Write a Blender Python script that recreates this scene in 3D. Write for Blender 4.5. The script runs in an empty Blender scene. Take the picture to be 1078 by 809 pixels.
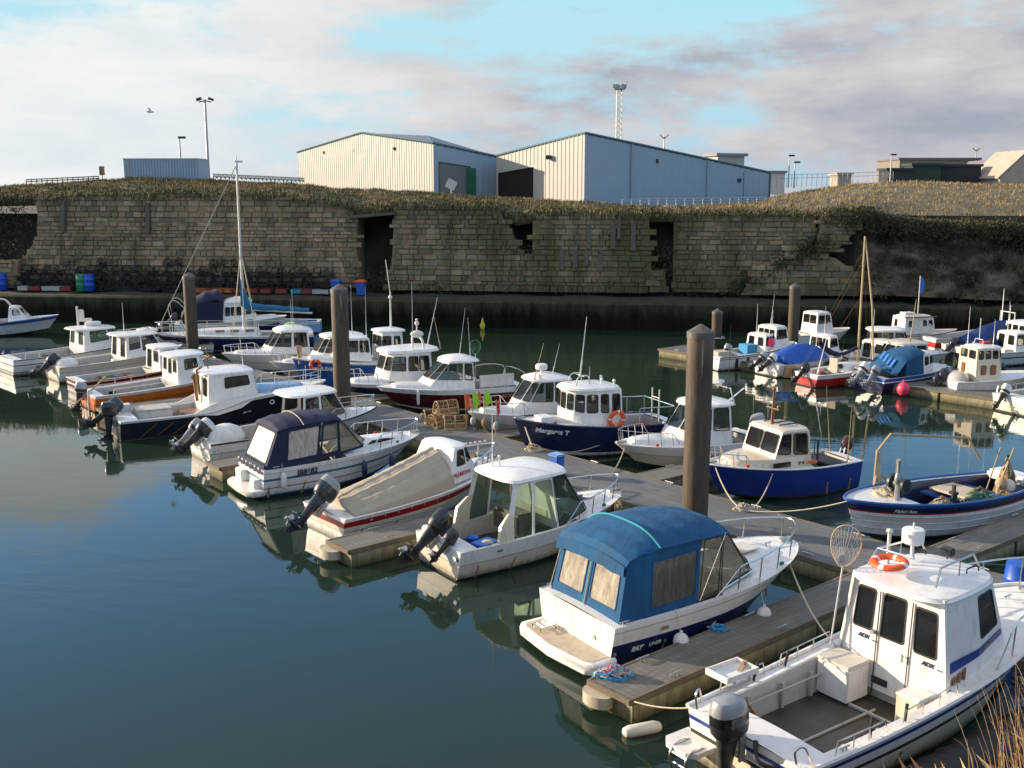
import bpy, bmesh, math, random
from mathutils import Vector, Matrix
from mathutils import noise as NZ
random.seed(11)
R=math.radians; PI=math.pi
sc=bpy.context.scene; COL=sc.collection
# ---------------------------------------------------------------- materials
M={}
def nodes(name):
    m=bpy.data.materials.new(name); m.use_nodes=True
    nt=m.node_tree; b=nt.nodes['Principled BSDF']; return m,nt,b
def ramp(nt,src,p0,p1,c0=(0,0,0,1),c1=(1,1,1,1)):
    r=nt.nodes.new('ShaderNodeValToRGB'); e=r.color_ramp.elements
    e[0].position=p0; e[0].color=c0; e[1].position=p1; e[1].color=c1
    nt.links.new(src,r.inputs[0]); return r.outputs[0]
def noise(nt,vec,scale,detail=4,rough=.55):
    n=nt.nodes.new('ShaderNodeTexNoise'); n.inputs['Scale'].default_value=scale
    n.inputs['Detail'].default_value=detail; n.inputs['Roughness'].default_value=rough
    if vec: nt.links.new(vec,n.inputs['Vector'])
    return n.outputs['Fac']
def mixc(nt,f,a,b,mode='MIX'):
    x=nt.nodes.new('ShaderNodeMix'); x.data_type='RGBA'; x.blend_type=mode
    for i,v in ((0,f),(6,a),(7,b)):
        if hasattr(v,'is_output'): nt.links.new(v,x.inputs[i])
        elif i==0: x.inputs[0].default_value=v
        else: x.inputs[i].default_value=(*v[:3],1)
    return x.outputs[2]
def mapping(nt,scale=(1,1,1),rot=(0,0,0)):
    t=nt.nodes.new('ShaderNodeTexCoord'); mp=nt.nodes.new('ShaderNodeMapping')
    mp.inputs['Scale'].default_value=scale; mp.inputs['Rotation'].default_value=rot
    nt.links.new(t.outputs['Object'],mp.inputs[0]); return mp.outputs[0]
def pm(name,col,rough=.5,metal=0,var=.18,scale=3,dirt=0,dirtcol=(.12,.09,.055),bump=0,bscale=40,stretch=(1,1,1),waterline=0,coat=0,spec=None,wlh=.16):
    if name in M: return M[name]
    m,nt,b=nodes(name); v=mapping(nt,stretch)
    f=noise(nt,v,scale,6,.65)
    c=mixc(nt,ramp(nt,f,.3,.72),[x*(1-var) for x in col],[min(1,x*(1+var*.6)) for x in col])
    if dirt:
        v2=mapping(nt,(1.3,1.3,.35)); g=noise(nt,v2,4.5,8,.72)
        c=mixc(nt,ramp(nt,g,.52,.80,(0,0,0,1),(dirt,)*3+(1,)),c,dirtcol)
        g2=noise(nt,mapping(nt,(7,7,.5)),2.2,6,.75); c=mixc(nt,ramp(nt,g2,.60,.78,(0,0,0,1),(dirt*.7,)*3+(1,)),c,[q*.6 for q in dirtcol])
        g3=noise(nt,mapping(nt),26,4,.7); c=mixc(nt,ramp(nt,g3,.66,.74,(0,0,0,1),(dirt*.6,)*3+(1,)),c,[q*.7 for q in dirtcol])
    if waterline:
        t=nt.nodes.new('ShaderNodeTexCoord'); s=nt.nodes.new('ShaderNodeSeparateXYZ'); nt.links.new(t.outputs['Object'],s.inputs[0])
        g=noise(nt,mapping(nt,(3,3,.6)),3,6,.7)
        a=nt.nodes.new('ShaderNodeMath'); a.operation='MULTIPLY_ADD'; nt.links.new(g,a.inputs[0]); a.inputs[1].default_value=-.34; nt.links.new(s.outputs[2],a.inputs[2])
        k=ramp(nt,a.outputs[0],0,.001); 
        mr=nt.nodes.new('ShaderNodeMapRange'); nt.links.new(a.outputs[0],mr.inputs[0]); mr.inputs[1].default_value=wlh-.17; mr.inputs[2].default_value=-.17+.02
        mr.inputs[3].default_value=0; mr.inputs[4].default_value=waterline
        c=mixc(nt,mr.outputs[0],c,(.055,.05,.022))
    nt.links.new(c,b.inputs['Base Color'])
    rr=nt.nodes.new('ShaderNodeMapRange'); nt.links.new(f,rr.inputs[0]); rr.inputs[3].default_value=max(.02,rough-.1); rr.inputs[4].default_value=min(1,rough+.14)
    nt.links.new(rr.outputs[0],b.inputs['Roughness']); b.inputs['Metallic'].default_value=metal
    b.inputs['Coat Weight'].default_value=coat
    if spec is not None: b.inputs['Specular IOR Level'].default_value=spec
    if bump:
        bp=nt.nodes.new('ShaderNodeBump'); bp.inputs['Strength'].default_value=bump; bp.inputs['Distance'].default_value=.02
        nt.links.new(noise(nt,v,bscale,5,.6),bp.inputs['Height']); nt.links.new(bp.outputs[0],b.inputs['Normal'])
    M[name]=m; return m
def glassmat(name,tint,mixf=.30,rough=.03,body=None):
    m=bpy.data.materials.new(name); m.use_nodes=True; nt=m.node_tree
    for n in list(nt.nodes): nt.nodes.remove(n)
    o=nt.nodes.new('ShaderNodeOutputMaterial'); tr=nt.nodes.new('ShaderNodeBsdfTransparent'); tr.inputs[0].default_value=(*tint,1)
    p=nt.nodes.new('ShaderNodeBsdfPrincipled'); p.inputs['Base Color'].default_value=(*(body or (.03,.035,.035)),1); p.inputs['Roughness'].default_value=rough
    mx=nt.nodes.new('ShaderNodeMixShader'); lw=nt.nodes.new('ShaderNodeLayerWeight'); lw.inputs[0].default_value=.35
    mr=nt.nodes.new('ShaderNodeMapRange'); mr.inputs[3].default_value=mixf; mr.inputs[4].default_value=1
    nt.links.new(lw.outputs['Fresnel'],mr.inputs[0]); nt.links.new(mr.outputs[0],mx.inputs[0])
    nt.links.new(tr.outputs[0],mx.inputs[1]); nt.links.new(p.outputs[0],mx.inputs[2]); nt.links.new(mx.outputs[0],o.inputs[0])
    M[name]=m; return m
glassmat('window_glass',(.74,.77,.74),.26)
glassmat('green_glass',(.66,.80,.70),.22,body=(.10,.15,.12))
glassmat('clear_vinyl',(.80,.76,.66),.28,.12,body=(.42,.36,.27))
pm('shaded_vinyl',(.085,.078,.068),rough=.16,var=.4,scale=2.0,stretch=(4,4,1.2),bump=.9,bscale=3,coat=.5)  # aft-window vinyl again, darkened: shade and dim inside put into its colour
pm('pile_cap',(.12,.11,.095),rough=.5,metal=.2,var=.4,scale=5,dirt=.6)
pm('cover_blue',(.015,.045,.17),rough=.85,var=.3,scale=3,bump=.4,bscale=7)
pm('sail_blue',(.02,.15,.30),rough=.85,var=.25,scale=3,bump=.4,bscale=7)
pm('red_band',(.28,.012,.02),rough=.3,var=.2,coat=.2)
gel=dict(rough=.30,var=.08,scale=2.2,dirt=.6,coat=.12,dirtcol=(.30,.22,.13),wlh=.22)
pm('white_gelcoat',(.74,.71,.66),waterline=.85,**gel)
pm('clean_white',(.78,.76,.73),**gel)
pm('cream_gelcoat',(.68,.59,.45),waterline=.85,**gel)
pm('grey_gelcoat',(.42,.40,.37),waterline=.85,**gel)
pm('worn_white',(.66,.63,.57),rough=.55,var=.14,scale=3,dirt=.6,dirtcol=(.25,.17,.10),waterline=.9,bump=.05)
pm('tan_deck',(.50,.42,.31),rough=.7,var=.15,scale=4,dirt=.5)
pm('navy_paint',(.012,.020,.070),rough=.24,var=.2,scale=3,dirt=.12,coat=.3,waterline=.7,dirtcol=(.10,.09,.09))
pm('black_navy',(.010,.013,.024),rough=.3,var=.25,scale=3,dirt=.3,waterline=.7,dirtcol=(.10,.055,.03))
pm('royal_blue',(.012,.035,.24),rough=.3,var=.2,scale=3,dirt=.2,coat=.2,waterline=.7)
pm('mid_blue',(.02,.10,.36),rough=.4,var=.2,scale=3,dirt=.25,waterline=.7)
pm('sky_blue',(.22,.40,.66),rough=.5,var=.12,scale=3,dirt=.3)
pm('maroon_paint',(.085,.008,.012),rough=.24,var=.2,scale=3,dirt=.12,coat=.3,waterline=.7)
pm('red_paint',(.42,.018,.016),rough=.34,var=.2,scale=3,dirt=.2,waterline=.7)
pm('orange_paint',(.62,.15,.018),rough=.38,var=.15,scale=3,dirt=.25,waterline=.8)
pm('teal_stripe',(.03,.15,.20),rough=.4)
pm('antifoul_dark',(.018,.022,.022),rough=.8,var=.3,scale=6,dirt=.5,dirtcol=(.06,.06,.02))
pm('antifoul_blue',(.012,.03,.09),rough=.8,var=.3,scale=6,dirt=.5,dirtcol=(.06,.06,.02))
pm('black_rubber',(.018,.018,.018),rough=.65,var=.3,scale=8)
pm('dark_gasket',(.03,.025,.02),rough=.6)
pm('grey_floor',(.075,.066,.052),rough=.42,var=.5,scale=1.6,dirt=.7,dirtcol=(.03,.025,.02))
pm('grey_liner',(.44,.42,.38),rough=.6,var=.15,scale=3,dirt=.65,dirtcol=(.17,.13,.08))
pm('steel',(.62,.61,.58),rough=.22,metal=1,var=.1)
pm('galvanised',(.42,.42,.40),rough=.45,metal=.7,var=.2,scale=6)
pm('alloy_mast',(.60,.60,.60),rough=.4,metal=.35,var=.12)
pm('outboard_black',(.012,.013,.016),rough=.22,var=.2,coat=.5)
pm('outboard_navy',(.020,.030,.052),rough=.22,var=.2,coat=.5)
pm('outboard_grey',(.32,.33,.34),rough=.32,metal=.2,var=.15,coat=.3)
pm('outboard_white',(.72,.71,.68),rough=.3,var=.1,dirt=.2)
pm('outboard_leg',(.022,.023,.025),rough=.45,var=.3,scale=8,dirt=.6,dirtcol=(.20,.18,.14))
pm('varnished_wood',(.22,.085,.028),rough=.35,var=.35,scale=3,stretch=(1,8,8),coat=.2)
pm('pale_wood',(.42,.30,.17),rough=.7,var=.3,scale=3,stretch=(1,8,8))
pm('mast_wood',(.50,.36,.19),rough=.5,var=.3,scale=3,stretch=(8,8,1))
pm('blue_canvas',(.002,.074,.19),rough=.85,var=.35,scale=2.5,bump=.9,bscale=5,dirt=.30,dirtcol=(.05,.17,.25),stretch=(1,1,.5))
pm('teal_seam',(.03,.28,.36),rough=.85)
pm('navy_canvas',(.010,.016,.050),rough=.85,var=.25,scale=2.5,bump=.4,bscale=9,dirt=.1)
pm('bright_blue_canvas',(.012,.09,.42),rough=.8,var=.25,scale=2.5,bump=.5,bscale=7)
pm('beige_canvas',(.40,.34,.26),rough=.85,var=.12,scale=2,bump=.4,bscale=6,dirt=.35,dirtcol=(.22,.16,.10))
pm('curtain_vinyl',(.40,.35,.27),rough=.14,var=.45,scale=2.0,stretch=(4,4,1.6),bump=1.0,bscale=2.2,dirt=.5,dirtcol=(.16,.12,.07),coat=.3)
pm('white_curtain_vinyl',(.46,.41,.33),rough=.4,var=.6,scale=3.5,stretch=(6,6,.7),bump=.8,bscale=6,coat=0)
pm('seat_vinyl',(.62,.58,.50),rough=.5,var=.1)
pm('life_orange',(.80,.10,.012),rough=.5,var=.15,dirt=.2)
pm('reflective_tape',(.70,.70,.68),rough=.4)
pm('fender_white',(.72,.70,.66),rough=.4,var=.1,dirt=.4)
pm('fender_navy',(.010,.020,.09),rough=.4)
pm('fender_blue',(.01,.08,.45),rough=.4)
pm('fender_pink',(.75,.05,.12),rough=.45)
pm('rope_cream',(.55,.46,.32),rough=.9,var=.3,scale=30)
pm('rope_blue',(.06,.30,.55),rough=.9,var=.5,scale=20)
pm('rope_green',(.03,.22,.17),rough=.9,var=.3,scale=20)
pm('net_green',(.05,.16,.07),rough=.95,var=.5,scale=12,bump=.5)
pm('net_mix',(.34,.20,.09),rough=.95,var=.6,scale=9,bump=.5)
pm('net_grey',(.42,.40,.37),rough=.9)
pm('flag_orange',(.80,.10,.02),rough=.7); pm('flag_lime',(.35,.70,.03),rough=.7); pm('flag_red',(.60,.02,.02),rough=.7); pm('flag_blue',(.04,.18,.55),rough=.7)
pm('box_blue',(.02,.12,.48),rough=.5,var=.2); pm('box_red',(.22,.03,.02),rough=.6,var=.2); pm('box_orange',(.36,.11,.03),rough=.6,var=.2)
pm('box_white',(.40,.40,.38),rough=.6,var=.2); pm('box_teal',(.02,.25,.30),rough=.6,var=.2); pm('box_green',(.02,.22,.10),rough=.6,var=.2); pm('box_yellow',(.65,.55,.05),rough=.6)
pm('text_white',(.8,.8,.8),rough=.5,var=0); pm('text_dark',(.03,.03,.05),rough=.5,var=0); pm('text_red',(.45,.01,.03),rough=.5,var=0); pm('text_gold',(.30,.20,.08),rough=.5,var=0)
pm('lamp_lens',(.75,.55,.45),rough=.15,var=.1)
# ---------------------------------------------------------------- mesh builder
class MB:
    def __init__(s): s.v=[]; s.f=[]; s.m=[]; s.T=None
    def pt(s,p):
        p=Vector(p)
        if s.T is not None: p=s.T@p
        s.v.append(p); return len(s.v)-1
    def cut(s):
        s.cuts=getattr(s,'cuts',[0])+[len(s.f)]
    def build_each(s,name,mats,parent=None,**k):
        c=getattr(s,'cuts',[0])+[len(s.f)]; out=[]
        for a,b in zip(c,c[1:]):
            if b<=a: continue
            q=MB(); q.v=s.v; q.f=s.f[a:b]; q.m=s.m[a:b]; used=sorted({i for f in q.f for i in f}); mp={j:i for i,j in enumerate(used)}
            q.v=[s.v[j] for j in used]; q.f=[[mp[i] for i in f] for f in q.f]; out.append(q.build(name,mats,parent,**k))
        return out
    def face(s,pts,m=0):
        s.f.append([s.pt(p) for p in pts]); s.m.append(m)
    def idx(s,ids,m=0): s.f.append(list(ids)); s.m.append(m)
    def box(s,c,d,m=0,rz=0,ry=0,rx=0):
        T=Matrix.Translation(c)@Matrix.Rotation(rz,4,'Z')@Matrix.Rotation(ry,4,'Y')@Matrix.Rotation(rx,4,'X')
        x,y,z=[k/2 for k in d]; i=[s.pt(T@Vector(p)) for p in ((-x,-y,-z),(x,-y,-z),(x,y,-z),(-x,y,-z),(-x,-y,z),(x,-y,z),(x,y,z),(-x,y,z))]
        for q in ((0,3,2,1),(4,5,6,7),(0,1,5,4),(1,2,6,5),(2,3,7,6),(3,0,4,7)): s.idx([i[k] for k in q],m)
    def loft(s,rings,m=0,closed=True,cap0=True,cap1=True,rowm=None):
        I=[[s.pt(p) for p in r] for r in rings]
        for a in range(len(I)-1):
            n=len(I[a])
            for k in range(n if closed else n-1):
                s.idx((I[a][k],I[a][(k+1)%n],I[a+1][(k+1)%n],I[a+1][k]),rowm[a] if rowm else m)
        if cap0: s.idx(I[0][::-1],rowm[0] if rowm else m)
        if cap1: s.idx(I[-1],rowm[-1] if rowm else m)
        return I
    def tube(s,pts,r,m=0,n=6,closed=False):
        P=[Vector(p) for p in pts]; N=len(P); rings=[]
        rr=r if isinstance(r,(list,tuple)) else [r]*N
        up=None
        for i in range(N):
            if closed: d=P[(i+1)%N]-P[i-1]
            else: d=P[min(i+1,N-1)]-P[max(i-1,0)]
            if d.length<1e-9: d=Vector((0,0,1))
            d.normalize()
            if up is None:
                up=Vector((0,0,1)) if abs(d.z)<.9 else Vector((1,0,0))
            a=d.cross(up)
            if a.length<1e-4: a=d.cross(Vector((.3,1,.2)))
            a.normalize(); b=a.cross(d).normalized(); up=b
            rings.append([P[i]+(a*math.cos(2*PI*k/n)+b*math.sin(2*PI*k/n))*rr[i] for k in range(n)])
        if closed: s.loft(rings+[rings[0]],m,cap0=False,cap1=False)
        else: s.loft(rings,m)
    def cyl(s,a,b,r,r2=None,m=0,n=10): s.tube([a,b],[r,r if r2 is None else r2],m,n)
    def ball(s,c,r,m=0,n=10,k=6):
        r=(r,r,r) if not hasattr(r,'__len__') else r; c=Vector(c); rings=[]
        for j in range(1,k):
            t=PI*j/k
            rings.append([c+Vector((r[0]*math.sin(t)*math.cos(2*PI*i/n),r[1]*math.sin(t)*math.sin(2*PI*i/n),-r[2]*math.cos(t))) for i in range(n)])
        s.loft(rings,m)
    def build(s,name,mats,parent=None,loc=None,ang=38,bevel=0,flat=False):
        me=bpy.data.meshes.new(name)
        me.from_pydata([tuple(p) for p in s.v],[],s.f)
        if not isinstance(mats,(list,tuple)): mats=[mats]
        for x in mats: me.materials.append(M[x] if isinstance(x,str) else x)
        me.polygons.foreach_set('material_index',s.m)
        bm=bmesh.new(); bm.from_mesh(me)
        bmesh.ops.remove_doubles(bm,verts=bm.verts,dist=.0004)
        bmesh.ops.recalc_face_normals(bm,faces=bm.faces)
        if bevel:
            es=[e for e in bm.edges if len(e.link_faces)==2 and e.calc_face_angle(0)>R(40)]
            bmesh.ops.bevel(bm,geom=es,offset=bevel,segments=2,affect='EDGES',clamp_overlap=True)
        bm.to_mesh(me); bm.free()
        if not flat:
            me.shade_smooth(); me.set_sharp_from_angle(angle=R(ang))
        o=bpy.data.objects.new(name,me); COL.objects.link(o)
        if parent: o.parent=parent
        if loc: o.location=loc
        return o
def tag(o,label,cat,group=None):
    o['label']=label; o['category']=cat
    if group: o['group']=group
    return o
def empty(name,loc,rz,label,cat,group=None):
    o=bpy.data.objects.new(name,None); o.empty_display_size=.2; COL.objects.link(o)
    o.location=loc; o.rotation_euler=(0,0,rz); return tag(o,label,cat,group)
def struct(o,kind='structure'): o['kind']=kind; return o
def smooth_path(pts,k=6,closed=False):
    P=[Vector(p) for p in pts]; n=len(P); out=[]
    for i in range(n if closed else n-1):
        p0=P[i-1] if (i>0 or closed) else P[0]; p1=P[i]; p2=P[(i+1)%n]; p3=P[(i+2)%n] if (i+2<n or closed) else P[-1]
        for j in range(k):
            t=j/k
            out.append(.5*((2*p1)+(p2-p0)*t+(2*p0-5*p1+4*p2-p3)*t*t+(3*p1-p0-3*p2+p3)*t**3))
    if not closed: out.append(P[-1])
    return out
def text(parent,s,size,T,mat,name='lettering',shear=0,bold=0,depth=.003):
    c=bpy.data.curves.new(name,'FONT'); c.body=s; c.size=size; c.shear=shear; c.extrude=depth; c.offset=bold; c.align_x='CENTER'; c.align_y='CENTER'
    t=bpy.data.objects.new('tmp_text',c); COL.objects.link(t)
    bpy.context.view_layer.update()
    me=bpy.data.meshes.new_from_object(t.evaluated_get(bpy.context.evaluated_depsgraph_get())); bpy.data.objects.remove(t); bpy.data.curves.remove(c)
    me.name=name; me.transform(T); me.materials.clear(); me.materials.append(M[mat])
    o=bpy.data.objects.new(name,me); COL.objects.link(o); o.parent=parent; return o
def frame_T(p,right,up):
    r=Vector(right).normalized(); u=Vector(up); u=(u-r*u.dot(r)).normalized(); n=r.cross(u)
    T=Matrix((r,u,n)).transposed().to_4x4(); T.translation=Vector(p); return T
# ---------------------------------------------------------------- camera maths (layout aid)
FPX=1100.;CH=8.5;HZ=205.;TH=math.atan((404.5-HZ)/FPX)
def P(x,y,z=0):
    u=(x-539)/FPX;v=(404.5-y)/FPX
    Y=math.cos(TH)+v*math.sin(TH);Z=-math.sin(TH)+v*math.cos(TH)
    t=(z-CH)/Z
    return Vector((u*t,Y*t,z))
def PY(x,y,Yd):
    u=(x-539)/FPX;v=(404.5-y)/FPX
    Y=math.cos(TH)+v*math.sin(TH);Z=-math.sin(TH)+v*math.cos(TH)
    t=Yd/Y; return Vector((u*t,Yd,CH+Z*t))
# ---------------------------------------------------------------- boat parts
class Boat: pass
ALLB=[]
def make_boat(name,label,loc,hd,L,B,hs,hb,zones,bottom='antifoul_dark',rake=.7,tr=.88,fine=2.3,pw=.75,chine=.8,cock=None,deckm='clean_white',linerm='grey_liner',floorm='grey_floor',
              rub='black_rubber',rubr=.028,rubt=.98,cat='boat',group='boats moored in the harbour',sheer=1.8,x0=0,kick=None,cam=.05,transom=None):
    b=Boat(); b.L=L; b.B=B
    b.root=empty(name,(loc[0],loc[1],0),R(hd),label,cat,group)
    def W(s):
        if s<=.45: return tr+(1-tr)*math.sin(PI/2*s/.45)
        return max(0,1-((s-.45)/.55)**fine)**pw
    def bs(s): return B/2*W(s)
    def zs(s):
        z=hs+(hb-hs)*s**sheer
        if kick:
            a,bb,h=kick; t=min(1,max(0,(s-a)/(bb-a))); z+=h*t*t*(3-2*t)
        return z
    def X(s,t): return x0+s*(L-x0-rake*(1-min(1,t)))
    def S(s,t,side=1):
        zc=.0+.30*s**5; zt=zc+(zs(s)-zc)*t
        bc=bs(s)*chine*(1-.55*s**3.5); e=.65+.9*s**2
        y=bc+(bs(s)-bc)*max(0,t)**e
        return Vector((X(s,t),side*y,zt))
    b.S=S; b.bs=bs; b.zs=zs
    b.sx=lambda x:(x-x0)/(L-x0)
    b.bx=lambda x:bs(b.sx(x)); b.zx=lambda x:zs(b.sx(x))
    mats=[]; 
    def mi(n):
        if n not in mats: mats.append(n)
        return mats.index(n)
    ts=[];tm=[];t0=0
    for t1,mn in zones:
        k=max(1,round((t1-t0)/.16))
        for j in range(k): ts.append(t0+(t1-t0)*j/k); tm.append(mi(mn))
        t0=t1
    ts.append(1.0)
    N=28; ss=[i/N for i in range(N)]+[.985,1.0]
    mb=MB(); bm_i=mi(bottom)
    rings=[]
    for s in ss:
        st=[S(s,t) for t in ts]
        kz=-.30*(1-s**4)
        keel=Vector((x0+s*(L-x0-rake*1.15),0,kz+.30*s**5*1.0))
        half=[keel]+st
        rings.append([Vector((p.x,-p.y,p.z)) for p in half[::-1]]+half[1:])
    rm=[bm_i]+tm; colm=rm[::-1]+rm
    I=[[mb.pt(p) for p in r] for r in rings]; nr=len(rings[0])
    for a in range(len(I)-1):
        for k in range(nr-1): mb.idx((I[a][k],I[a][k+1],I[a+1][k+1],I[a+1][k]),colm[k])
    h=nr//2
    for k in range(h): 
        a,bq,c,d=I[0][k],I[0][k+1],I[0][nr-2-k],I[0][nr-1-k]
        mb.idx((a,bq,c,d) if bq!=c else (a,bq,d),colm[k] if transom is None or colm[k]==bm_i else mi(transom))
    b.hull=mb.build('hull',mats,b.root,ang=50)
    # deck & cockpit
    ck=cock or dict(s1=.97,s0=.97,sw=.1,zf=.3)
    s1,s0,sw,zf=ck['s1'],ck['s0'],ck['sw'],ck['zf']
    db=MB(); nx=9
    def strip(sa,sb,n):
        rr=[]
        for i in range(n+1):
            s=sa+(sb-sa)*i/n; w=bs(s)-.012; z=zs(s)-.02; x=X(s,1)
            rr.append([Vector((x,w*(2*j/(nx-1)-1),z+cam*(w/(B/2))*(1-(2*j/(nx-1)-1)**2))) for j in range(nx)])
        db.loft(rr,0,closed=False,cap0=False,cap1=False)
    if s1>0.005: strip(0,s1,3)
    if s0<1: strip(s0,.995,14)
    def fw(s):
        zc=.30*s**5; t=max(0,(zf-zc)/(zs(s)-zc)); return max(.04,min(bs(s)-sw-.06,S(s,t).y-.07))
    if s0>s1:
        n=12; lb=MB()
        for sd in (1,-1):
            dr=[];lr=[]
            for i in range(n+1):
                s=s1+(s0-s1)*i/n; w=bs(s)-.012; wi=max(.1,bs(s)-sw); x=X(s,1); z=zs(s)-.02
                dr.append([Vector((x,sd*w,z)),Vector((x,sd*(wi+.02),z+.012)),Vector((x,sd*wi,z-.01))])
                lr.append([Vector((x,sd*wi,z-.01)),Vector((x,sd*(wi-.03),z-.06)),Vector((x,sd*fw(s),zf))])
            db.loft(dr,0,closed=False,cap0=False,cap1=False); lb.loft(lr,0,closed=False,cap0=False,cap1=False)
        fr=[]
        for i in range(n+1):
            s=s1+(s0-s1)*i/n; wi=fw(s); fr.append([Vector((X(s,1),-wi,zf)),Vector((X(s,1),0,zf-.01)),Vector((X(s,1),wi,zf))])
        lb.loft(fr,1,closed=False,cap0=False,cap1=False)
        for s in (s1,s0):
            wi=bs(s)-sw; x=X(s,1); z=zs(s)-.02
            lb.face([(x,-wi,z),(x,wi,z),(x,fw(s),zf),(x,-fw(s),zf)],0)
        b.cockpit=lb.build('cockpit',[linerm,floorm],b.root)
    b.deck=db.build('deck',deckm,b.root); ALLB.append((b,ck))
    if rub:
        rb=MB(); path=[S(s,rubt) for s in ss]; path=[Vector((p.x,p.y+rubr*.4,p.z)) for p in path]
        full=path+[Vector((p.x,-p.y,p.z)) for p in path[::-1]]
        rb.tube(full,rubr,0,6); rb.build('rub_rail',rub,b.root)
    return b
def rrect(u0,u1,v0,v1,ru,rv,k=4):
    out=[]
    for cx,cy,a0 in ((u0+ru,v0+rv,PI),(u1-ru,v0+rv,1.5*PI),(u1-ru,v1-rv,0),(u0+ru,v1-rv,.5*PI)):
        out.append([(cx+ru*math.cos(a0+PI/2*j/k),cy+rv*math.sin(a0+PI/2*j/k)) for j in range(k+1)])
    return out
def wall(mb,q,wins,m,sub,parent,framem,glassm,rad=.07,wname='window',prot=.012):
    a,b_,c,d=[Vector(p) for p in q]
    bil=lambda u,v:(a*(1-u)+b_*u)*(1-v)+(d*(1-u)+c*u)*v
    if not wins: mb.face([a,b_,c,d],m); return
    wins=sorted(wins); w=(b_-a).length; h=(d-a).length
    nrm=(b_-a).cross(d-a).normalized()
    cuts=[0]+[(wins[i][1]+wins[i+1][0])/2 for i in range(len(wins)-1)]+[1]
    for i,(u0,u1,v0,v1) in enumerate(wins):
        ru=min(rad/w,(u1-u0)*.45); rv=min(rad/h,(v1-v0)*.45)
        g=rrect(u0,u1,v0,v1,ru,rv); cr=[(cuts[i],0),(cuts[i+1],0),(cuts[i+1],1),(cuts[i],1)]
        for k in range(4):
            C=bil(*cr[k])
            for j in range(len(g[k])-1): mb.face([C,bil(*g[k][j+1]),bil(*g[k][j])],m)
            n=(k+1)%4
            mb.face([C,bil(*cr[n]),bil(*g[n][0]),bil(*g[k][-1])],m)
        ring=[bil(*p) for k in g for p in k]; cen=sum(ring,Vector())/len(ring)
        wb=MB(); f=.028
        def off(p,e): 
            dd=(p-cen); l=dd.length; return cen+dd*((l+e)/l)
        r0=[off(p,.016)+nrm*.001 for p in ring]; r1=[off(p,.012)+nrm*prot for p in ring]; r2=[off(p,-.018)+nrm*prot for p in ring]; r3=[off(p,-.02)-nrm*.006 for p in ring]
        wb.loft([r0,r1,r2,r3],0,cap0=False,cap1=False)
        wb.face([p for p in r3],1)
        wb.build(wname,[framem,glassm],parent)
def dome(mb,outline,z0,z1,inset=.94,cam=.06,m=0,cap0=True):
    O=[Vector((p[0],p[1],0)) for p in outline]; c=sum(O,Vector())/len(O)
    zf=z0 if callable(z0) else (lambda x,y:z0)
    zt=z1 if callable(z1) else (lambda x,y:z1)
    def ring(k,dz,top=True): 
        r=[]
        for p in O:
            q=c+(p-c)*k; r.append(Vector((q.x,q.y,zt(q.x,q.y)+dz)))
        return r
    base=[Vector((p.x,p.y,zf(p.x,p.y))) for p in O]
    e=.03
    mb.loft([base,[Vector((p.x,p.y,zt(p.x,p.y)-e)) for p in [c+(p-c)*(inset+(1-inset)*.35) for p in O]],ring(inset,0),ring(inset*.75,cam*.5),ring(inset*.4,cam*.88),ring(.05,cam)],m,cap0=cap0)
def chaikin(pts,n=2):
    for _ in range(n):
        o=[]
        for i in range(len(pts)):
            a=Vector(pts[i]);b_=Vector(pts[(i+1)%len(pts)]); o+= [a*.78+b_*.22,a*.22+b_*.78]
        pts=o
    return pts
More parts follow.
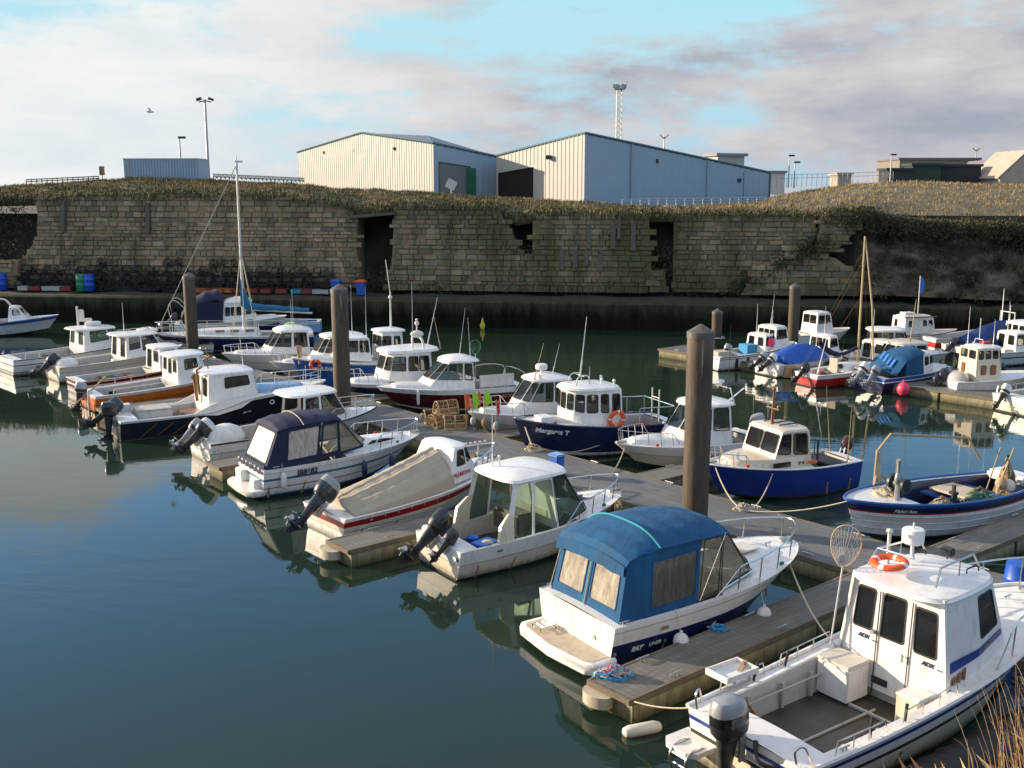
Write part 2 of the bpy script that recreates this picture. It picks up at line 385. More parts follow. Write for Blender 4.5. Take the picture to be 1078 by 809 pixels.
def cabin(b,half,wins={},aft=None,front=None,wallm='clean_white',framem='dark_gasket',glassm='window_glass',roof=None,name='wheelhouse',rad=.07,wname='window',openaft=False,skip=()):
    mb=MB(); ob=bpy.data.objects.new('tmp',None)
    holder=[]
    # build windows under a temporary parent list: create wall object first
    wo=MB()
    dummy=bpy.data.meshes.new(name); obj=bpy.data.objects.new(name,dummy); COL.objects.link(obj); obj.parent=b.root
    bp=lambda h,s:Vector((h[0],s*h[1],h[2])); tp=lambda h,s:Vector((h[3],s*h[4],h[5]))
    for i in range(len(half)-1):
        A,Bq=half[i],half[i+1]; ws=wins.get(i,[])
        if i in skip: continue
        wall(mb,(bp(A,-1),bp(Bq,-1),tp(Bq,-1),tp(A,-1)),ws,0,None,obj,framem,glassm,rad,wname)
        wall(mb,(bp(Bq,1),bp(A,1),tp(A,1),tp(Bq,1)),[(1-w[1],1-w[0],w[2],w[3]) for w in ws],0,None,obj,framem,glassm,rad,wname)
    F=half[-1]; A=half[0]
    if F[1]>.01: wall(mb,(bp(F,-1),bp(F,1),tp(F,1),tp(F,-1)),front,0,None,obj,framem,glassm,rad,wname)
    if not openaft: wall(mb,(bp(A,1),bp(A,-1),tp(A,-1),tp(A,1)),aft,0,None,obj,framem,glassm,rad,wname)
    o2=mb.build('tmpw',wallm); me=o2.data; me.name=name; obj.data=me; bpy.data.objects.remove(o2); bpy.data.meshes.remove(dummy)
    if roof:
        ov=roof.get('ov',.08); ova=roof.get('aft',ov); ovf=roof.get('fwd',ov)
        pts=[(h[3],-(h[4]+ov),h[5]) for h in half]; pts[0]=(pts[0][0]-ova,pts[0][1],pts[0][2]); pts[-1]=(pts[-1][0]+ovf,pts[-1][1],pts[-1][2])
        ol=pts+[(p[0],-p[1],p[2]) for p in pts[::-1]]
        ol=chaikin(ol,2)
        xa,za=half[0][3],half[0][5]; xf,zf=half[-1][3],half[-1][5]
        zl=lambda x,y:za+(zf-za)*(x-xa)/(xf-xa if abs(xf-xa)>.01 else 1)
        th=roof.get('th',.06); rb=MB()
        dome(rb,[(p.x,p.y) for p in ol],lambda x,y:zl(x,y)-.005,lambda x,y:zl(x,y)+th,.955,roof.get('cam',.07))
        rb.build('roof',roof.get('mat','clean_white'),obj)
    return obj
def trunk(b,x0,x1,w0,w1,h,mat='clean_white',cam=.05,name='cabin_top',h1=None,front=.5):
    """raised cabin top on the foredeck"""
    ol=[(x0,-w0),(x0+(x1-x0)*.5,-(w0*.55+w1*.45)),(x1-.15,-w1),(x1,-w1*front),(x1,w1*front),(x1-.15,w1),(x0+(x1-x0)*.5,w0*.55+w1*.45),(x0,w0)]
    ol=chaikin([Vector((p[0],p[1],0)) for p in ol],2)
    h1=h if h1 is None else h1
    mb=MB(); dome(mb,[(p.x,p.y) for p in ol],lambda x,y:b.zx(min(x,b.L*.98))-.06,lambda x,y:b.zx(min(x,b.L*.98))+h+(h1-h)*(x-x0)/(x1-x0),.90,cam)
    return mb.build(name,mat,b.root)
def bow_rail(b,s0,s1=1.0,h=.5,r=.014,n=4,inset=.07,mat='steel',mid=False,gap=False,name='bow_rail'):
    mb=MB(); 
    def rp(s,sd,z): 
        p=b.S(min(s,.985),1,sd); return Vector((p.x-inset*.6,sd*max(0,abs(p.y)-inset),p.z+z))
    top=[];K=10
    for i in range(K+1):
        s=s0+(s1-s0)*i/K; top.append((s,h*min(1,.0+i/2.0) if i<2 else h))
    port=[rp(s,1,z) for s,z in top]; star=[rp(s,-1,z) for s,z in top]
    if gap: mb.tube(smooth_path(port,2),r); mb.tube(smooth_path(star,2),r)
    else: mb.tube(smooth_path(port+star[::-1],2),r)
    for i in range(2,K+1,max(1,K//n)):
        for sd in (1,-1):
            s=top[i][0]; a=rp(s,sd,0); c=rp(s,sd,h); mb.cyl(a-Vector((.05,0,0)),c,r*.9,n=5)
    if mid:
        for sd in (1,-1): mb.tube([rp(s,sd,h*.5) for s,z in top[2:]],r*.7)
    return mb.build(name,mat,b.root)
def side_rail(b,s0,s1,side,h=.16,r=.012,n=3,inset=.06,name='grab_rail'):
    mb=MB(); pts=[]
    for i in range(7):
        s=s0+(s1-s0)*i/6; p=b.S(s,1,side); pts.append(Vector((p.x,side*(abs(p.y)-inset),p.z+h)))
    a=pts[0]-Vector((.05,0,h)); z=pts[-1]+Vector((.05,0,-h))
    mb.tube([a]+pts+[z],r)
    for i in (2,4): mb.cyl(pts[i]-Vector((0,0,h)),pts[i],r,n=5)
    return mb.build(name,'steel',b.root)
def outboard(b,x,y,z,k=1.0,tilt=0,yaw=0,cowl='outboard_black',leg='outboard_leg',band=None,label=None):
    T=Matrix.Translation((x,y,z))@Matrix.Rotation(yaw,4,'Z')@Matrix.Rotation(R(tilt),4,'Y')@Matrix.Scale(k,4)
    mb=MB(); mb.T=T
    def se(w,d,zz,xo,n=16,e=2.6):
        out=[]
        for i in range(n):
            a=2*PI*i/n; ca,sa=math.cos(a),math.sin(a)
            out.append(Vector((xo+d*math.copysign(abs(ca)**(2/e),ca),w*math.copysign(abs(sa)**(2/e),sa),zz)))
        return out
    # midsection, gearcase
    mb.loft([se(.10,.17,.12,-.16),se(.085,.15,-.05,-.17),se(.06,.11,-.28,-.18),se(.05,.10,-.52,-.19),se(.03,.11,-.60,-.20)],0)
    mb.box((-.30,0,-.50),(.34,.22,.025),0)
    g=[]
    for j,(xx,rr) in enumerate(((.02,.012),(-.04,.05),(-.15,.068),(-.30,.06),(-.36,.045))): g.append([Vector((xx-.08,rr*math.cos(2*PI*i/10),-.70+rr*math.sin(2*PI*i/10))) for i in range(10)])
    mb.loft(g,0)
    mb.face([(-.02,0,-.56),(-.36,0,-.56),(-.34,0,-.72),(-.05,0,-.72)],0); mb.face([(-.12,.006,-.75),(-.34,.006,-.75),(-.34,.006,-.93),(-.24,.006,-.93)],0)
    mb.loft([se(.03,.12,-.56,-.19,8),se(.022,.10,-.70,-.20,8)],0)
    # bracket
    for sd in (1,-1): mb.box((.02,sd*.09,-.08),(.10,.03,.36),1)
    mb.box((-.05,0,.02),(.12,.15,.10),1); mb.cyl((-.02,-.11,.06),(-.02,.11,.06),.03,m=1)
    mb.cyl((.02,.0,-.2),(-.14,0,-.05),.025,m=1)
    mot=mb.build('outboard_motor',[leg,'galvanised'],b.root)
    if label: mot['label']=label
    cb=MB(); cb.T=T
    rows=[(.15,.23,.12,-.13),(.175,.265,.17,-.13),(.185,.285,.30,-.14),(.18,.28,.44,-.15),(.165,.25,.55,-.165),(.13,.20,.615,-.18),(.06,.10,.64,-.19)]
    cb.loft([se(w,d,zz,xo) for w,d,zz,xo in rows],0,rowm=[0,2,0,1 if band else 0,1 if band else 0,1 if band else 0])
    cb.build('cowl',[cowl,band or cowl,'outboard_leg'],mot)
    pb=MB(); pb.T=T; c=Vector((-.49,0,-.70))
    pb.cyl(c+Vector((.05,0,0)),c-Vector((.08,0,0)),.035,.02,0,8)
    for j in range(3):
        a=2*PI*j/3; d=Vector((0,math.cos(a),math.sin(a))); e=Vector((0,-math.sin(a),math.cos(a)))
        pts=[c+d*.03+e*.03+Vector((.03,0,0)),c+d*.10+e*.075+Vector((.04,0,0)),c+d*.15+e*.03+Vector((.01,0,0)),c+d*.14-e*.03-Vector((.02,0,0)),c+d*.05-e*.04-Vector((.04,0,0))]
        pb.face(pts,0); pb.face([p+Vector((.008,0,0)) for p in pts[::-1]],0)
    pb.build('propeller','outboard_grey' if cowl!='outboard_white' else 'galvanised',mot)
    return mot
def aerial(b,p,h,lean=(0,0),r=.012,mat='clean_white',name='aerial'):
    mb=MB(); p=Vector(p); q=p+Vector((lean[0],lean[1],h)); mb.tube([p,p+(q-p)*.25,p+(q-p)*.26,q],[r*1.5,r*1.5,r*.9,r*.5],n=5); mb.box(p,(.06,.06,.04))
    return mb.build(name,mat,b.root)
def canopy_roof(mb,rows,m=0,n=14,th=.018,pw=2.4):
    """rows: (x, halfwidth, eave z, crown z)"""
    top=[]; fine=[]
    for (x0,w0,e0,c0),(x1,w1,e1,c1) in zip(rows,rows[1:]):
        k=max(1,int((x1-x0)/.09))
        for j in range(k):
            t=j/k; sg=-.022*math.sin(PI*t)*min(1,(x1-x0)/.4); fine.append((x0+(x1-x0)*t,w0+(w1-w0)*t,e0+(e1-e0)*t+sg*.4,c0+(c1-c0)*t+sg))
    fine.append(rows[-1]); rows=fine; n=24
    for x,w,ze,zc in rows:
        r=[]
        for j in range(n+1):
            t=2*j/n-1; r.append(Vector((x,w*t,ze+(zc-ze)*(1-abs(t)**pw)+.010*NZ.noise(Vector((x*2.2,t*4,zc*3)))+.006*NZ.noise(Vector((x*7,t*5,zc))))))
        top.append(r)
    bot=[[p-Vector((0,0,th)) for p in r] for r in top]
    mb.loft(top,m,closed=False,cap0=False,cap1=False); mb.loft(bot,m,closed=False,cap0=False,cap1=False)
    for r,q in ((top[0],bot[0]),(top[-1],bot[-1])): mb.loft([r,q],m,closed=False,cap0=False,cap1=False)
    mb.loft([[t[0] for t in top],[t[0] for t in bot]],m,closed=False,cap0=False,cap1=False); mb.loft([[t[-1] for t in top],[t[-1] for t in bot]],m,closed=False,cap0=False,cap1=False)
def cleat(b,p,yaw=0):
    mb=MB(); mb.T=Matrix.Translation(p)@Matrix.Rotation(yaw,4,'Z')
    mb.cyl((-.04,0,0),(-.04,0,.05),.012,n=6); mb.cyl((.04,0,0),(.04,0,.05),.012,n=6); mb.tube([(-.11,0,.055),(-.04,0,.06),(.04,0,.06),(.11,0,.055)],.012,n=6)
    return mb.build('cleat','galvanised',b.root)
def clutter(b,seed,zf=.3,x0=.15,x1=.36):
    rd=random.Random(seed); xs=[b.L*rd.uniform(x0,x1) for _ in range(3)]
    kinds=rd.sample(['bucket','fish_bin','fuel_can','coiled_rope','net_bundle'],3)
    for k,x in zip(kinds,xs):
        y=rd.uniform(-.45,.45)*b.bx(x)*1.3; mb=MB(); c=Vector((x,y,zf))
        if k=='bucket': mb.tube([c,c+Vector((0,0,.32))],[.11,.15],0,12); mb.build(k,rd.choice(['outboard_black','fender_blue','box_white','flag_orange']),b.root)
        elif k=='fish_bin':
            mb.box(c+Vector((0,0,.17)),(.62,.42,.34),0,rz=rd.uniform(-.5,.5)); mb.build(k,rd.choice(['box_blue','box_red','box_orange','box_white','box_teal']),b.root,bevel=.02)
        elif k=='fuel_can': mb.box(c+Vector((0,0,.15)),(.40,.26,.30),0,rz=rd.uniform(0,3)); mb.build(k,'flag_red',b.root,bevel=.04)
        elif k=='coiled_rope':
            mb.tube([c+Vector(((.10+.13*(i%23)/23)*math.cos(i*.55),(.10+.13*(i%23)/23)*math.sin(i*.55),.04+.0022*i)) for i in range(80)],.018,n=4); mb.build(k,rd.choice(['rope_cream','rope_blue','rope_green','flag_orange']),b.root)
        else:
            mb.loft([[c+Vector((q*.42*math.cos(2*PI*i/12)*(1+.2*math.sin(i*3)),q*.34*math.sin(2*PI*i/12)*(1+.2*math.cos(i*2)),z)) for i in range(12)] for q,z in ((1,0),(1.05,.12),(.75,.28),(.2,.36))],0); mb.build(k,rd.choice(['net_green','net_mix','net_grey']),b.root)
def lx(b,p):  # boat-local -> world
    return Matrix.Translation(b.root.location)@Matrix.Rotation(b.root.rotation_euler[2],4,'Z')@Vector((p[0]*b.root.scale[0],p[1]*b.root.scale[1],p[2]*b.root.scale[2]))
def rope(a,c,sag=.15,r=.012,mat='rope_cream',label='',name='mooring_line',cat='rope'):
    a=Vector(a);c=Vector(c); mb=MB(); mb.tube([a+(c-a)*(i/12)-Vector((0,0,sag*4*(i/12)*(1-i/12))) for i in range(13)],r,n=5)
    return tag(mb.build(name,mat),label,cat,'mooring lines')
def fender(p,h,r,mat,label,round_=False,cat='fender',top=None):
    mb=MB(); p=Vector(p)
    if round_: mb.ball((0,0,0),(r,r,r*1.08),0,14,10); mb.cyl((0,0,r),(0,0,r*1.35),r*.2,m=0)
    else:
        mb.loft([[Vector((q*math.cos(2*PI*i/12),q*math.sin(2*PI*i/12),z)) for i in range(12)] for q,z in ((.02,-h/2-.03),(r*.6,-h/2),(r,-h/2+.06),(r,h/2-.06),(r*.6,h/2),(.025,h/2+.04))],0)
    mb.cyl((0,0,h/2),Vector((0,0,h/2+.35)) if top is None else Vector(top)-p,.008,m=1,n=5)
    return tag(mb.build('fender',[mat,'rope_cream'],loc=p),label,cat,'fenders hung on the boats')
def cockpit_box(b,c,d,name,mat='clean_white',lid=None,bevel=.02,rz=0):
    mb=MB(); mb.box(c,d,0,rz); o=mb.build(name,mat,b.root,bevel=bevel)
    if lid:
        l=MB(); l.box((c[0],c[1],c[2]+d[2]/2+.03),(d[0]+.02,d[1]+.02,.05),0,rz); l.build('lid',lid,o,bevel=.015)
    return o
# ================================================================= NEAR ROW (bows up-right against the main pontoon)
# ---- white fishing boat with wheelhouse, nearest (right foreground)
A=make_boat('fishing_boat','white fishing boat with blue stripes, tall wheelhouse and open cockpit, nearest the reeds',(3.34,13.93),35,7.7,2.5,.80,1.40,
  [(.52,'cream_gelcoat'),(.60,'black_rubber'),(.78,'white_gelcoat'),(.86,'royal_blue'),(1,'white_gelcoat')],tr=.9,fine=2.6,cock=dict(s1=.075,s0=.455,sw=.22,zf=.28),rub='clean_white',rubr=.04,rubt=1.0,deckm='clean_white')
def half_adx():
    return [(3.42,1.0,.45,3.52,.84,2.30),(4.40,1.0,.8,4.30,.83,2.34),(5.45,.80,1.0,5.02,.70,2.30),(5.78,.42,1.12,5.16,.42,2.31)]
wh=cabin(A,half_adx(),wins={1:[(.12,.84,.44,.90)]},aft=[(.07,.27,.52,.90),(.36,.60,.50,.90),(.70,.92,.48,.88)],front=[(.05,.95,.5,.92)],
   roof=dict(ov=.05,aft=.32,fwd=.10,th=.05,cam=.07),wname='window',rad=.06)
# corner wings that run aft from the bulkhead, door seams, handle, louvres, stripe
mb=MB()
for y in (-.30,.30): mb.cut(); mb.box((3.44,y,1.25),(.018,.012,1.75),0,ry=R(3))
mb.build_each('door_seam','dark_gasket',wh)
mb=MB(); mb.cyl((3.40,-.22,1.20),(3.44,-.22,1.20),.012); mb.box((3.40,-.22,1.18),(.02,.025,.14),0); mb.cut(); mb.cyl((3.39,.36,1.42),(3.45,.36,1.42),.04,n=12); mb.build_each('door_handle','galvanised',wh)
mb=MB(); mb.box((3.415,.18,.62),(.03,.30,.12),0); mb.build('air_vent','dark_gasket',wh,bevel=.01)
mb=MB()
for y in (-1,1): mb.cut(); mb.loft([[Vector((3.40,y*1.03,.80)),Vector((3.50,y*1.03,.80)),Vector((3.50,y*.99,.80)),Vector((3.40,y*.99,.80))],[Vector((3.44,y*.93,1.6)),Vector((3.56,y*.93,1.6)),Vector((3.56,y*.88,1.6)),Vector((3.44,y*.88,1.6))],[Vector((3.46,y*.84,2.34)),Vector((3.60,y*.84,2.34)),Vector((3.60,y*.79,2.34)),Vector((3.46,y*.79,2.34))]],0)
mb.build_each('corner_post','clean_white',wh)
# side panels (starboard and port): stripe, louvres
def sidept(u,v,e=.012,sd=-1):
    a=Vector((3.42,sd*1.0,.45));b_=Vector((4.40,sd*1.0,.8));c=Vector((4.30,sd*.83,2.34));d=Vector((3.52,sd*.84,2.30))
    n=(b_-a).cross(d-a).normalized(); n=n if n.y*sd>0 else -n
    return (a*(1-u)+b_*u)*(1-v)+(d*(1-u)+c*u)*v+n*e
def sidept2(u,v,e=.012,sd=-1):
    a=Vector((4.40,sd*1.0,.8));b_=Vector((5.45,sd*.80,1.0));c=Vector((5.02,sd*.70,2.30));d=Vector((4.30,sd*.83,2.34))
    n=(b_-a).cross(d-a).normalized(); n=n if n.y*sd>0 else -n
    return (a*(1-u)+b_*u)*(1-v)+(d*(1-u)+c*u)*v+n*e
for sd in (-1,1):
    mb=MB(); mb.face([sidept(.04,.36,.012,sd),sidept(1,.29,.012,sd),sidept(1,.37,.012,sd),sidept(.04,.46,.012,sd)],0)
    mb.face([sidept2(0,.29,.012,sd),sidept2(.93,.27,.012,sd),sidept2(.93,.35,.012,sd),sidept2(0,.37,.012,sd)],0)
    mb.build_each('stripe','royal_blue',wh)
    mb=MB()
    for k in range(3):
        u=.16+k*.15; mb.cut(); mb.loft([[sidept(u,.16,.002,sd),sidept(u+.10,.17,.002,sd),sidept(u+.14,.30,.002,sd),sidept(u+.04,.29,.002,sd)],[sidept(u+.02,.17,.03,sd),sidept(u+.08,.18,.03,sd),sidept(u+.12,.29,.03,sd),sidept(u+.05,.28,.03,sd)]],0)
    mb.build_each('louvre','varnished_wood',wh)
text(wh,'WILSON',.075,frame_T(sidept2(.30,.315,.015),sidept2(.9,.30)-sidept2(0,.32),(0,0,1)),'text_gold',bold=.004)
nx=Vector((-1,0,.06))
for y,z in ((.56,1.28),(-.64,1.22)):
    xx=3.42+.1*(z-.45)/1.89-.008
    text(wh,'ADX',.10,frame_T((xx,y,z),(0,-1,0),(.05,0,1)),'navy_paint',shear=.25,bold=.003)
    text(wh,'marine',.045,frame_T((xx,y-.22,z-.02),(0,-1,0),(.05,0,1)),'text_dark',shear=.25)
# red crate seen through window
cockpit_box(A,(3.9,-.62,1.42),(.34,.34,.30),'seat_back','flag_red')
cockpit_box(A,(4.6,.0,1.05),(.5,1.3,.5),'console','grey_gelcoat'); cockpit_box(A,(3.85,0,.75),(.8,1.5,.3),'cabin_floor','grey_floor')
cockpit_box(A,(3.10,.66,.60),(.56,.62,.58),'locker','clean_white',lid='seat_vinyl')
cockpit_box(A,(3.10,-.70,.58),(.44,.40,.48),'battery_locker','cream_gelcoat',lid='clean_white')
mb=MB(); mb.box((2.0,0,.295),(2.2,.03,.03),0); mb.cut(); mb.box((2.9,-.2,.30),(.05,1.1,.04),0); mb.build_each('floor_batten','grey_liner',A.root)
mb=MB()
for x in (1.1,1.9,2.6):
    mb.cut(); mb.box((x,.90,.52),(.05,.05,.42),0); mb.cut(); mb.box((x,-.90,.52),(.05,.05,.42),0)
mb.cut(); mb.tube([(.8,.86,.62),(2.8,.86,.66)],.018); mb.build_each('liner_rib','grey_liner',A.root)
for q,(x,y) in enumerate(((1.2,-.4),(.95,.35))): 
    mb=MB(); mb.ball((x,y,.33),(.09,.07,.05)); mb.build('bilge_float','black_rubber',A.root)
mb=MB(); mb.tube([(.9+.02*i,.80+.05*math.sin(i*2.1),.75-.025*i) for i in range(16)],.02,n=5); mb.tube([(.95,.78+.06*math.sin(i*1.3),.70-.028*i) for i in range(14)],.016,n=5); mb.build('hung_rope','net_mix',A.root)
for sd in (1,-1):
    side_rail(A,.09,.22,sd,.20); side_rail(A,.28,.44,sd,.20)
mb=MB(); 
for x,h in ((1.42,.30),(2.2,.25)):
    for sd in (1,-1): mb.cut(); mb.cyl((x,sd*(A.bx(x)-.10),A.zx(x)),(x+.06,sd*(A.bx(x)-.12),A.zx(x)+h),.022,.026,n=8)
mb.build_each('rod_holder','black_rubber',A.root)
# bait tray on the port quarter
mb=MB(); c=Vector((1.05,1.22,1.02))
mb.box(c,(.72,.46,.03),0)
for dx,dy,sx,sy in ((0,.22,.72,.03),(0,-.22,.72,.03),(.345,0,.03,.41),(-.345,0,.03,.41)): mb.box(c+Vector((dx,dy,.045)),(sx,sy,.08),0)
mb.cyl((1.05,1.2,.75),(1.05,1.2,1.0),.03,m=1)
bt=mb.build('bait_tray',['clean_white','steel'],A.root)
mb=MB(); mb.box((1.25,1.2,1.065),(.28,.07,.03),0,rz=.5); mb.box((1.36,1.26,1.10),(.12,.05,.03),0,rz=.3); mb.build('bait_knife','pale_wood',bt)
mb=MB(); mb.loft([[Vector((x*.30-.18,y*.34+.88,z)) for x,y in ((-1,-.6),(-.6,-1),(1,-1),(1,1),(-.6,1),(-1,.6))] for z in (.30,.38)],0); mb.build('swim_step','clean_white',A.root)
mb=MB(); mb.tube(smooth_path([(-.10,.62,.36),(-.34,.62,.40),(-.52,.62,.30),(-.50,.62,.05),(-.44,.62,-.1)],4),.02); mb.tube([(-.44,.62,.1),(-.44,.95,.1)],.016); mb.tube([(-.50,.62,.3),(-.50,.95,.3)],.016); mb.tube(smooth_path([(-.10,.95,.36),(-.34,.95,.40),(-.52,.95,.30),(-.50,.95,.05),(-.44,.95,-.1)],4),.02); mb.build('boarding_ladder','steel',A.root)
mb=MB(); mb.tube(smooth_path([(.02,.95,.82),(-.02,.95,1.05),(.10,1.0,1.10),(.2,1.03,.84)],5),.018); mb.cut(); mb.tube(smooth_path([(.02,-.95,.82),(-.02,-.95,1.02),(.10,-1.0,1.06),(.2,-1.03,.84)],5),.018); mb.build_each('stern_hoop','steel',A.root)
outboard(A,-.10,.05,.76,1.12,0,0,'outboard_black',band='outboard_grey')
mb=MB(); mb.tube(smooth_path([(-.02,-.25,.85),(-.2,-.45,.70),(.0,-.7,.62),(.15,-.9,.72)],5),.035); mb.build('control_hose','black_rubber',A.root)
bow_rail(A,.60,.98,.55,.016,n=5)
# roof gear
mb=MB(); z=2.50
pts=[(3.75,.62,z),(3.75,.62,z+.22),(3.75,-.62,z+.22),(3.75,-.62,z)]
mb.tube([(3.55,.62,z-.03),(3.72,.58,z+.24),(4.75,.50,z+.24),(4.95,.50,z-.02)],.018); mb.tube([(3.55,-.62,z-.03),(3.72,-.58,z+.24),(4.75,-.50,z+.24),(4.95,-.50,z-.02)],.018)
mb.tube([(3.72,.58,z+.24),(3.72,-.10,z+.26)],.018); mb.tube([(4.3,.54,z-.02),(4.3,.54,z+.24)],.015); mb.tube([(4.3,-.54,z-.02),(4.3,-.54,z+.24)],.015)
mb.build('roof_rack','steel',A.root)
mb=MB(); mb.loft([[Vector((4.45+q*math.cos(2*PI*i/24),.42+q*math.sin(2*PI*i/24),zz)) for i in range(24)] for q,zz in ((.14,2.72),(.18,2.75),(.185,2.95),(.165,2.98),(.05,2.99))],0); mb.cyl((4.45,.42,2.46),(4.45,.42,2.76),.03); mb.cyl((4.45,.42,2.98),(4.45,.42,3.09),.018,.01); mb.build('radar_dome','clean_white',A.root)
mb=MB(); mb.cyl((4.05,.60,2.4),(4.05,.60,2.95),.03); mb.ball((4.05,.60,2.97),(.06,.06,.04)); mb.build('mast_light','worn_white',A.root)
mb=MB(); mb.box((4.95,.08,2.58),(.12,.20,.13),0,ry=-.3); mb.cyl((4.95,.08,2.44),(4.95,.08,2.55),.015); mb.build('flood_lamp','outboard_black',A.root,bevel=.01)
mb=MB(); 
for y in (-.52,.45): mb.cut(); mb.tube(smooth_path([(4.55,y,2.45),(4.58,y,2.53),(4.85,y,2.52),(4.9,y,2.43)],4),.013)
mb.build_each('roof_grab_rail','black_rubber',A.root)
# life ring lying on the roof, landing net leaning at the port corner
mb=MB(); n=40; rings=[]
for i in range(n):
    a=2*PI*i/n; c=Vector((.27*math.cos(a),.27*math.sin(a),0)); d=Vector((math.cos(a),math.sin(a),0))
    rings.append([c+d*.085*math.cos(2*PI*j/12)+Vector((0,0,.06*math.sin(2*PI*j/12))) for j in range(12)])
mats=[1 if (i%10) in (0,1) else 0 for i in range(n)]
mb.loft(rings+[rings[0]],0,cap0=False,cap1=False,rowm=mats+[0])
lr=mb.build('life_ring',['life_orange','reflective_tape'],loc=lx(A,(3.62,.28,2.60))); lr.rotation_euler=(0,R(-6),R(35)); lr.scale=(.88,.88,.8); tag(lr,'orange life ring with pale tape bands lying on the white wheelhouse roof','life ring')
def landing_net(p,q,up,w,h,label,mat='net_grey',frame='pale_wood',rz=0):
    """p handle bottom, q handle top (hoop begins)"""
    p=Vector(p);q=Vector(q);d=(q-p).normalized(); sd=Vector((math.cos(rz),math.sin(rz),0)); sd=(sd-d*sd.dot(d)).normalized(); nn=sd.cross(d)
    root=empty('landing_net',p,0,label,'landing net'); mb=MB()
    mb.cyl((0,0,0),q-p,.016,n=7); mb.build('handle','alloy_mast',root)
    loop=[(q-p)+sd*w/2*math.sin(t)*(1-.18*math.cos(t))+d*(h/2-h/2*math.cos(t)) for t in [2*PI*i/28 for i in range(28)]]
    mb=MB(); mb.tube(loop,.016,n=6,closed=True); mb.build('hoop',frame,root)
    mb=MB(); cen=sum(loop,Vector())/28
    for k in range(0,28):
        tipp=cen-d*h*.25+nn*.25+(loop[k]-cen)*.22
        a=loop[k]; mid=(a+tipp)/2-Vector((0,0,.06)); mb.tube(smooth_path([a,mid,tipp],4),.0026,n=3)
    for t in (.25,.5,.75):
        ring=[]
        for k in range(28):
            tipp=cen-d*h*.25+nn*.25+(loop[k]-cen)*.22; ring.append(loop[k]*(1-t)+tipp*t-Vector((0,0,.06*4*t*(1-t)*.5)))
        mb.tube(ring,.0026,n=3,closed=True)
    mb.build('netting',mat,root)
landing_net(lx(A,(3.25,1.05,1.0)),lx(A,(3.42,1.02,2.36)),None,.48,.70,'tall wooden-hooped landing net standing beside the wheelhouse of the nearest white boat',rz=R(-25))
# ---- cruiser with blue canopy
B2=make_boat('motor_cruiser','white and navy motor cruiser under a peaked bright blue canvas canopy, second from the reeds',(.72,18.15),33,6.35,2.56,.92,1.20,
  [(.10,'antifoul_dark'),(.60,'navy_paint'),(.66,'clean_white'),(.86,'white_gelcoat'),(.89,'grey_gelcoat'),(1,'clean_white')],tr=.93,fine=2.1,pw=.62,x0=.55,cock=dict(s1=.04,s0=.46,sw=.14,zf=.35),rub=None,rake=1.0,transom='white_gelcoat')
mb=MB(); ol=[(.62,-1.18),(.12,-1.18),(.0,-1.05),(-.10,0),(.0,1.05),(.12,1.18),(.62,1.18)]
mb.loft([[Vector((x,y*.97,.12)) for x,y in ol],[Vector((x,y,.24)) for x,y in ol],[Vector((x,y,.30)) for x,y in ol],[Vector((.03+x*.97,y*.96,.33)) for x,y in ol]],0); sp=mb.build('swim_platform','clean_white',B2.root,bevel=.012)
mb=MB(); mb.loft([[Vector((x*.9+.05,y*.88,.334)) for x,y in ol],[Vector((x*.9+.05,y*.88,.338)) for x,y in ol]],0); mb.build('tread_pad','tan_deck',sp)
mb=MB(); mb.tube([(.12,.75,.34),(.10,.75,.42),(.45,.75,.42),(.47,.75,.34)],.016); mb.tube([(.12,.50,.34),(.10,.50,.42),(.45,.50,.42),(.47,.50,.34)],.016)
for x in (.18,.30,.40): mb.tube([(x,.50,.42),(x,.75,.42)],.014)
mb.build('boarding_ladder','steel',B2.root)
mb=MB(); mb.cyl((.3,0,-.25),(.35,0,.05),.12,.16,n=12); mb.tube([(.30,.15,-.02),(.05,.2,-.12),(.1,.3,-.1)],.03); mb.box((.25,-.1,-.1),(.3,.3,.25),0); mb.build('stern_drive','outboard_leg',B2.root)
mb=MB(); mb.cyl((.535,-.6,.55),(.55,-.6,.55),.045,n=12); mb.build('filler_cap','galvanised',B2.root)
# canopy
zt=lambda x:B2.zx(x)
hc=[(.72,1.06,.82,.98,.98,1.98),(1.35,1.12,.90,1.45,1.04,2.18),(2.55,1.14,.96,2.75,1.0,2.20)]
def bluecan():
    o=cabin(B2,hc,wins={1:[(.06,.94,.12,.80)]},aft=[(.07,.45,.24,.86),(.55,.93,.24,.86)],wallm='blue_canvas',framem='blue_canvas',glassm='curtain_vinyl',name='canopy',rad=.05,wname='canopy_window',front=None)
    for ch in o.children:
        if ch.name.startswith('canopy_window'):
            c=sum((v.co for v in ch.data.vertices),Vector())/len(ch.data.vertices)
            if c.x>1.2: ch.data.materials[1]=M['shaded_vinyl']
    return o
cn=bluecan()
mb=MB(); canopy_roof(mb,[(.88,1.04,1.92,2.00),(.97,1.03,2.04,2.17),(1.2,1.05,2.12,2.28),(1.6,1.07,2.16,2.40),(1.66,1.07,2.17,2.43),(1.72,1.07,2.17,2.40),(2.1,1.07,2.17,2.43),(2.6,1.06,2.17,2.42),(3.1,1.02,2.14,2.37),(3.5,.96,2.10,2.27)],0,pw=3.0); mb.build('roof',['blue_canvas'],cn,ang=30)
mb=MB(); mb.loft([[Vector((.865,1.02*t,1.96+.08*(1-abs(t)**3))) for t in [2*j/14-1 for j in range(15)]],[Vector((.84+.012*math.sin(j*2.1),1.03*t,1.74+.06*(1-abs(t)**2.4)+.012*math.sin(j*1.7))) for j,t in enumerate([2*j/14-1 for j in range(15)])]],0,closed=False,cap0=False,cap1=False); mb.build('valance','blue_canvas',cn)
mb=MB()
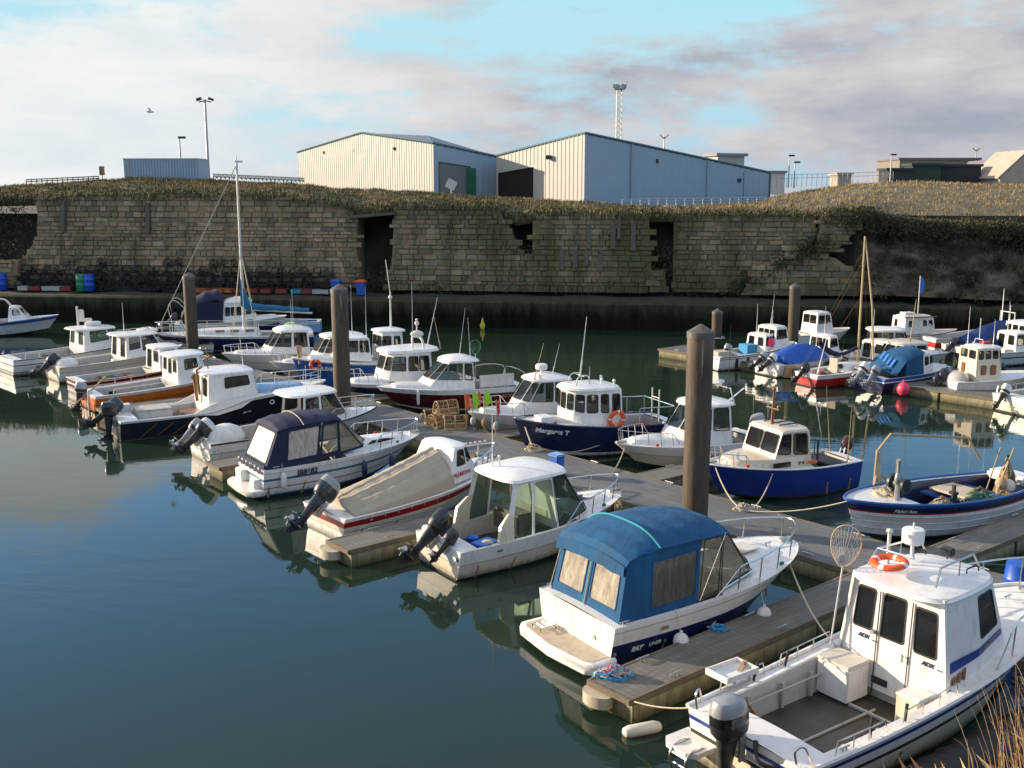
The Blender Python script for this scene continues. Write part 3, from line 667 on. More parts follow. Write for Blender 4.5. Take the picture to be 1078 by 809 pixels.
for x0_,w in ((1.66,1.0),): mb.tube(smooth_path([(x0_,1.08*t,2.175+.265*(1-abs(t)**3)) for t in [2*j/10-1 for j in range(11)]],2),.022)
mb.tube([(.725,.06,.80),(.93,.04,1.72)],.014); mb.build('seam','teal_seam',cn)
mb=MB(); mb.tube([(.705,-.02,.86),(.905,-.02,1.78)],.009); mb.cut(); mb.tube([(.70,1.07,.86),(.94,.995,1.78)],.009); mb.build_each('zip','rope_cream',cn)
# clear quarter screens and windscreen
cabin(B2,[(2.58,1.13,.96,2.80,1.0,2.14),(3.15,1.10,1.02,3.35,.96,2.12),(4.30,.80,1.12,3.55,.86,2.08),(4.62,.38,1.16,3.60,.42,2.10)],wins={0:[(.05,.95,.03,.97)],1:[(.04,.96,.03,.97)],2:[(.04,.96,.03,.97)]},front=[(.03,.97,.03,.97)],wallm='clear_vinyl',framem='dark_gasket',glassm='clear_vinyl',name='windscreen',rad=.03,openaft=True,wname='screen_pane')
mb=MB()
for sd in (-1,1): mb.cut(); mb.tube([(2.62,sd*1.13,.98),(3.4,sd*.96,2.12)],.014); mb.tube([(3.3,sd*1.06,1.06),(2.85,sd*.98,2.11)],.012); mb.tube([(3.18,sd*1.10,1.04),(4.35,sd*.82,1.14)],.02)
mb.build_each('canopy_frame','steel',B2.root)
cockpit_box(B2,(2.9,-.5,1.0),(.5,.55,.75),'helm_seat','seat_vinyl',bevel=.08); cockpit_box(B2,(2.9,.5,1.0),(.5,.55,.75),'passenger_seat','seat_vinyl',bevel=.08)
cockpit_box(B2,(3.5,0,1.0),(.3,1.5,.35),'dashboard','tan_deck',bevel=.05)
tk=trunk(B2,3.3,5.7,.86,.42,.10,h1=.04,cam=.08)
mb=MB(); mb.box((4.85,0,B2.zx(4.85)+.19),(.50,.50,.035),0); mb.build('deck_hatch','seat_vinyl',B2.root,bevel=.012)
bow_rail(B2,.42,.99,.46,.015,n=4)
mb=MB(); mb.tube([(3.6,-.90,B2.zx(3.6)+.05),(3.62,-.90,B2.zx(3.6)+.12),(4.3,-.80,B2.zx(4.3)+.12),(4.32,-.80,B2.zx(4.3)+.05)],.013); mb.build('grab_rail','pale_wood',B2.root)
def hulltext(b,s,size,x,t,mat,side=-1,**k):
    s0=b.sx(x); e=.03
    a=b.S(s0-e,t,side); c=b.S(s0+e,t,side); u=b.S(s0,min(1.0,t+.12),side)-b.S(s0,t-.12,side); r=(c-a) if side<0 else (a-c)
    n=r.cross(u).normalized(); p=b.S(s0,t,side)+n*.03
    return text(b.root,s,size,frame_T(p,r,u),mat,depth=.004,**k)
hulltext(B2,'BAY',.13,1.15,.44,'text_white',bold=.006,shear=.3); hulltext(B2,'LINER',.11,1.60,.45,'text_white',shear=.3)
hulltext(B2,'2052',.085,1.75,.74,'text_gold',bold=.004)
for x in (1.95,4.15):
    p=lx(B2,(x,-(B2.bx(x)+.12),.42)); fender(p,.3,.15,'fender_white','white round fender at the stern-ward side of the blue-canopied cruiser' if x<3 else 'white round fender near the bow of the blue-canopied cruiser',True,top=lx(B2,(x,-B2.bx(x)+.05,B2.zx(x)+.05)))
# ---- white pilothouse boat with green glass
C3=make_boat('pilothouse_boat','white pilothouse boat with tall green-tinted side glass and two tilted black outboards',(-1.70,22.80),35,5.45,2.15,.72,1.05,
  [(.08,'antifoul_dark'),(.52,'cream_gelcoat'),(.56,'grey_gelcoat'),(1,'clean_white')],tr=.92,fine=2.1,pw=.66,cock=dict(s1=.09,s0=.62,sw=.13,zf=.30),rub=None,rake=.8)
cb=cabin(C3,[(1.20,.93,.60,1.55,.80,2.02),(2.0,.97,.66,2.10,.84,2.06),(2.75,.96,.72,2.62,.84,2.05)],wins={0:[(.22,.97,.03,.95)],1:[(.04,.96,.03,.95)]},front=None,wallm='clean_white',framem='clean_white',glassm='green_glass',openaft=True,name='wheelhouse',rad=.05,
   roof=dict(ov=.07,aft=.16,fwd=.65,th=.05,cam=.10))
cabin(C3,[(2.75,.96,.74,2.64,.84,2.04),(3.85,.66,.92,3.10,.66,2.01),(4.10,.25,.96,3.20,.3,2.02)],wins={0:[(.03,.97,.04,.96)],1:[(.05,.95,.04,.96)]},front=[(.05,.95,.04,.96)],wallm='clean_white',framem='dark_gasket',glassm='green_glass',openaft=True,name='windscreen',rad=.04,wname='screen_pane')
mb=MB()
for sd in (-1,1): mb.cut(); mb.loft([[Vector((1.02,sd*1.0,.66)),Vector((1.45,sd*1.0,.66)),Vector((1.45,sd*.90,.66)),Vector((1.02,sd*.90,.66))],[Vector((1.10,sd*.97,1.10)),Vector((1.45,sd*.97,1.10)),Vector((1.45,sd*.88,1.10)),Vector((1.10,sd*.88,1.10))],[Vector((1.36,sd*.90,1.34)),Vector((1.50,sd*.90,1.34)),Vector((1.50,sd*.84,1.34)),Vector((1.36,sd*.84,1.34))]],0)
mb.build_each('side_wing','cream_gelcoat',C3.root)
cockpit_box(C3,(2.1,0,.85),(.5,1.1,.55),'helm_seat','grey_floor',bevel=.06); cockpit_box(C3,(2.95,0,1.0),(.5,1.2,.35),'dashboard','cream_gelcoat',bevel=.06)
cockpit_box(C3,(2.9,-.2,1.25),(.28,.4,.35),'seat_cover','seat_vinyl',bevel=.1)
trunk(C3,3.4,4.9,.62,.3,.05,cam=.07); mb=MB(); mb.box((4.2,.0,C3.zx(4.2)+.11),(.4,.42,.03),0); mb.build('deck_hatch','text_dark',C3.root,bevel=.012)
bow_rail(C3,.55,.99,.42,.014,n=4)
aerial(C3,(1.75,.35,2.1),1.35,(0,0)); mb=MB(); mb.cyl((1.85,.2,2.12),(1.85,.2,2.36),.025,.02); mb.ball((1.85,.2,2.4),.04); mb.build('mast_light','clean_white',C3.root)
outboard(C3,-.05,.05,.78,1.0,48,0,'outboard_black'); outboard(C3,-.02,-.48,.72,.62,50,.2,'outboard_black',label='small auxiliary outboard')
mb=MB(); mb.cyl((-.01,-.86,.52),(.0,-.86,.52),.05,n=12); mb.build('name_plate','text_dark',C3.root)
hulltext(C3,'B555',.07,1.05,.80,'text_dark',shear=.2)
mb=MB(); mb.box((.25,.7,.80),(.36,.3,.14),0); mb.build('stern_seat','clean_white',C3.root,bevel=.03)
p=lx(C3,(3.05,-(C3.bx(3.05)+.10),.40)); fender(p,.55,.10,'fender_white','white sausage fender on the side of the green-glassed pilothouse boat',top=lx(C3,(3.05,-C3.bx(3.05)+.03,1.0)))
# ---- speedboat under a beige cover
D4=make_boat('speedboat','white speedboat with a red side band under a ridged beige tarpaulin',(-4.75,25.35),41,5.7,2.2,.66,1.12,
  [(.42,'white_gelcoat'),(.46,'grey_gelcoat'),(.62,'cream_gelcoat'),(.84,'red_band'),(1,'clean_white')],tr=.9,fine=2.2,cock=dict(s1=.12,s0=.6,sw=.18,zf=.35),rub='clean_white',rake=.9)
mb=MB(); rows=[]
for i in range(25):
    x=.42+i*(3.45-.42)/24; t=i/24; w=D4.bx(x)-.06; zc=.90+.86*t**.85; ze=D4.zx(x)+.02+.30*t; rip=.022*math.sin(i*1.9)+.014*math.sin(i*3.1)
    r=[]
    for j in range(57):
        u=2*j/56-1; fold=.020*math.sin(u*17+.9*math.sin(t*3))+.010*math.sin(u*41+t*2); r.append(Vector((x+.10*math.sin(u*2),w*u,ze+(zc-ze)*(1-abs(u)**1.45)+.5*rip*(1-u*u)+fold*(1-abs(u)**3)-.05*math.sin(PI*t)*(1-u*u))))
    rows.append([Vector((x,-w-.02,D4.zx(x)-.02))]+r+[Vector((x,w+.02,D4.zx(x)-.02))])
mb.loft(rows,0,closed=False,cap0=True,cap1=True); mb.build('tarpaulin','beige_canvas',D4.root,ang=60)
mb=MB()
for k in range(7):
    x=.7+k*.4
    for sd in (-1,1): mb.tube([(x,sd*(D4.bx(x)-.03),D4.zx(x)+.04),(x+.04,sd*(D4.bx(x)+.03),D4.zx(x)-.16)],.007,n=4)
mb.build('lashing','rope_cream',D4.root)
cabin(D4,[(3.28,.92,.86,3.62,.72,1.80),(4.0,.86,.95,3.95,.70,1.82),(4.55,.55,1.02,4.15,.5,1.80)],wins={0:[(.35,.92,.48,.92)],1:[(.1,.9,.5,.92)]},front=[(.05,.95,.45,.9)],roof=dict(ov=.05,th=.04,cam=.05),name='wheelhouse')
text(D4.root,'BLUESTAR',.13,frame_T((3.74,-.905,1.14),(1,.06,.12),(-.05,.22,1)),'text_red',bold=.006,shear=.2)
trunk(D4,4.4,5.3,.5,.25,.08,cam=.05)
rl=bow_rail(D4,.72,.99,.42,.022,n=4)
mb=MB()
for i in range(9):
    s=.80+.18*i/9; q=D4.S(s,1,1); mb.ball((q.x,max(.05,q.y-.05),q.z+.46),(.055,.05,.05),n=8,k=5)
mb.build('rail_light','lamp_lens',D4.root)
outboard(D4,-.05,0,.80,1.12,46,0,'outboard_navy',leg='outboard_navy',band='outboard_grey')
mb=MB(); mb.tube(smooth_path([(.1,-.75,.74),(.3,-.9,.60),(.8,-1.0,.5),(1.0,-.95,.75)],5),.012); mb.build('stern_line','rope_cream',D4.root)
# ---- white cruiser with navy canopy
E5=make_boat('motor_cruiser','white motor cruiser with teal pinstripes and a navy canvas canopy, numbered on the side',(-7.9,29.05),34,6.0,2.3,.86,1.10,
  [(.10,'antifoul_blue'),(.14,'teal_stripe'),(.34,'white_gelcoat'),(.375,'teal_stripe'),(.60,'white_gelcoat'),(.68,'teal_stripe'),(.86,'white_gelcoat'),(.885,'grey_gelcoat'),(1,'clean_white')],tr=.92,fine=2.0,pw=.66,x0=.42,cock=dict(s1=.05,s0=.46,sw=.13,zf=.35),rub=None,rake=1.0)
mb=MB(); ol=[(.46,-1.0),(.15,-1.0),(-.02,-.8),(-.06,0),(-.02,.8),(.15,1.0),(.46,1.0)]
mb.loft([[Vector((x,y*.97,.10)) for x,y in ol],[Vector((x,y,.20)) for x,y in ol],[Vector((x,y,.28)) for x,y in ol]],0); mb.build('swim_platform','white_gelcoat',E5.root,bevel=.02)
cockpit_box(E5,(.36,.55,.44),(.26,.5,.34),'stern_locker','clean_white'); cockpit_box(E5,(.36,-.55,.40),(.26,.36,.28),'stern_step','clean_white')
cn=cabin(E5,[(.50,.96,.82,.98,.80,1.88),(1.05,1.02,.88,1.22,.84,1.98),(2.10,1.0,.93,2.30,.84,2.05)],wins={1:[(.07,.95,.14,.88)]},aft=[(.08,.92,.16,.94)],wallm='navy_canvas',framem='navy_canvas',glassm='white_curtain_vinyl',name='canopy',wname='canopy_window',rad=.05)
mb=MB(); canopy_roof(mb,[(.90,.86,1.84,1.92),(.98,.87,1.92,2.06),(1.3,.88,1.98,2.16),(1.7,.88,2.0,2.20),(2.2,.88,2.02,2.20),(2.7,.86,2.02,2.16),(2.95,.80,1.98,2.08)],0); mb.build('roof','navy_canvas',cn)
mb=MB(); mb.tube(smooth_path([(1.72,.9*t,2.0+.215*(1-abs(t)**2.4)) for t in [2*j/10-1 for j in range(11)]],2),.016); mb.build('seam','rope_cream',cn)
mb=MB(); mb.loft([[Vector((.47+.02*math.sin(j*2.3),.95*t,.98)) for j,t in enumerate([2*j/20-1 for j in range(21)])],[Vector((.37+.03*math.sin(j*1.9),1.0*t,.74)) for j,t in enumerate([2*j/20-1 for j in range(21)])]],0,closed=False,cap0=False,cap1=False); mb.build('skirt','navy_canvas',cn)
cabin(E5,[(2.12,1.0,.93,2.33,.83,2.0),(2.8,.92,.98,2.85,.79,1.99),(3.7,.66,1.04,3.0,.70,1.92),(4.0,.3,1.08,3.05,.3,1.93)],wins={0:[(.08,.93,.12,.92)],1:[(.03,.97,.05,.95)],2:[(.03,.97,.05,.95)]},front=[(.03,.97,.05,.95)],wallm='navy_canvas',framem='navy_canvas',glassm='clear_vinyl',openaft=True,name='windscreen',wname='screen_pane',rad=.03)
trunk(E5,2.9,5.5,.80,.38,.16,h1=.04,cam=.10)
mb=MB()
for sd in (-1,1):
    mb.cut(); mb.loft([[Vector((x,sd*(y+e),z)) for x,y,z in ((3.75,.80,1.12),(4.55,.66,1.13),(4.85,.56,1.14),(4.45,.60,1.20),(3.95,.72,1.21))] for e in (0,.02)],0)
mb.build_each('portlight','window_glass',E5.root)
bow_rail(E5,.60,.99,.42,.014,n=4); hulltext(E5,'JB8682',.22,1.75,.77,'text_dark',bold=.006,shear=.1)
for x,mat,lab in ((.95,'fender_white','white sausage fender at the stern corner of the navy-canopied cruiser'),(3.45,'fender_navy','navy fender amidships on the navy-canopied cruiser'),(4.45,'fender_navy','navy fender nearest the bow of the navy-canopied cruiser')):
    fender(lx(E5,(x,-(E5.bx(x)+.08),.52)),.42,.085,mat,lab,top=lx(E5,(x,-E5.bx(x)+.03,1.0)))
# ---- small pilothouse boat half hidden behind it
F6=make_boat('pilothouse_boat','white pilothouse boat with a long flat roof, half hidden behind the navy canopy',(-10.1,32.9),36,6.5,2.2,.72,1.05,
  [(.5,'white_gelcoat'),(.56,'grey_gelcoat'),(1,'clean_white')],tr=.9,cock=dict(s1=.1,s0=.6,sw=.14,zf=.3),rake=.8)
cabin(F6,[(3.2,.92,.66,3.3,.80,1.86),(3.9,.92,.74,3.9,.80,1.90),(5.1,.62,.95,4.5,.62,1.88)],wins={0:[(.15,.9,.35,.92)],1:[(.06,.94,.2,.93)]},front=[(.05,.95,.2,.93)],openaft=True,roof=dict(ov=.08,aft=.55,fwd=.25,th=.05,cam=.06))
trunk(F6,4.6,5.9,.6,.3,.08); bow_rail(F6,.6,.99,.42,.014,n=4,mid=True); aerial(F6,(3.6,-.4,1.85),1.0)
outboard(F6,-.05,.45,.75,.85,48,0,'outboard_grey',leg='outboard_grey'); outboard(F6,-.05,-.25,.78,1.0,50,0,'outboard_black',band='outboard_white')
mb=MB(); mb.ball((.75,-.35,.78),(.62,.60,.42),n=16,k=9); mb.build('stern_cover','white_gelcoat',F6.root); cockpit_box(F6,(.3,.4,.95),(.5,.5,.06),'bait_board','clean_white')
# ---- navy boat with swept sheer
G7=make_boat('fishing_boat','long navy-hulled fishing boat with white wheelhouse, light blue foredeck and white porthole',(-14.1,36.25),31,7.9,2.5,.74,1.00,
  [(.06,'worn_white'),(.10,'antifoul_dark'),(.90,'black_navy'),(1,'clean_white')],tr=.85,fine=2.0,cock=dict(s1=.08,s0=.42,sw=.16,zf=.30),rub='clean_white',rubr=.035,rubt=1.0,kick=(.36,.62,.34),rake=.6)
cabin(G7,[(3.05,1.02,.62,3.15,.90,2.08),(4.95,.98,.95,4.72,.86,2.10),(5.12,.55,1.1,4.85,.5,2.08)],wins={0:[(.36,.90,.60,.90)]},aft=[(.10,.32,.45,.88),(.62,.90,.45,.88)],front=[(.05,.95,.55,.92)],roof=dict(ov=.07,aft=.25,fwd=.1,th=.05,cam=.08))
mb=MB()
for sd in (-1,1):
    mb.cut(); mb.loft([[Vector((x,sd*(G7.bx(x)+.012),z)) for x,z in ((2.4,.76),(3.3,.66),(4.2,.84),(4.95,1.26),(3.2,1.10))],[Vector((x,sd*(G7.bx(x)-.05),z)) for x,z in ((2.4,.76),(3.3,.66),(4.2,.84),(4.95,1.26),(3.2,1.10))]],0)
mb.build_each('coaming','clean_white',G7.root)
trunk(G7,4.95,7.0,.80,.40,.16,mat='sky_blue',h1=.05,cam=.08)
mb=MB(); 
for sd in (-1,1):
    mb.cut(); q=G7.S(G7.sx(5.55),.72,sd); q.y+=sd*.02; mb.tube([q+Vector((.075*math.cos(a),0,.075*math.sin(a))) for a in [2*PI*i/16 for i in range(16)]],.022,closed=True)
mb.build_each('porthole','clean_white',G7.root)
mb=MB()
for x in (.7,1.3,1.9,2.5):
    mb.cut(); a=G7.S(G7.sx(x),.15,-1);c=G7.S(G7.sx(x+.55),.78,-1); mb.tube([a+Vector((0,-.015,0)),c+Vector((0,-.015,0))],.012,n=4)
mb.build_each('rust_streak','varnished_wood',G7.root)
mb=MB(); mb.box((2.75,0,.60),(.7,1.5,.08),0); mb.build('hatch_board','varnished_wood',G7.root); cockpit_box(G7,(1.35,.2,.62),(1.2,1.0,.5),'engine_box','worn_white',lid='grey_liner'); cockpit_box(G7,(.5,.75,.85),(.4,.4,.35),'stern_locker','worn_white')
outboard(G7,-.06,.55,.70,1.0,52,0,'outboard_navy'); outboard(G7,-.05,-.15,.70,1.0,2,0,'outboard_black')
mb=MB(); mb.tube([(2.95,-.3,1.3),(2.9,-.25,2.2),(3.1,-.2,2.3)],.05,n=6); mb.tube([(2.95,.1,1.0),(2.9,.2,1.9)],.06,n=6); mb.ball((2.9,.15,1.9),(.14,.12,.12)); mb.build('hung_oilskin','net_mix',G7.root)
mb=MB(); mb.cyl((3.4,.1,2.1),(3.4,.1,2.85),.025); mb.tube([(3.4,-.25,2.62),(3.4,.45,2.62)],.018); mb.ball((3.4,.1,2.9),.06); mb.box((3.4,-.2,2.68),(.08,.08,.10),0); mb.build('mast','varnished_wood',G7.root); aerial(G7,(4.5,-.7,2.1),1.7,(-.12,.0))
bow_rail(G7,.66,.98,.45,.016,n=5,mid=True,gap=True); hulltext(G7,'BH 114',.10,4.6,.55,'text_white')
# ---- orange boat
H8=make_boat('fishing_boat','bright orange-hulled fishing boat with a white wheelhouse and white gunwale',(-17.0,41.1),38,6.3,2.3,.72,1.12,
  [(.08,'antifoul_dark'),(.42,'orange_paint'),(.46,'varnished_wood'),(.84,'orange_paint'),(1,'clean_white')],tr=.88,cock=dict(s1=.06,s0=.52,sw=.16,zf=.3),rub='clean_white',rake=.7)
cabin(H8,[(3.35,.95,.6,3.42,.85,2.0),(4.5,.92,.9,4.35,.80,2.02),(4.85,.5,1.0,4.5,.5,2.02)],wins={0:[(.3,.85,.55,.9)]},aft=[(.08,.28,.5,.88),(.40,.60,.42,.88),(.70,.92,.5,.88)],front=[(.05,.95,.55,.92)],roof=dict(ov=.07,aft=.3,fwd=.25,th=.05,cam=.07))
side_rail(H8,.12,.44,-1,.22,.016); side_rail(H8,.12,.44,1,.22,.016); trunk(H8,4.6,6.0,.6,.3,.1)
mb=MB(); mb.tube([(-.5,.1,.25),(.75,.0,1.30)],.035); mb.build('tiller_pole','pale_wood',H8.root)
mb=MB(); 
for y in (-.6,.5,.9): mb.cut(); mb.tube(smooth_path([(.0,y,.75),(-.12,y,.95),(-.16,y,.5),(-.14,y,.05)],4),.03)
mb.build_each('stern_ladder','worn_white',H8.root); outboard(H8,-.08,.3,.6,.85,10,0,'outboard_grey')
# ---- boat with maroon bands
I9=make_boat('open_boat','low white open boat with two maroon bands and a small white shelter',(-18.95,44.4),39,6.0,2.2,.70,1.05,
  [(.30,'white_gelcoat'),(.36,'royal_blue'),(.40,'worn_white'),(.62,'maroon_paint'),(.72,'worn_white'),(.92,'maroon_paint'),(1,'clean_white')],tr=.88,cock=dict(s1=.05,s0=.55,sw=.15,zf=.3),rub='varnished_wood')
cabin(I9,[(3.5,.9,.65,3.55,.8,1.85),(4.6,.8,.9,4.4,.7,1.86)],wins={0:[(.2,.8,.5,.9)]},aft=[(.1,.4,.15,.88),(.55,.9,.45,.88)],front=[(.05,.95,.5,.92)],roof=dict(ov=.06,aft=.2,fwd=.2,th=.05,cam=.06)); trunk(I9,4.4,5.6,.5,.28,.1)
mb=MB(); mb.box((1.5,0,.55),(.3,1.7,.05),0); mb.cut(); mb.box((2.6,0,.55),(.3,1.7,.05),0); mb.build_each('thwart','varnished_wood',I9.root)
# ---- cream pilothouse boat
J10=make_boat('pilothouse_boat','cream pilothouse boat with a jutting flat wheelhouse roof and a tilted black outboard',(-21.25,47.6),41,6.3,2.4,.85,1.25,
  [(.30,'cream_gelcoat'),(.62,'white_gelcoat'),(.66,'grey_gelcoat'),(1,'cream_gelcoat')],tr=.9,cock=dict(s1=.06,s0=.5,sw=.15,zf=.3),rub='worn_white')
cabin(J10,[(3.1,1.0,.7,3.2,.9,2.10),(3.9,1.0,.9,3.9,.88,2.12),(5.2,.6,1.15,4.6,.62,2.08)],wins={0:[(.2,.9,.45,.92)],1:[(.05,.92,.3,.92)]},aft=[(.08,.34,.2,.9),(.62,.9,.2,.9)],front=[(.05,.95,.3,.92)],roof=dict(ov=.08,aft=.45,fwd=.4,th=.05,cam=.07)); trunk(J10,4.6,5.9,.6,.3,.1)
outboard(J10,-.05,0,.75,1.05,46,0,'outboard_black'); aerial(J10,(3.6,.4,2.15),1.6); cockpit_box(J10,(2.85,-.3,.62),(.35,.35,.5),'locker','clean_white')
mb=MB(); mb.ball((.55,-.45,.9),(.5,.5,.32),n=14,k=8); mb.build('stern_cover','white_gelcoat',J10.root)
# ---- large white cruiser at the far left
K11=make_boat('motor_cruiser','large white cruiser with thin navy side lines and blue-tinted wheelhouse windows',(-24.3,49.5),43,7.4,2.6,.95,1.35,
  [(.20,'white_gelcoat'),(.25,'navy_paint'),(.62,'white_gelcoat'),(.67,'navy_paint'),(1,'clean_white')],tr=.9,cock=dict(s1=.06,s0=.46,sw=.15,zf=.4),rub='navy_paint')
cabin(K11,[(3.4,1.0,.9,3.5,.88,2.25),(4.9,.95,1.1,4.6,.84,2.28),(6.1,.6,1.25,5.1,.6,2.22)],wins={0:[(.25,.96,.42,.92)],1:[(.04,.94,.3,.92)]},aft=[(.06,.32,.35,.9),(.62,.92,.35,.9)],front=[(.05,.95,.3,.92)],roof=dict(ov=.08,aft=.5,fwd=.2,th=.06,cam=.08),glassm='green_glass')
mb=MB(); mb.loft([[Vector((4.3+q*math.cos(2*PI*i/20)*1.6,q*math.sin(2*PI*i/20),z)) for i in range(20)] for q,z in ((.22,2.38),(.25,2.42),(.25,2.58),(.2,2.62))],0); mb.build('radar_dome','clean_white',K11.root)
side_rail(K11,.08,.32,-1,.3,.018); bow_rail(K11,.62,.99,.6,.02,n=5,mid=True); trunk(K11,5.4,6.8,.6,.3,.12); mb=MB(); mb.box((1.6,-1.0,1.02),(.5,.12,.06),0); mb.build('winch_pad','black_rubber',K11.root)
mb=MB(); mb.cyl((3.9,.9,2.2),(3.9,.9,3.5),.05); mb.box((4.05,.9,2.9),(.30,.25,.7),0); mb.box((4.3,.9,2.62),(.6,.2,.18),0); mb.build('pot_hauler','worn_white',K11.root,bevel=.03)
# ---- blue and white coble lying across at the far left
L12=make_boat('open_boat','pale blue and white open coble with a small cuddy, far left near the quay',(-36.2,62.6),15,8.3,2.7,.85,1.45,
  [(.10,'antifoul_dark'),(.75,'worn_white'),(.93,'mid_blue'),(1,'clean_white')],tr=.8,cock=dict(s1=.04,s0=.68,sw=.15,zf=.3),rub='mid_blue')
cabin(L12,[(5.5,.9,1.0,5.6,.75,2.15),(6.6,.6,1.25,6.1,.55,2.1)],wins={0:[(.3,.8,.45,.85)]},front=[(.08,.92,.4,.9)],openaft=True,roof=dict(ov=.05,th=.05,cam=.05))
for x in (3.9,4.5): 
    mb=MB(); mb.cyl((x,.2,.35),(x,.2,1.5),.30,n=14); mb.cyl((x,.2,1.5),(x,.2,1.53),.27,n=14); mb.build('blue_tub','mid_blue',L12.root)
mb=MB(); mb.cyl((2.6,0,.4),(2.6,0,3.2),.05); mb.ball((2.6,0,3.25),.18); mb.build('mast_light','worn_white',L12.root)
mb=MB(); mb.tube(smooth_path([(5.5,.6,2.1),(5.2,.6,2.6),(4.8,.6,2.7)],4),.07); mb.build('hauler_arm','worn_white',L12.root)

for i,b_ in enumerate((G7,H8,I9,J10,K11)): clutter(b_,i+3)
clutter(C3,31,.3,.18,.22)

K11.root.scale=(1,1,.84); J10.root.scale=(1,1,.90); L12.root.scale=(1,1,.80); I9.root.scale=(1,1,.94); H8.root.scale=(1,1,.95)
# ================================================================= FAR SIDE OF THE PONTOON (bows towards the camera-left)
def stern(bow,hd,L): return (bow[0]-L*math.cos(R(hd)),bow[1]-L*math.sin(R(hd)))
def coach(b,x0,x1,x2,w,z0,z1,wins=(.08,.92,.4,.92),aft=[(.1,.4,.1,.9),(.6,.9,.4,.9)],glass='window_glass',roof=None,wallm='clean_white',nw=1,taper=.72,openaft=False,corner=True,fr=.35,lean=.12,frontw=(.05,.95)):
    half=[(x0,w,z0,x0+.06,w*.9,z1),(x1,w*.98,z0+.06,x1-.04,w*.88,z1+.02),(x2,w*taper,z0+.14,x2-fr,w*taper*.98,z1)]
    if corner: half.append((x2+.22,w*taper*.5,z0+.18,x2-fr+.12,w*taper*.5,z1))
    u0,u1,v0,v1=wins; g=(u1-u0)/nw; W={0:[(u0+g*i+.02,u0+g*(i+1)-.02,v0,v1) for i in range(nw)],1:[(.05,.95,v0,v1)]}
    if corner: W[2]=[(.05,.95,v0,v1)]
    return cabin(b,half,wins=W,aft=aft,front=[(frontw[0],frontw[1],v0,v1)] if corner else [(.04,.49,v0,v1),(.51,.96,v0,v1)],roof=roof or dict(ov=.07,aft=.3,fwd=.2,th=.05,cam=.07),wallm=wallm,glassm=glass,openaft=openaft)
# ---- cream wheelhouse, blue hull, red outboard
bow=P(742,487,1.15)
a=make_boat('fishing_boat','blue-hulled fishing boat with cream wheelhouse and red-capped outboard, just right of the tallest pile',stern(bow,204,5.0),204,5.0,2.1,.86,1.12,[(.05,'antifoul_dark'),(.93,'royal_blue'),(1,'royal_blue')],tr=.72,fine=2.1,cock=dict(s1=.06,s0=.38,sw=.14,zf=.35),rub='clean_white',rubr=.022,rubt=1.0,rake=.5); F1=a
coach(a,1.95,2.65,3.25,.82,.88,1.95,wins=(.12,.92,.36,.92),aft=[(.1,.4,.3,.9),(.55,.9,.3,.9)],wallm='cream_gelcoat',fr=.30,roof=dict(ov=.05,aft=.12,fwd=.08,th=.05,cam=.06,mat='cream_gelcoat'),corner=False,taper=.92)
mb=MB(); o=[(1.9,-.86),(3.2,-.84),(4.35,-.40),(4.35,.40),(3.2,.84),(1.9,.86)]
dome(mb,[(p.x,p.y) for p in chaikin([Vector((x,y,0)) for x,y in o],1)],.85,1.22,.95,.03); mb.build('cabin_top','cream_gelcoat',a.root)
mb=MB()
for sd in (-1,1): mb.cut(); mb.box((3.0,sd*.845,1.06),(.60,.03,.14),0)
mb.build_each('portlight','window_glass',a.root,bevel=.01)
text(a.root,'B 9',.14,frame_T((2.35,.875,1.05),(-1,0,0),(0,0,1)),'text_dark',bold=.006); text(a.root,'AMBLE',.12,frame_T((1.98,.88,1.05),(-1,0,0),(0,0,1)),'flag_orange',bold=.006)
mb=MB()
for y in (-.35,.0,.35): mb.cut(); mb.tube([(2.15,y,2.04),(2.15,y,2.09),(2.75,y,2.08),(2.75,y,2.03)],.02)
mb.build_each('roof_rail','black_rubber',a.root)
mb=MB(); mb.tube([(2.75,0,2.0),(2.72,0,3.0)],[.05,.03]); mb.tube([(2.74,-.28,2.5),(2.74,.28,2.5)],.025); mb.ball((2.72,0,3.05),.06); mb.ball((2.74,.26,2.58),.06); mb.build('mast','varnished_wood',a.root)
outboard(a,-.10,-.2,.95,.75,-25,.3,'maroon_paint')
aerial(a,(.35,.5,.9),1.6,(-.05,0),mat='pale_wood'); aerial(a,(.15,-.5,.9),2.0,(.35,.1),mat='pale_wood'); bow_rail(a,.78,.99,.34,.013,n=3)
mb=MB(); mb.tube([(1.3,.3,.9),(1.3,.3,1.5)],.03); mb.tube([(1.0,-.2,.9),(1.0,-.2,1.4)],.02); mb.box((.7,0,.75),(.7,1.3,.08),0); mb.build('engine_hatch','black_rubber',a.root)
# ---- white pilothouse between the pile and margaret
bow=P(648,468,.95)
a=make_boat('pilothouse_boat','white pilothouse boat with rounded roof and bright blue fender, just left of the tallest pile',stern(bow,207,5.4),207,5.4,2.15,.74,.98,[(.08,'antifoul_dark'),(.55,'cream_gelcoat'),(.60,'grey_gelcoat'),(1,'clean_white')],tr=.9,cock=dict(s1=.08,s0=.5,sw=.14,zf=.3),rub=None,rake=.8); F2=a
coach(a,1.6,2.4,3.35,.90,.70,1.98,wins=(.1,.95,.38,.94),openaft=True,roof=dict(ov=.08,aft=.4,fwd=.12,th=.05,cam=.10),fr=.7); trunk(a,3.0,4.9,.68,.3,.14,cam=.08); bow_rail(a,.66,.99,.42,.014,n=4)
mb=MB(); mb.tube([(1.5,.8,1.98),(1.6,.7,2.5),(1.6,-.7,2.5),(1.5,-.8,1.98)],.022); mb.ball((1.6,.2,2.62),(.14,.14,.10)); mb.tube([(1.55,.5,2.0),(1.2,.9,2.5)],.05); mb.build('roof_gantry','steel',a.root)
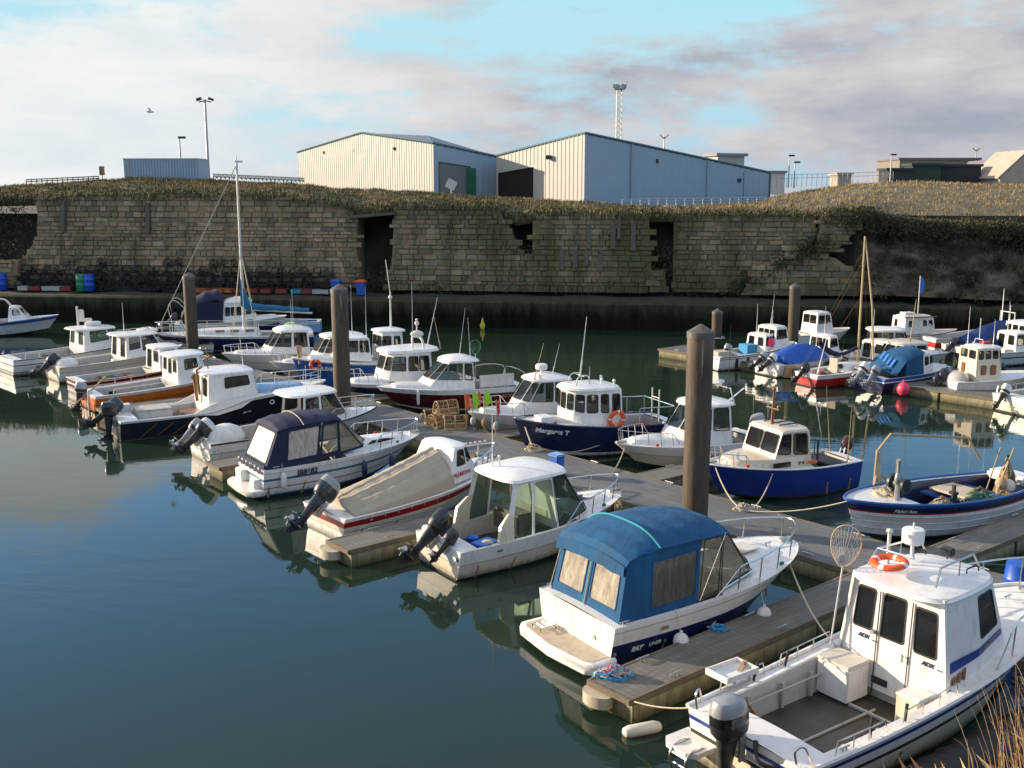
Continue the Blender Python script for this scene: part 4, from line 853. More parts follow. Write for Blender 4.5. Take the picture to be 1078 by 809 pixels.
aerial(a,(1.6,.6,2.5),2.0,mat='outboard_leg'); outboard(a,-.05,0,.72,1.0,10,0,'outboard_grey')
mb=MB(); mb.box((3.2,1.10,.50),(.24,.02,.06),0); mb.build('vent_grille','black_rubber',a.root)
fender(lx(a,(3.0,a.bx(3.0)+.10,.42)),.46,.10,'fender_blue','bright blue sausage fender on the white pilothouse boat beside the tall pile',top=lx(a,(3.0,a.bx(3.0),.9)))
# ---- navy boat named on the bow
bow=P(541,443,1.3)
a=make_boat('fishing_boat','navy fishing boat with upright many-windowed white wheelhouse and name lettered on the bow',stern(bow,204,5.7),204,5.7,2.3,.92,1.36,[(.05,'antifoul_dark'),(.14,'worn_white'),(.95,'navy_paint'),(1,'navy_paint')],tr=.82,fine=2.2,cock=dict(s1=.06,s0=.42,sw=.16,zf=.35),rub='navy_paint',rubr=.04,rubt=1.0,rake=.45); F3=a
cabin(a,[(2.15,.88,.85,2.18,.80,2.22),(3.55,.86,1.0,3.50,.78,2.24),(3.85,.60,1.1,3.78,.56,2.24),(3.95,.22,1.1,3.88,.2,2.24)],wins={0:[(.05,.27,.42,.88),(.36,.58,.42,.88),(.66,.96,.42,.88)],1:[(.08,.92,.42,.88)],2:[(.08,.92,.42,.88)]},front=[(.08,.92,.42,.88)],aft=[(.1,.35,.2,.9),(.6,.9,.45,.9)],roof=dict(ov=.10,aft=.15,fwd=.18,th=.06,cam=.07))
trunk(a,3.8,4.9,.6,.4,.10,mat='worn_white'); cockpit_box(a,(4.75,.25,1.32),(.45,.6,.22),'deck_box','clean_white')
hulltext(a,'Margaret T',.24,4.72,.78,'text_white',side=1,bold=.010,shear=.05)
mb=MB()
for y in (-.28,.28): mb.tube(smooth_path([(3.1,y,2.26),(3.15,y,2.62),(3.5,y,2.62),(3.6,y,2.26)],4),.022)
mb.tube([(3.3,-.28,2.62),(3.3,.28,2.62)],.02); mb.build('roof_gantry','steel',a.root); aerial(a,(3.3,.0,2.62),1.9,(-.35,-.25),.02); aerial(a,(3.0,.1,2.3),.6)
for x,y in ((2.3,.5),(2.55,.1),(2.3,-.4)):
    mb=MB(); mb.cyl((x,y,2.24),(x,y,2.42),.03); mb.ball((x,y,2.45),.055); mb.build('roof_lamp','clean_white',a.root)
mb=MB(); mb.tube([(.2,1.0,1.5),(1.6,1.05,1.55)],.02); mb.tube([(.2,-1.0,1.5),(1.6,-1.05,1.55)],.02); mb.tube([(.2,-1.0,1.5),(.2,1.0,1.5)],.02)
for x in (.2,.9,1.6):
    for sd in (1,-1): mb.cyl((x,sd*1.02,.9),(x,sd*1.02,1.53),.018)
mb.build('stern_rail','steel',a.root)
mb=MB(); mb.tube([(.5,.45,.9),(.5,.45,2.0)],.022); mb.tube([(.5,.0,.9),(.5,.0,2.0)],.022); mb.tube([(.5,.0,1.7),(.5,.45,1.7)],.018); mb.build('stern_gallows','worn_white',a.root)
def ring_thing(loc,rx,rz,label,r=.25):
    mb=MB(); n=28; rg=[]
    for i in range(n):
        t=2*PI*i/n; c=Vector((r*math.cos(t),r*math.sin(t),0)); d=Vector((math.cos(t),math.sin(t),0)); rg.append([c+d*.075*math.cos(2*PI*j/10)+Vector((0,0,.055*math.sin(2*PI*j/10))) for j in range(10)])
    mb.loft(rg+[rg[0]],0,cap0=False,cap1=False,rowm=[1 if i%7==0 else 0 for i in range(n)]+[0])
    o=mb.build('life_ring',['life_orange','reflective_tape'],loc=loc); o.rotation_euler=(rx,0,rz); return tag(o,label,'life ring')
ring_thing(lx(a,(2.45,.98,1.25)),R(80),R(204),'orange life ring hung on the side of the navy boat\'s wheelhouse')
mb=MB(); mb.face([(0,0,0),(.36,.05,.06),(.40,-.03,-.16),(.02,.03,-.26)],0); mb.face([(0,.004,0),(.02,.034,-.26),(.40,-.026,-.16),(.36,.054,.06)],0); mb.cyl((0,0,-.6),(0,0,.05),.012,m=1)
fl=mb.build('ensign_flag',['flag_red','pale_wood'],loc=lx(a,(.05,.9,1.75))); tag(fl,'small red flag on a staff at the stern of the navy boat','flag')
# ---- white pilothouse with dome radar
bow=P(492,433,1.1)
a=make_boat('pilothouse_boat','white pilothouse boat with small radar dome on its oval roof, behind the flag markers',stern(bow,209,5.3),209,5.3,2.1,.78,1.08,[(.08,'antifoul_dark'),(.5,'cream_gelcoat'),(.55,'grey_gelcoat'),(1,'clean_white')],tr=.9,cock=dict(s1=.08,s0=.5,sw=.14,zf=.3),rub=None,rake=.8)
coach(a,1.6,2.3,3.45,.90,.72,2.02,wins=(.1,.95,.4,.94),openaft=True,roof=dict(ov=.08,aft=.3,fwd=.15,th=.05,cam=.12),fr=.75); trunk(a,3.1,4.8,.66,.3,.12); bow_rail(a,.6,.99,.42,.014,n=4,mid=True)
mb=MB(); mb.cyl((2.2,-.2,2.15),(2.2,-.2,2.28),.05); mb.loft([[Vector((2.2+q*math.cos(2*PI*i/18),-.2+q*math.sin(2*PI*i/18),z)) for i in range(18)] for q,z in ((.18,2.28),(.22,2.32),(.22,2.44),(.17,2.49))],0); mb.build('radar_dome','clean_white',a.root)
aerial(a,(2.9,.5,2.1),1.2,(-.55,-.3),mat='pale_wood'); aerial(a,(1.6,-.4,2.1),1.0,(-.4,-.2)); outboard(a,-.05,0,.72,.95,5,0,'outboard_grey')
mb=MB(); mb.cyl((2.7,.55,2.08),(2.7,.55,2.24),.05); mb.build('horn','clean_white',a.root)
# ---- maroon cruiser
bow=P(396,408,1.1)
a=make_boat('pilothouse_boat','maroon-hulled cruiser with a white domed wheelhouse roof, moored beside the creel pile',stern(bow,204,6.0),204,6.0,2.3,.88,1.14,[(.06,'antifoul_dark'),(.14,'worn_white'),(.74,'maroon_paint'),(.78,'black_rubber'),(1,'clean_white')],tr=.9,fine=2.1,cock=dict(s1=.06,s0=.45,sw=.15,zf=.35),rub=None,rake=.9)
coach(a,2.2,2.7,4.1,.92,.85,2.0,wins=(.1,.9,.35,.92),openaft=True,roof=dict(ov=.10,aft=.4,fwd=.05,th=.05,cam=.15),fr=.95); trunk(a,3.6,5.4,.7,.35,.10,cam=.08); hulltext(a,'ARCTIC',.16,1.0,.62,'text_gold',side=1,bold=.008,shear=.2); hulltext(a,'Scarlet',.12,4.85,.60,'text_gold',side=1)
cockpit_box(a,(1.2,.75,1.15),(1.5,.06,.5),'spray_dodger','worn_white'); cockpit_box(a,(.8,0,.7),(.5,1.2,.5),'bench','clean_white')
mb=MB(); mb.tube(smooth_path([(.2,-.95,.9),(.2,-.95,1.45),(1.4,-1.0,1.5),(1.6,-1.0,.95)],3),.02); mb.tube(smooth_path([(.1,-.9,.9),(.05,-.9,1.4),(.05,.9,1.4),(.1,.9,.9)],3),.02); mb.build('stern_rail','steel',a.root)
landing_net(lx(a,(1.9,.2,.9)),lx(a,(1.9,.2,2.2)),None,.42,.55,'green-rimmed landing net standing up from the maroon cruiser',mat='net_green',frame='rope_green',rz=0)
aerial(a,(2.4,-.3,2.1),1.9,(-.35,-.2)); aerial(a,(2.2,.4,2.1),1.6,(.1,.0))
fender(lx(a,(4.6,a.bx(4.6)+.06,.75)),.55,.06,'fender_white','slim white fender on the maroon hull near its bow',top=lx(a,(4.6,a.bx(4.6),1.1)))
# ---- white boat with the searchlight roof
bow=P(352,404,1.0)
a=make_boat('pilothouse_boat','white wheelhouse boat with navy hull band and cluttered roof arch, right of the middle pile',stern(bow,212,6.0),212,6.0,2.3,.82,1.06,[(.06,'antifoul_dark'),(.45,'worn_white'),(.80,'navy_paint'),(1,'clean_white')],tr=.9,cock=dict(s1=.06,s0=.45,sw=.15,zf=.35),rub='clean_white',rake=.9)
coach(a,2.0,3.2,3.9,.95,.85,2.12,wins=(.08,.95,.38,.86),nw=2,roof=dict(ov=.14,aft=.6,fwd=.2,th=.10,cam=.05),fr=.25); trunk(a,3.6,5.3,.7,.35,.12)
mb=MB(); mb.tube(smooth_path([(2.2,-.5,2.2),(2.25,-.4,2.6),(2.25,.4,2.6),(2.2,.5,2.2)],4),.05); mb.ball((2.25,0,2.75),(.30,.24,.15)); mb.cyl((2.25,.0,2.85),(2.25,0,3.2),.03); mb.ball((2.25,0,3.2),.10); mb.ball((2.25,0,3.35),.06); mb.build('roof_arch','worn_white',a.root)
aerial(a,(2.8,.7,2.2),2.8,r=.016,mat='alloy_mast'); aerial(a,(1.5,-.5,2.2),2.0,(-.4,.2),.018); aerial(a,(1.3,.3,2.1),1.4,(.3,0),.018,mat='pale_wood'); bow_rail(a,.7,.99,.4,.015)
# ---- blue trawler-like boat
bow=P(307,376,1.5)
a=make_boat('fishing_boat','high-bowed mid-blue fishing boat with a white wheelhouse, partly behind the middle pile',stern(bow,209,5.7),209,5.7,2.4,1.0,1.50,[(.05,'antifoul_dark'),(.93,'mid_blue'),(1,'clean_white')],tr=.82,cock=dict(s1=.05,s0=.3,sw=.16,zf=.4),rub='clean_white',rubr=.03,rake=.5)
coach(a,.7,1.3,1.75,.8,1.0,2.4,wins=(.2,.8,.5,.85),fr=.1,corner=False); coach(a,2.3,2.9,3.6,.85,1.15,2.2,wins=(.1,.95,.4,.9),nw=2,fr=.3,roof=dict(ov=.05,aft=.05,fwd=.05,th=.05,cam=.05))
hulltext(a,'ELEANOR',.24,4.3,.72,'text_white',side=1,bold=.012); trunk(a,3.6,5.0,.6,.35,.12)
mb=MB(); mb.tube([(1.0,0,2.4),(1.0,0,4.2)],[.05,.03]); mb.ball((1.0,0,3.9),.10); mb.tube([(1.0,0,4.1),(1.25,.15,5.6)],.02); mb.build('mast','worn_white',a.root); aerial(a,(2.7,-.5,2.3),2.2); aerial(a,(2.4,.5,2.3),2.2)
mb=MB(); mb.cyl((5.4,.22,1.2),(5.5,.22,2.0),.07); mb.cut(); mb.cyl((5.2,-.32,1.2),(5.2,-.32,1.9),.07); mb.build_each('bollard','pale_wood',a.root)
ring_thing(lx(a,(4.9,.78,1.2)),R(75),R(200),'white-banded life ring on the bow of the mid-blue fishing boat',.2)
# ---- white pilothouse beyond
bow=P(284,381,1.05)
a=make_boat('pilothouse_boat','white pilothouse boat whose rounded bow shows left of the mid-blue fishing boat',stern(bow,211,5.8),211,5.8,2.2,.8,1.05,[(.5,'cream_gelcoat'),(.55,'grey_gelcoat'),(1,'clean_white')],tr=.9,cock=dict(s1=.08,s0=.5,sw=.14,zf=.3),rub='grey_gelcoat',rake=.8)
coach(a,1.6,2.6,3.7,.90,.75,2.05,wins=(.1,.95,.4,.92),roof=dict(ov=.08,aft=.3,fwd=.1,th=.05,cam=.08),fr=.6); trunk(a,3.4,5.2,.66,.3,.10); bow_rail(a,.62,.99,.4,.016)
mb=MB(); mb.box((4.6,.2,1.25),(.4,.3,.16),0); mb.build('windlass','grey_floor',a.root)
bow=P(233,373,1.0)
a=make_boat('pilothouse_boat','white pilothouse boat with a mushroom-shaped roof and raked windscreen, before the yacht',stern(bow,208,5.8),208,5.8,2.2,.86,1.05,[(.10,'antifoul_dark'),(.5,'white_gelcoat'),(.55,'grey_gelcoat'),(1,'clean_white')],tr=.9,cock=dict(s1=.08,s0=.5,sw=.14,zf=.3),rub=None,rake=.8)
coach(a,1.7,2.6,3.7,.90,.75,1.98,wins=(.1,.9,.36,.92),roof=dict(ov=.12,aft=.35,fwd=.1,th=.06,cam=.16),fr=.7); trunk(a,3.4,5.2,.68,.3,.10); bow_rail(a,.62,.99,.35,.016); aerial(a,(2.4,.5,2.1),1.9); aerial(a,(2.2,-.5,2.1),1.3)
# ---- sailing yacht with blue sail cover
a=make_boat('sailing_yacht','navy-hulled sailing yacht with a tall silver mast and blue sail cover along its boom',(P(330,366,0).x,P(330,366,0).y),192,8.6,2.6,.85,1.05,[(.08,'worn_white'),(.14,'antifoul_dark'),(.85,'navy_paint'),(1,'clean_white')],tr=.72,fine=2.2,pw=.8,cock=dict(s1=.06,s0=.34,sw=.3,zf=.45),rub='clean_white',rake=1.0)
trunk(a,2.8,6.6,.85,.45,.32,h1=.18,cam=.10)
mb=MB()
for sd in (-1,1):
    for x in (3.4,4.2,5.0): mb.cut(); mb.box((x,sd*.80,1.16),(.5,.05,.14),0)
mb.build_each('portlight','window_glass',a.root,bevel=.02)
mx=3.75
mb=MB(); mb.tube([(mx,0,1.2),(mx,0,10.2)],[.085,.06],n=10); mb.tube([(mx,-.8,5.6),(mx,.8,5.6)],.03); mb.tube([(mx,-.4,8.0),(mx,.4,8.0)],.025); mb.cyl((mx,0,10.2),(mx,0,10.6),.02); mb.box((mx-.12,0,10.25),(.4,.08,.1),0); mb.build('mast','alloy_mast',a.root)
mb=MB(); top=Vector((mx,0,10.1))
mb.tube([top,(8.4,0,1.1)],.026,n=6); 
for sd in (-1,1):
    mb.tube([top,(mx,sd*.8,5.6),(mx-.1,sd*1.15,.95)],.018,n=4); mb.tube([(mx,0,5.5),(mx-.7,sd*1.1,.95)],.016,n=4); mb.tube([(mx,0,5.5),(mx+.6,sd*1.1,.95)],.016,n=4)
mb.build('rigging','rope_cream',a.root)
mb=MB(); mb.tube([(mx,0,2.25),(.0,0,1.95)],.06); mb.build('boom','alloy_mast',a.root)
mb=MB(); rg=[]
for i in range(18):
    t=i/17; x=mx+.12-3.7*t; zc=2.42-.30*t+.75*max(0,1-t*7)**1.2; w=.20*(1-.55*t)+.012*math.sin(i*2); h=.20*(1-.45*t)+.55*max(0,1-t*6)
    rg.append([Vector((x,w*math.cos(2*PI*j/12),zc+h*math.sin(2*PI*j/12)+.02*math.sin(j+i*1.3))) for j in range(12)])
mb.loft(rg,0); mb.build('sail_cover','sail_blue',a.root)
bow_rail(a,.8,.99,.6,.018,n=3,mid=True)
mb=MB(); 
for sd in (-1,1):
    for x in (.3,1.6,3.0,4.4,5.8): mb.cyl((x,sd*(a.bx(x)-.08),a.zx(x)),(x,sd*(a.bx(x)-.08),a.zx(x)+.6),.016,n=5)
    mb.tube([(x,sd*(a.bx(x)-.08),a.zx(x)+.58) for x in (.3,1.6,3.0,4.4,5.8,6.6)],.009,n=4)
mb.build('guard_rail','steel',a.root)
mb=MB()
mb.ball((1.2,.1,1.15),(.45,.40,.35),n=10,k=6); mb.build('cockpit_cover','flag_lime',a.root)
# ---- cruiser with dark canopy
p0=P(178,352,.2)
a=make_boat('motor_cruiser','white cruiser with a sagging dark navy canopy behind the left pile',(p0.x,p0.y),14,7.0,2.5,.9,1.15,[(.1,'antifoul_dark'),(.55,'navy_paint'),(.6,'clean_white'),(1,'clean_white')],tr=.92,x0=.4,cock=dict(s1=.05,s0=.45,sw=.14,zf=.4),rub='clean_white')
mb=MB(); canopy_roof(mb,[(.8,1.0,1.2,1.5),(1.3,.98,1.9,2.3),(2.2,.96,2.2,2.75),(2.9,.95,2.3,2.85),(3.3,.9,2.1,2.5)],0); mb.loft([[Vector((.7,-1.0,.9)),Vector((.7,1.0,.9))],[Vector((1.25,-.95,2.2)),Vector((1.25,.95,2.2))]],0,closed=False,cap0=False,cap1=False)
for sd in (-1,1): mb.face([(.8,sd*1.02,.92),(3.2,sd*1.02,1.0),(3.3,sd*.92,2.15),(2.2,sd*.96,2.2),(1.3,sd*.98,1.92)],0)
mb.build('canopy','navy_canvas',a.root)
coach(a,3.2,4.4,5.0,.95,.95,2.1,wins=(.08,.95,.3,.75),nw=3,roof=dict(ov=.08,aft=.1,fwd=.15,th=.06,cam=.22),fr=.3); trunk(a,4.6,6.4,.7,.35,.12)
mb=MB(); mb.tube(smooth_path([(.3,-.9,.9),(.1,-.9,1.9),(.5,-.9,2.3),(1.2,-.9,1.6)],4),.03); mb.tube(smooth_path([(.3,.9,.9),(.1,.9,1.9),(.5,.9,2.3),(1.2,.9,1.6)],4),.03); mb.build('canopy_frame','steel',a.root); outboard(a,.2,.5,.8,1.0,50,0,'outboard_black')
# ---- tender beyond
p0=P(338,350,0)
a=make_boat('rowing_boat','pale blue rowing boat lying afloat beyond the sailing yacht',(p0.x,p0.y),185,4.2,1.6,.75,.85,[(.1,'antifoul_dark'),(.8,'sky_blue'),(1,'clean_white')],tr=.8,cock=dict(s1=.05,s0=.85,sw=.08,zf=.2),rub='clean_white',linerm='mid_blue')
# ---- open coble, white with blue inside
bow=P(891,528,1.15)
a=make_boat('open_boat','open white clinker coble, blue inside, with red and navy bands and nets piled aboard',stern(bow,209,6.6),209,6.6,2.25,.88,1.2,[(.06,'antifoul_dark'),(.24,'worn_white'),(.43,'clean_white'),(.62,'worn_white'),(.70,'clean_white'),(.74,'red_paint'),(.90,'navy_paint'),(1,'mid_blue')],tr=.62,fine=2.3,pw=.72,cock=dict(s1=.05,s0=.74,sw=.10,zf=.28),linerm='navy_paint',floorm='navy_paint',rub='mid_blue',rubr=.035,rubt=1.0,rake=.35,deckm='clean_white',sheer=2.2); K=a
mb=MB()
for t in (.24,.43,.62):
    for sd in (1,-1): mb.cut(); mb.tube([a.S(i/24,t,sd)+Vector((0,sd*.006,0)) for i in range(25)],.012,n=4)
mb.build_each('strake_edge','worn_white',a.root)
mb=MB()
for x in (1.3,2.7): mb.cut(); mb.box((x,0,.62),(.28,2*(a.bx(x)-.16),.05),0)
mb.build_each('thwart','mid_blue',a.root); cockpit_box(a,(2.3,-.15,.78),(.95,1.15,.06),'hatch_board','tan_deck')
cockpit_box(a,(.35,0,.95),(.6,1.2,.25),'stern_cover','clean_white',bevel=.08)
hulltext(a,'Mabel Ann',.14,5.4,.82,'text_white',side=1,shear=.25)
mb=MB()  # hauling davit, pot hauler
mb.tube([(5.25,.35,.9),(5.3,.40,1.5),(5.75,.75,2.25)],[.07,.06,.05],n=8); mb.cyl((5.75,.75,2.25),(5.80,.80,1.95),.012); mb.ball((5.80,.80,1.80),(.07,.07,.16)); mb.build('davit','galvanised',a.root)
mb=MB(); mb.cyl((4.95,.20,.95),(4.95,.20,1.35),.06); mb.cyl((4.95,.02,1.4),(4.95,.38,1.4),.17,n=16); mb.cyl((4.95,-.05,1.4),(4.95,.02,1.4),.24,n=16); mb.build('pot_hauler','outboard_leg',a.root)
mb=MB(); mb.tube([(4.6,-.95,.9),(4.55,-.95,1.95),(4.1,-.95,2.35),(1.2,-.80,1.95),(.7,-.75,1.3)],.035,n=7); mb.tube([(4.0,-.95,1.0),(4.5,-.95,1.4)],.03); mb.build('gantry_pole','pale_wood',a.root)
mb=MB()
for k in range(7): mb.tube(smooth_path([(4.5+.04*math.sin(k*2),-.95+.04*math.cos(k*3),1.95),(4.48+.05*math.sin(k),-.95,1.6),(4.5+.12*math.sin(k*1.7),-.95+.08*math.cos(k),1.1)],4),.028,n=5)
mb.build('hung_twine','rope_cream',a.root)
def heap(root_or_none,c,r,mats,name,n=26,seed=3,label=None,cat=None):
    rnd=random.Random(seed); mb=MB(); c=Vector(c)
    rings=[]
    for k in range(6):
        t=k/5; rings.append([c+Vector((r[0]*(1-t**1.6)*math.cos(2*PI*i/14)*(1+.25*math.sin(i*2.3+k)),r[1]*(1-t**1.6)*math.sin(2*PI*i/14)*(1+.25*math.cos(i*1.7+k)),r[2]*t+.04*math.sin(i*3.1+k*2)+(-.05 if k==0 else 0))) for i in range(14)])
    mb.loft(rings,0)
    for k in range(n):
        a0=rnd.uniform(0,2*PI); q=rnd.uniform(.1,.9); pts=[]
        for j in range(6):
            a1=a0+j*.5+rnd.uniform(-.3,.3); qq=min(1,max(0,q+rnd.uniform(-.25,.25))); pts.append(c+Vector((r[0]*qq*math.cos(a1),r[1]*qq*math.sin(a1),r[2]*(1-qq**1.3)+.03+rnd.uniform(0,.05))))
        mb.tube(smooth_path(pts,3),.014,m=rnd.randrange(1,len(mats)),n=4)
    o=mb.build(name,mats,root_or_none)
    if label: tag(o,label,cat)
    return o
heap(None,lx(a,(3.5,.30,.35)),(.55,.42,.50),['net_grey','rope_cream','net_mix'],'fishing_net',label='heap of pale fishing net in the middle of the open coble',cat='net')
heap(None,lx(a,(2.2,.42,.38)),(.85,.34,.56),['net_green','net_mix','rope_cream','rope_green'],'fishing_net',seed=8,label='heap of green and brown net along the near side of the open coble',cat='net',n=40)
heap(None,lx(a,(1.0,.30,.5)),(.28,.26,1.15),['net_mix','rope_cream','net_green'],'fishing_net',seed=5,label='tall bundle of yellow net gathered upright at the coble\'s stern',cat='net')
for i,(x,y,z) in enumerate(((1.55,.55,1.05),(1.35,.65,.98))):
    mb=MB(); mb.ball((0,0,0),(.15,.15,.17),n=14,k=9); tag(mb.build('net_float','pale_wood' if i==0 else 'seat_vinyl',loc=lx(a,(x,y,z))),['tan ball float','pale ball float'][i]+' resting on the nets in the open coble','float')
mb=MB(); mb.tube([(1.75,.6,.9),(1.15,.55,1.95)],.025); mb.cut(); mb.tube([(1.3,-.1,.5),(1.2,.2,1.9)],.02); mb.build_each('oar','pale_wood',a.root)
mb=MB()
for x,y in ((3.4,.55),(3.95,1.02)): mb.cut(); mb.box((x,y,1.02),(.07,.07,.46),0); mb.box((x,y,1.05),(.12,.20,.07),0)
mb.build_each('mooring_post','black_rubber',a.root)
heap(a.root,(5.2,-.05,1.12),(.28,.30,.14),['rope_cream','net_grey','rope_cream'],'coiled_rope',n=14)
# ================================================================= THE PONTOON BEYOND (right)
bg='boats moored in the harbour'
def aftcoach(b,x0,x1,w,z0,z1,nw=2,wallm='clean_white',roof=None):
    return cabin(b,[(x0,w,z0,x0+.1,w*.9,z1),(x1,w*.85,z0+.1,x1-.25,w*.78,z1)],wins={0:[(.1,.9,.5,.9)]},aft=[(.06+.9*i/nw,.02+.9*(i+1)/nw,.5,.9) for i in range(nw)],front=[(.06,.94,.5,.9)],roof=roof or dict(ov=.05,aft=.12,fwd=.1,th=.05,cam=.06),wallm=wallm)
p0=P(746,389,0)
a=make_boat('fishing_boat','white open fishing boat with black strip fenders, just right of the tallest pile',(p0.x,p0.y),27,6.2,2.3,.85,1.3,[(.06,'antifoul_dark'),(.80,'white_gelcoat'),(.85,'black_rubber'),(1,'clean_white')],tr=.85,cock=dict(s1=.05,s0=.6,sw=.15,zf=.3),rub='black_rubber',linerm='tan_deck'); a.root.scale=(.88,.88,.82)
aftcoach(a,4.0,5.2,.85,.9,2.35,3); aerial(a,(4.5,.2,2.4),1.9,(.2,0)); aerial(a,(4.2,-.3,2.4),1.0)
mb=MB()
for x in (1.2,2.0,2.9,3.8,4.6): mb.cut(); q=a.S(a.sx(x),.5,-1); mb.box((q.x,q.y-.03,q.z),(.16,.06,.62),0)
mb.build_each('strip_fender','black_rubber',a.root)
cockpit_box(a,(1.0,.2,.75),(1.0,.8,.55),'engine_box','tan_deck'); cockpit_box(a,(3.2,.5,.9),(.8,.8,.7),'fish_bin','rope_blue')
mb=MB(); mb.ball((0,0,0),(.24,.24,.26)); tag(mb.build('buoy','fender_pink',loc=lx(a,(3.95,-.5,1.45))),'pink ball buoy hung by the wheelhouse of the strip-fendered boat','buoy')
p0=P(806,396,0)
a=make_boat('open_boat','small white boat under a bright blue sheet, two raised outboards at its stern',(p0.x,p0.y),29,5.6,2.2,.75,1.05,[(.1,'antifoul_dark'),(.7,'white_gelcoat'),(1,'clean_white')],tr=.9,cock=dict(s1=.1,s0=.6,sw=.15,zf=.3),rub='grey_gelcoat'); a.root.scale=(.88,.88,.82)
mb=MB(); rr=[]
for i in range(15):
    x=.7+i*2.9/14; w=a.bx(x)-.02; zc=1.25+.45*math.sin(i*.19); rr.append([Vector((x,w*(2*j/12-1),a.zx(x)+.03+(zc-a.zx(x))*(1-abs(2*j/12-1)**1.5)+.02*math.sin(i*2+j))) for j in range(13)])
mb.loft(rr,0,closed=False); mb.build('tarpaulin','bright_blue_canvas',a.root); aftcoach(a,3.8,4.8,.8,.8,2.1,3); aerial(a,(4.2,0,2.15),1.7)
outboard(a,-.05,.35,.75,.95,50,0,'outboard_grey'); outboard(a,-.05,-.35,.75,.95,50,0,'outboard_white')
mb=MB(); mb.box((.7,-1.02,.36),(.65,.30,.62),0); mb.build('float_box','pale_wood',a.root)
p0=P(848,407,0)
a=make_boat('sailing_boat','red-hulled sailing boat with a wooden mast, slanting spar and tan hatch',(p0.x,p0.y),27,5.2,2.1,.72,.95,[(.08,'antifoul_dark'),(.70,'red_paint'),(.74,'clean_white'),(1,'clean_white')],tr=.78,fine=2.2,cock=dict(s1=.06,s0=.4,sw=.2,zf=.35),rub='clean_white'); a.root.scale=(.88,.88,.82)
trunk(a,1.9,4.3,.70,.4,.32,h1=.14,cam=.08)
mb=MB(); mb.box((1.85,0,1.05),(.06,.6,.75),0); mb.build('hatch_board','tan_deck',a.root,bevel=.02)
mb=MB()
for y in (-.5,.5): mb.cut(); mb.cyl((1.80,y,1.05),(1.87,y,1.05),.14,n=14)
mb.build_each('portlight','window_glass',a.root)
mb=MB(); mb.tube([(3.5,0,1.0),(3.5,0,8.1)],[.065,.045],n=8); mb.build('mast','mast_wood',a.root)
mb=MB(); mb.tube([(3.55,0,8.0),(4.1,-.2,4.2),(4.3,-.3,1.2)],[.035,.05,.05],n=8); mb.build('gaff_spar','mast_wood',a.root)
mb=MB(); mb.tube([(3.5,0,7.4),(.1,.5,1.0)],.006,n=4); mb.tube([(3.5,0,6.8),(.6,.9,.9)],.006,n=4); mb.tube([(3.5,0,4.8),(1.4,.9,.9)],.006,n=4); mb.tube([(3.5,0,7.2),(3.2,1.0,.9)],.005,n=4); mb.tube([(3.5,0,7.2),(3.2,-1.0,.9)],.005,n=4); mb.build('rigging','net_mix',a.root)
mb=MB(); mb.tube(smooth_path([(3.4,0,1.9),(2.5,.1,1.6),(1.7,.15,1.75),(.9,.2,2.4)],4),[.10]*6+[.16]*6+[.10]*(len(smooth_path([(3.4,0,1.9),(2.5,.1,1.6),(1.7,.15,1.75),(.9,.2,2.4)],4))-12)); mb.build('furled_sail','navy_canvas',a.root)
outboard(a,-.06,.1,.7,.9,42,0,'outboard_black'); aerial(a,(.3,-.5,.8),2.0,(.5,0),.03,mat='clean_white')
mb=MB(); mb.tube([(5.05,-.30,.55),(5.10,-.32,.25)],.08); mb.build('bow_fender','fender_white',a.root)
p0=P(914,413,0)
a=make_boat('motor_cruiser','blue-hulled cabin boat with a blue canvas cockpit cover and two white outboards',(p0.x,p0.y),29,5.6,2.2,.85,1.05,[(.06,'antifoul_dark'),(.72,'navy_paint'),(.78,'clean_white'),(1,'mid_blue')],tr=.9,cock=dict(s1=.08,s0=.5,sw=.14,zf=.35),rub='mid_blue'); a.root.scale=(.88,.88,.82)
cabin(a,[(1.5,.95,.9,1.55,.9,1.75),(2.85,.92,.9,2.75,.85,2.0)],wallm='blue_canvas',name='canopy'); mb=MB(); canopy_roof(mb,[(.75,1.0,.95,1.1),(1.5,.98,1.7,1.95),(2.2,.95,1.9,2.2),(2.85,.92,2.0,2.25)],0); mb.build('canopy_roof','blue_canvas',a.root)
mb=MB(); 
for k in range(4): mb.cut(); mb.box((1.08+k*.1,-.45+k*.3,1.52+k*.10),(.5,.14,.02),0,ry=-.85)
mb.build_each('canopy_panel','flag_blue',a.root)
coach(a,2.85,3.4,3.9,.85,.9,1.9,wins=(.2,.85,.4,.85),fr=.2); trunk(a,3.8,5.0,.6,.3,.14); outboard(a,-.06,.4,.85,1.05,42,0,'outboard_white',leg='outboard_grey'); outboard(a,-.06,-.35,.85,.95,38,0,'outboard_grey',leg='outboard_grey')
mb=MB(); mb.tube([(-.2,.9,.8),(.9,.95,1.2)],.05); mb.build('stern_rail','worn_white',a.root)
pk=P(951,410,.35); mb=MB(); mb.ball((0,0,0),(.27,.27,.3),n=14,k=9); mb.cyl((0,0,.28),(0,0,.4),.05); tag(mb.build('buoy','fender_pink',loc=pk),'bright pink ball buoy floating beside the blue-hulled cabin boat','buoy')
p0=P(995,418,0)
a=make_boat('fishing_boat','stubby white boat with tall cream many-windowed wheelhouse, nearest of the far right row',(p0.x,p0.y),8,4.6,2.3,.95,1.25,[(.08,'antifoul_blue'),(.5,'grey_gelcoat'),(1,'worn_white')],tr=.85,cock=dict(s1=.1,s0=.25,sw=.15,zf=.35),rub='worn_white'); a.root.scale=(.88,.88,.82)
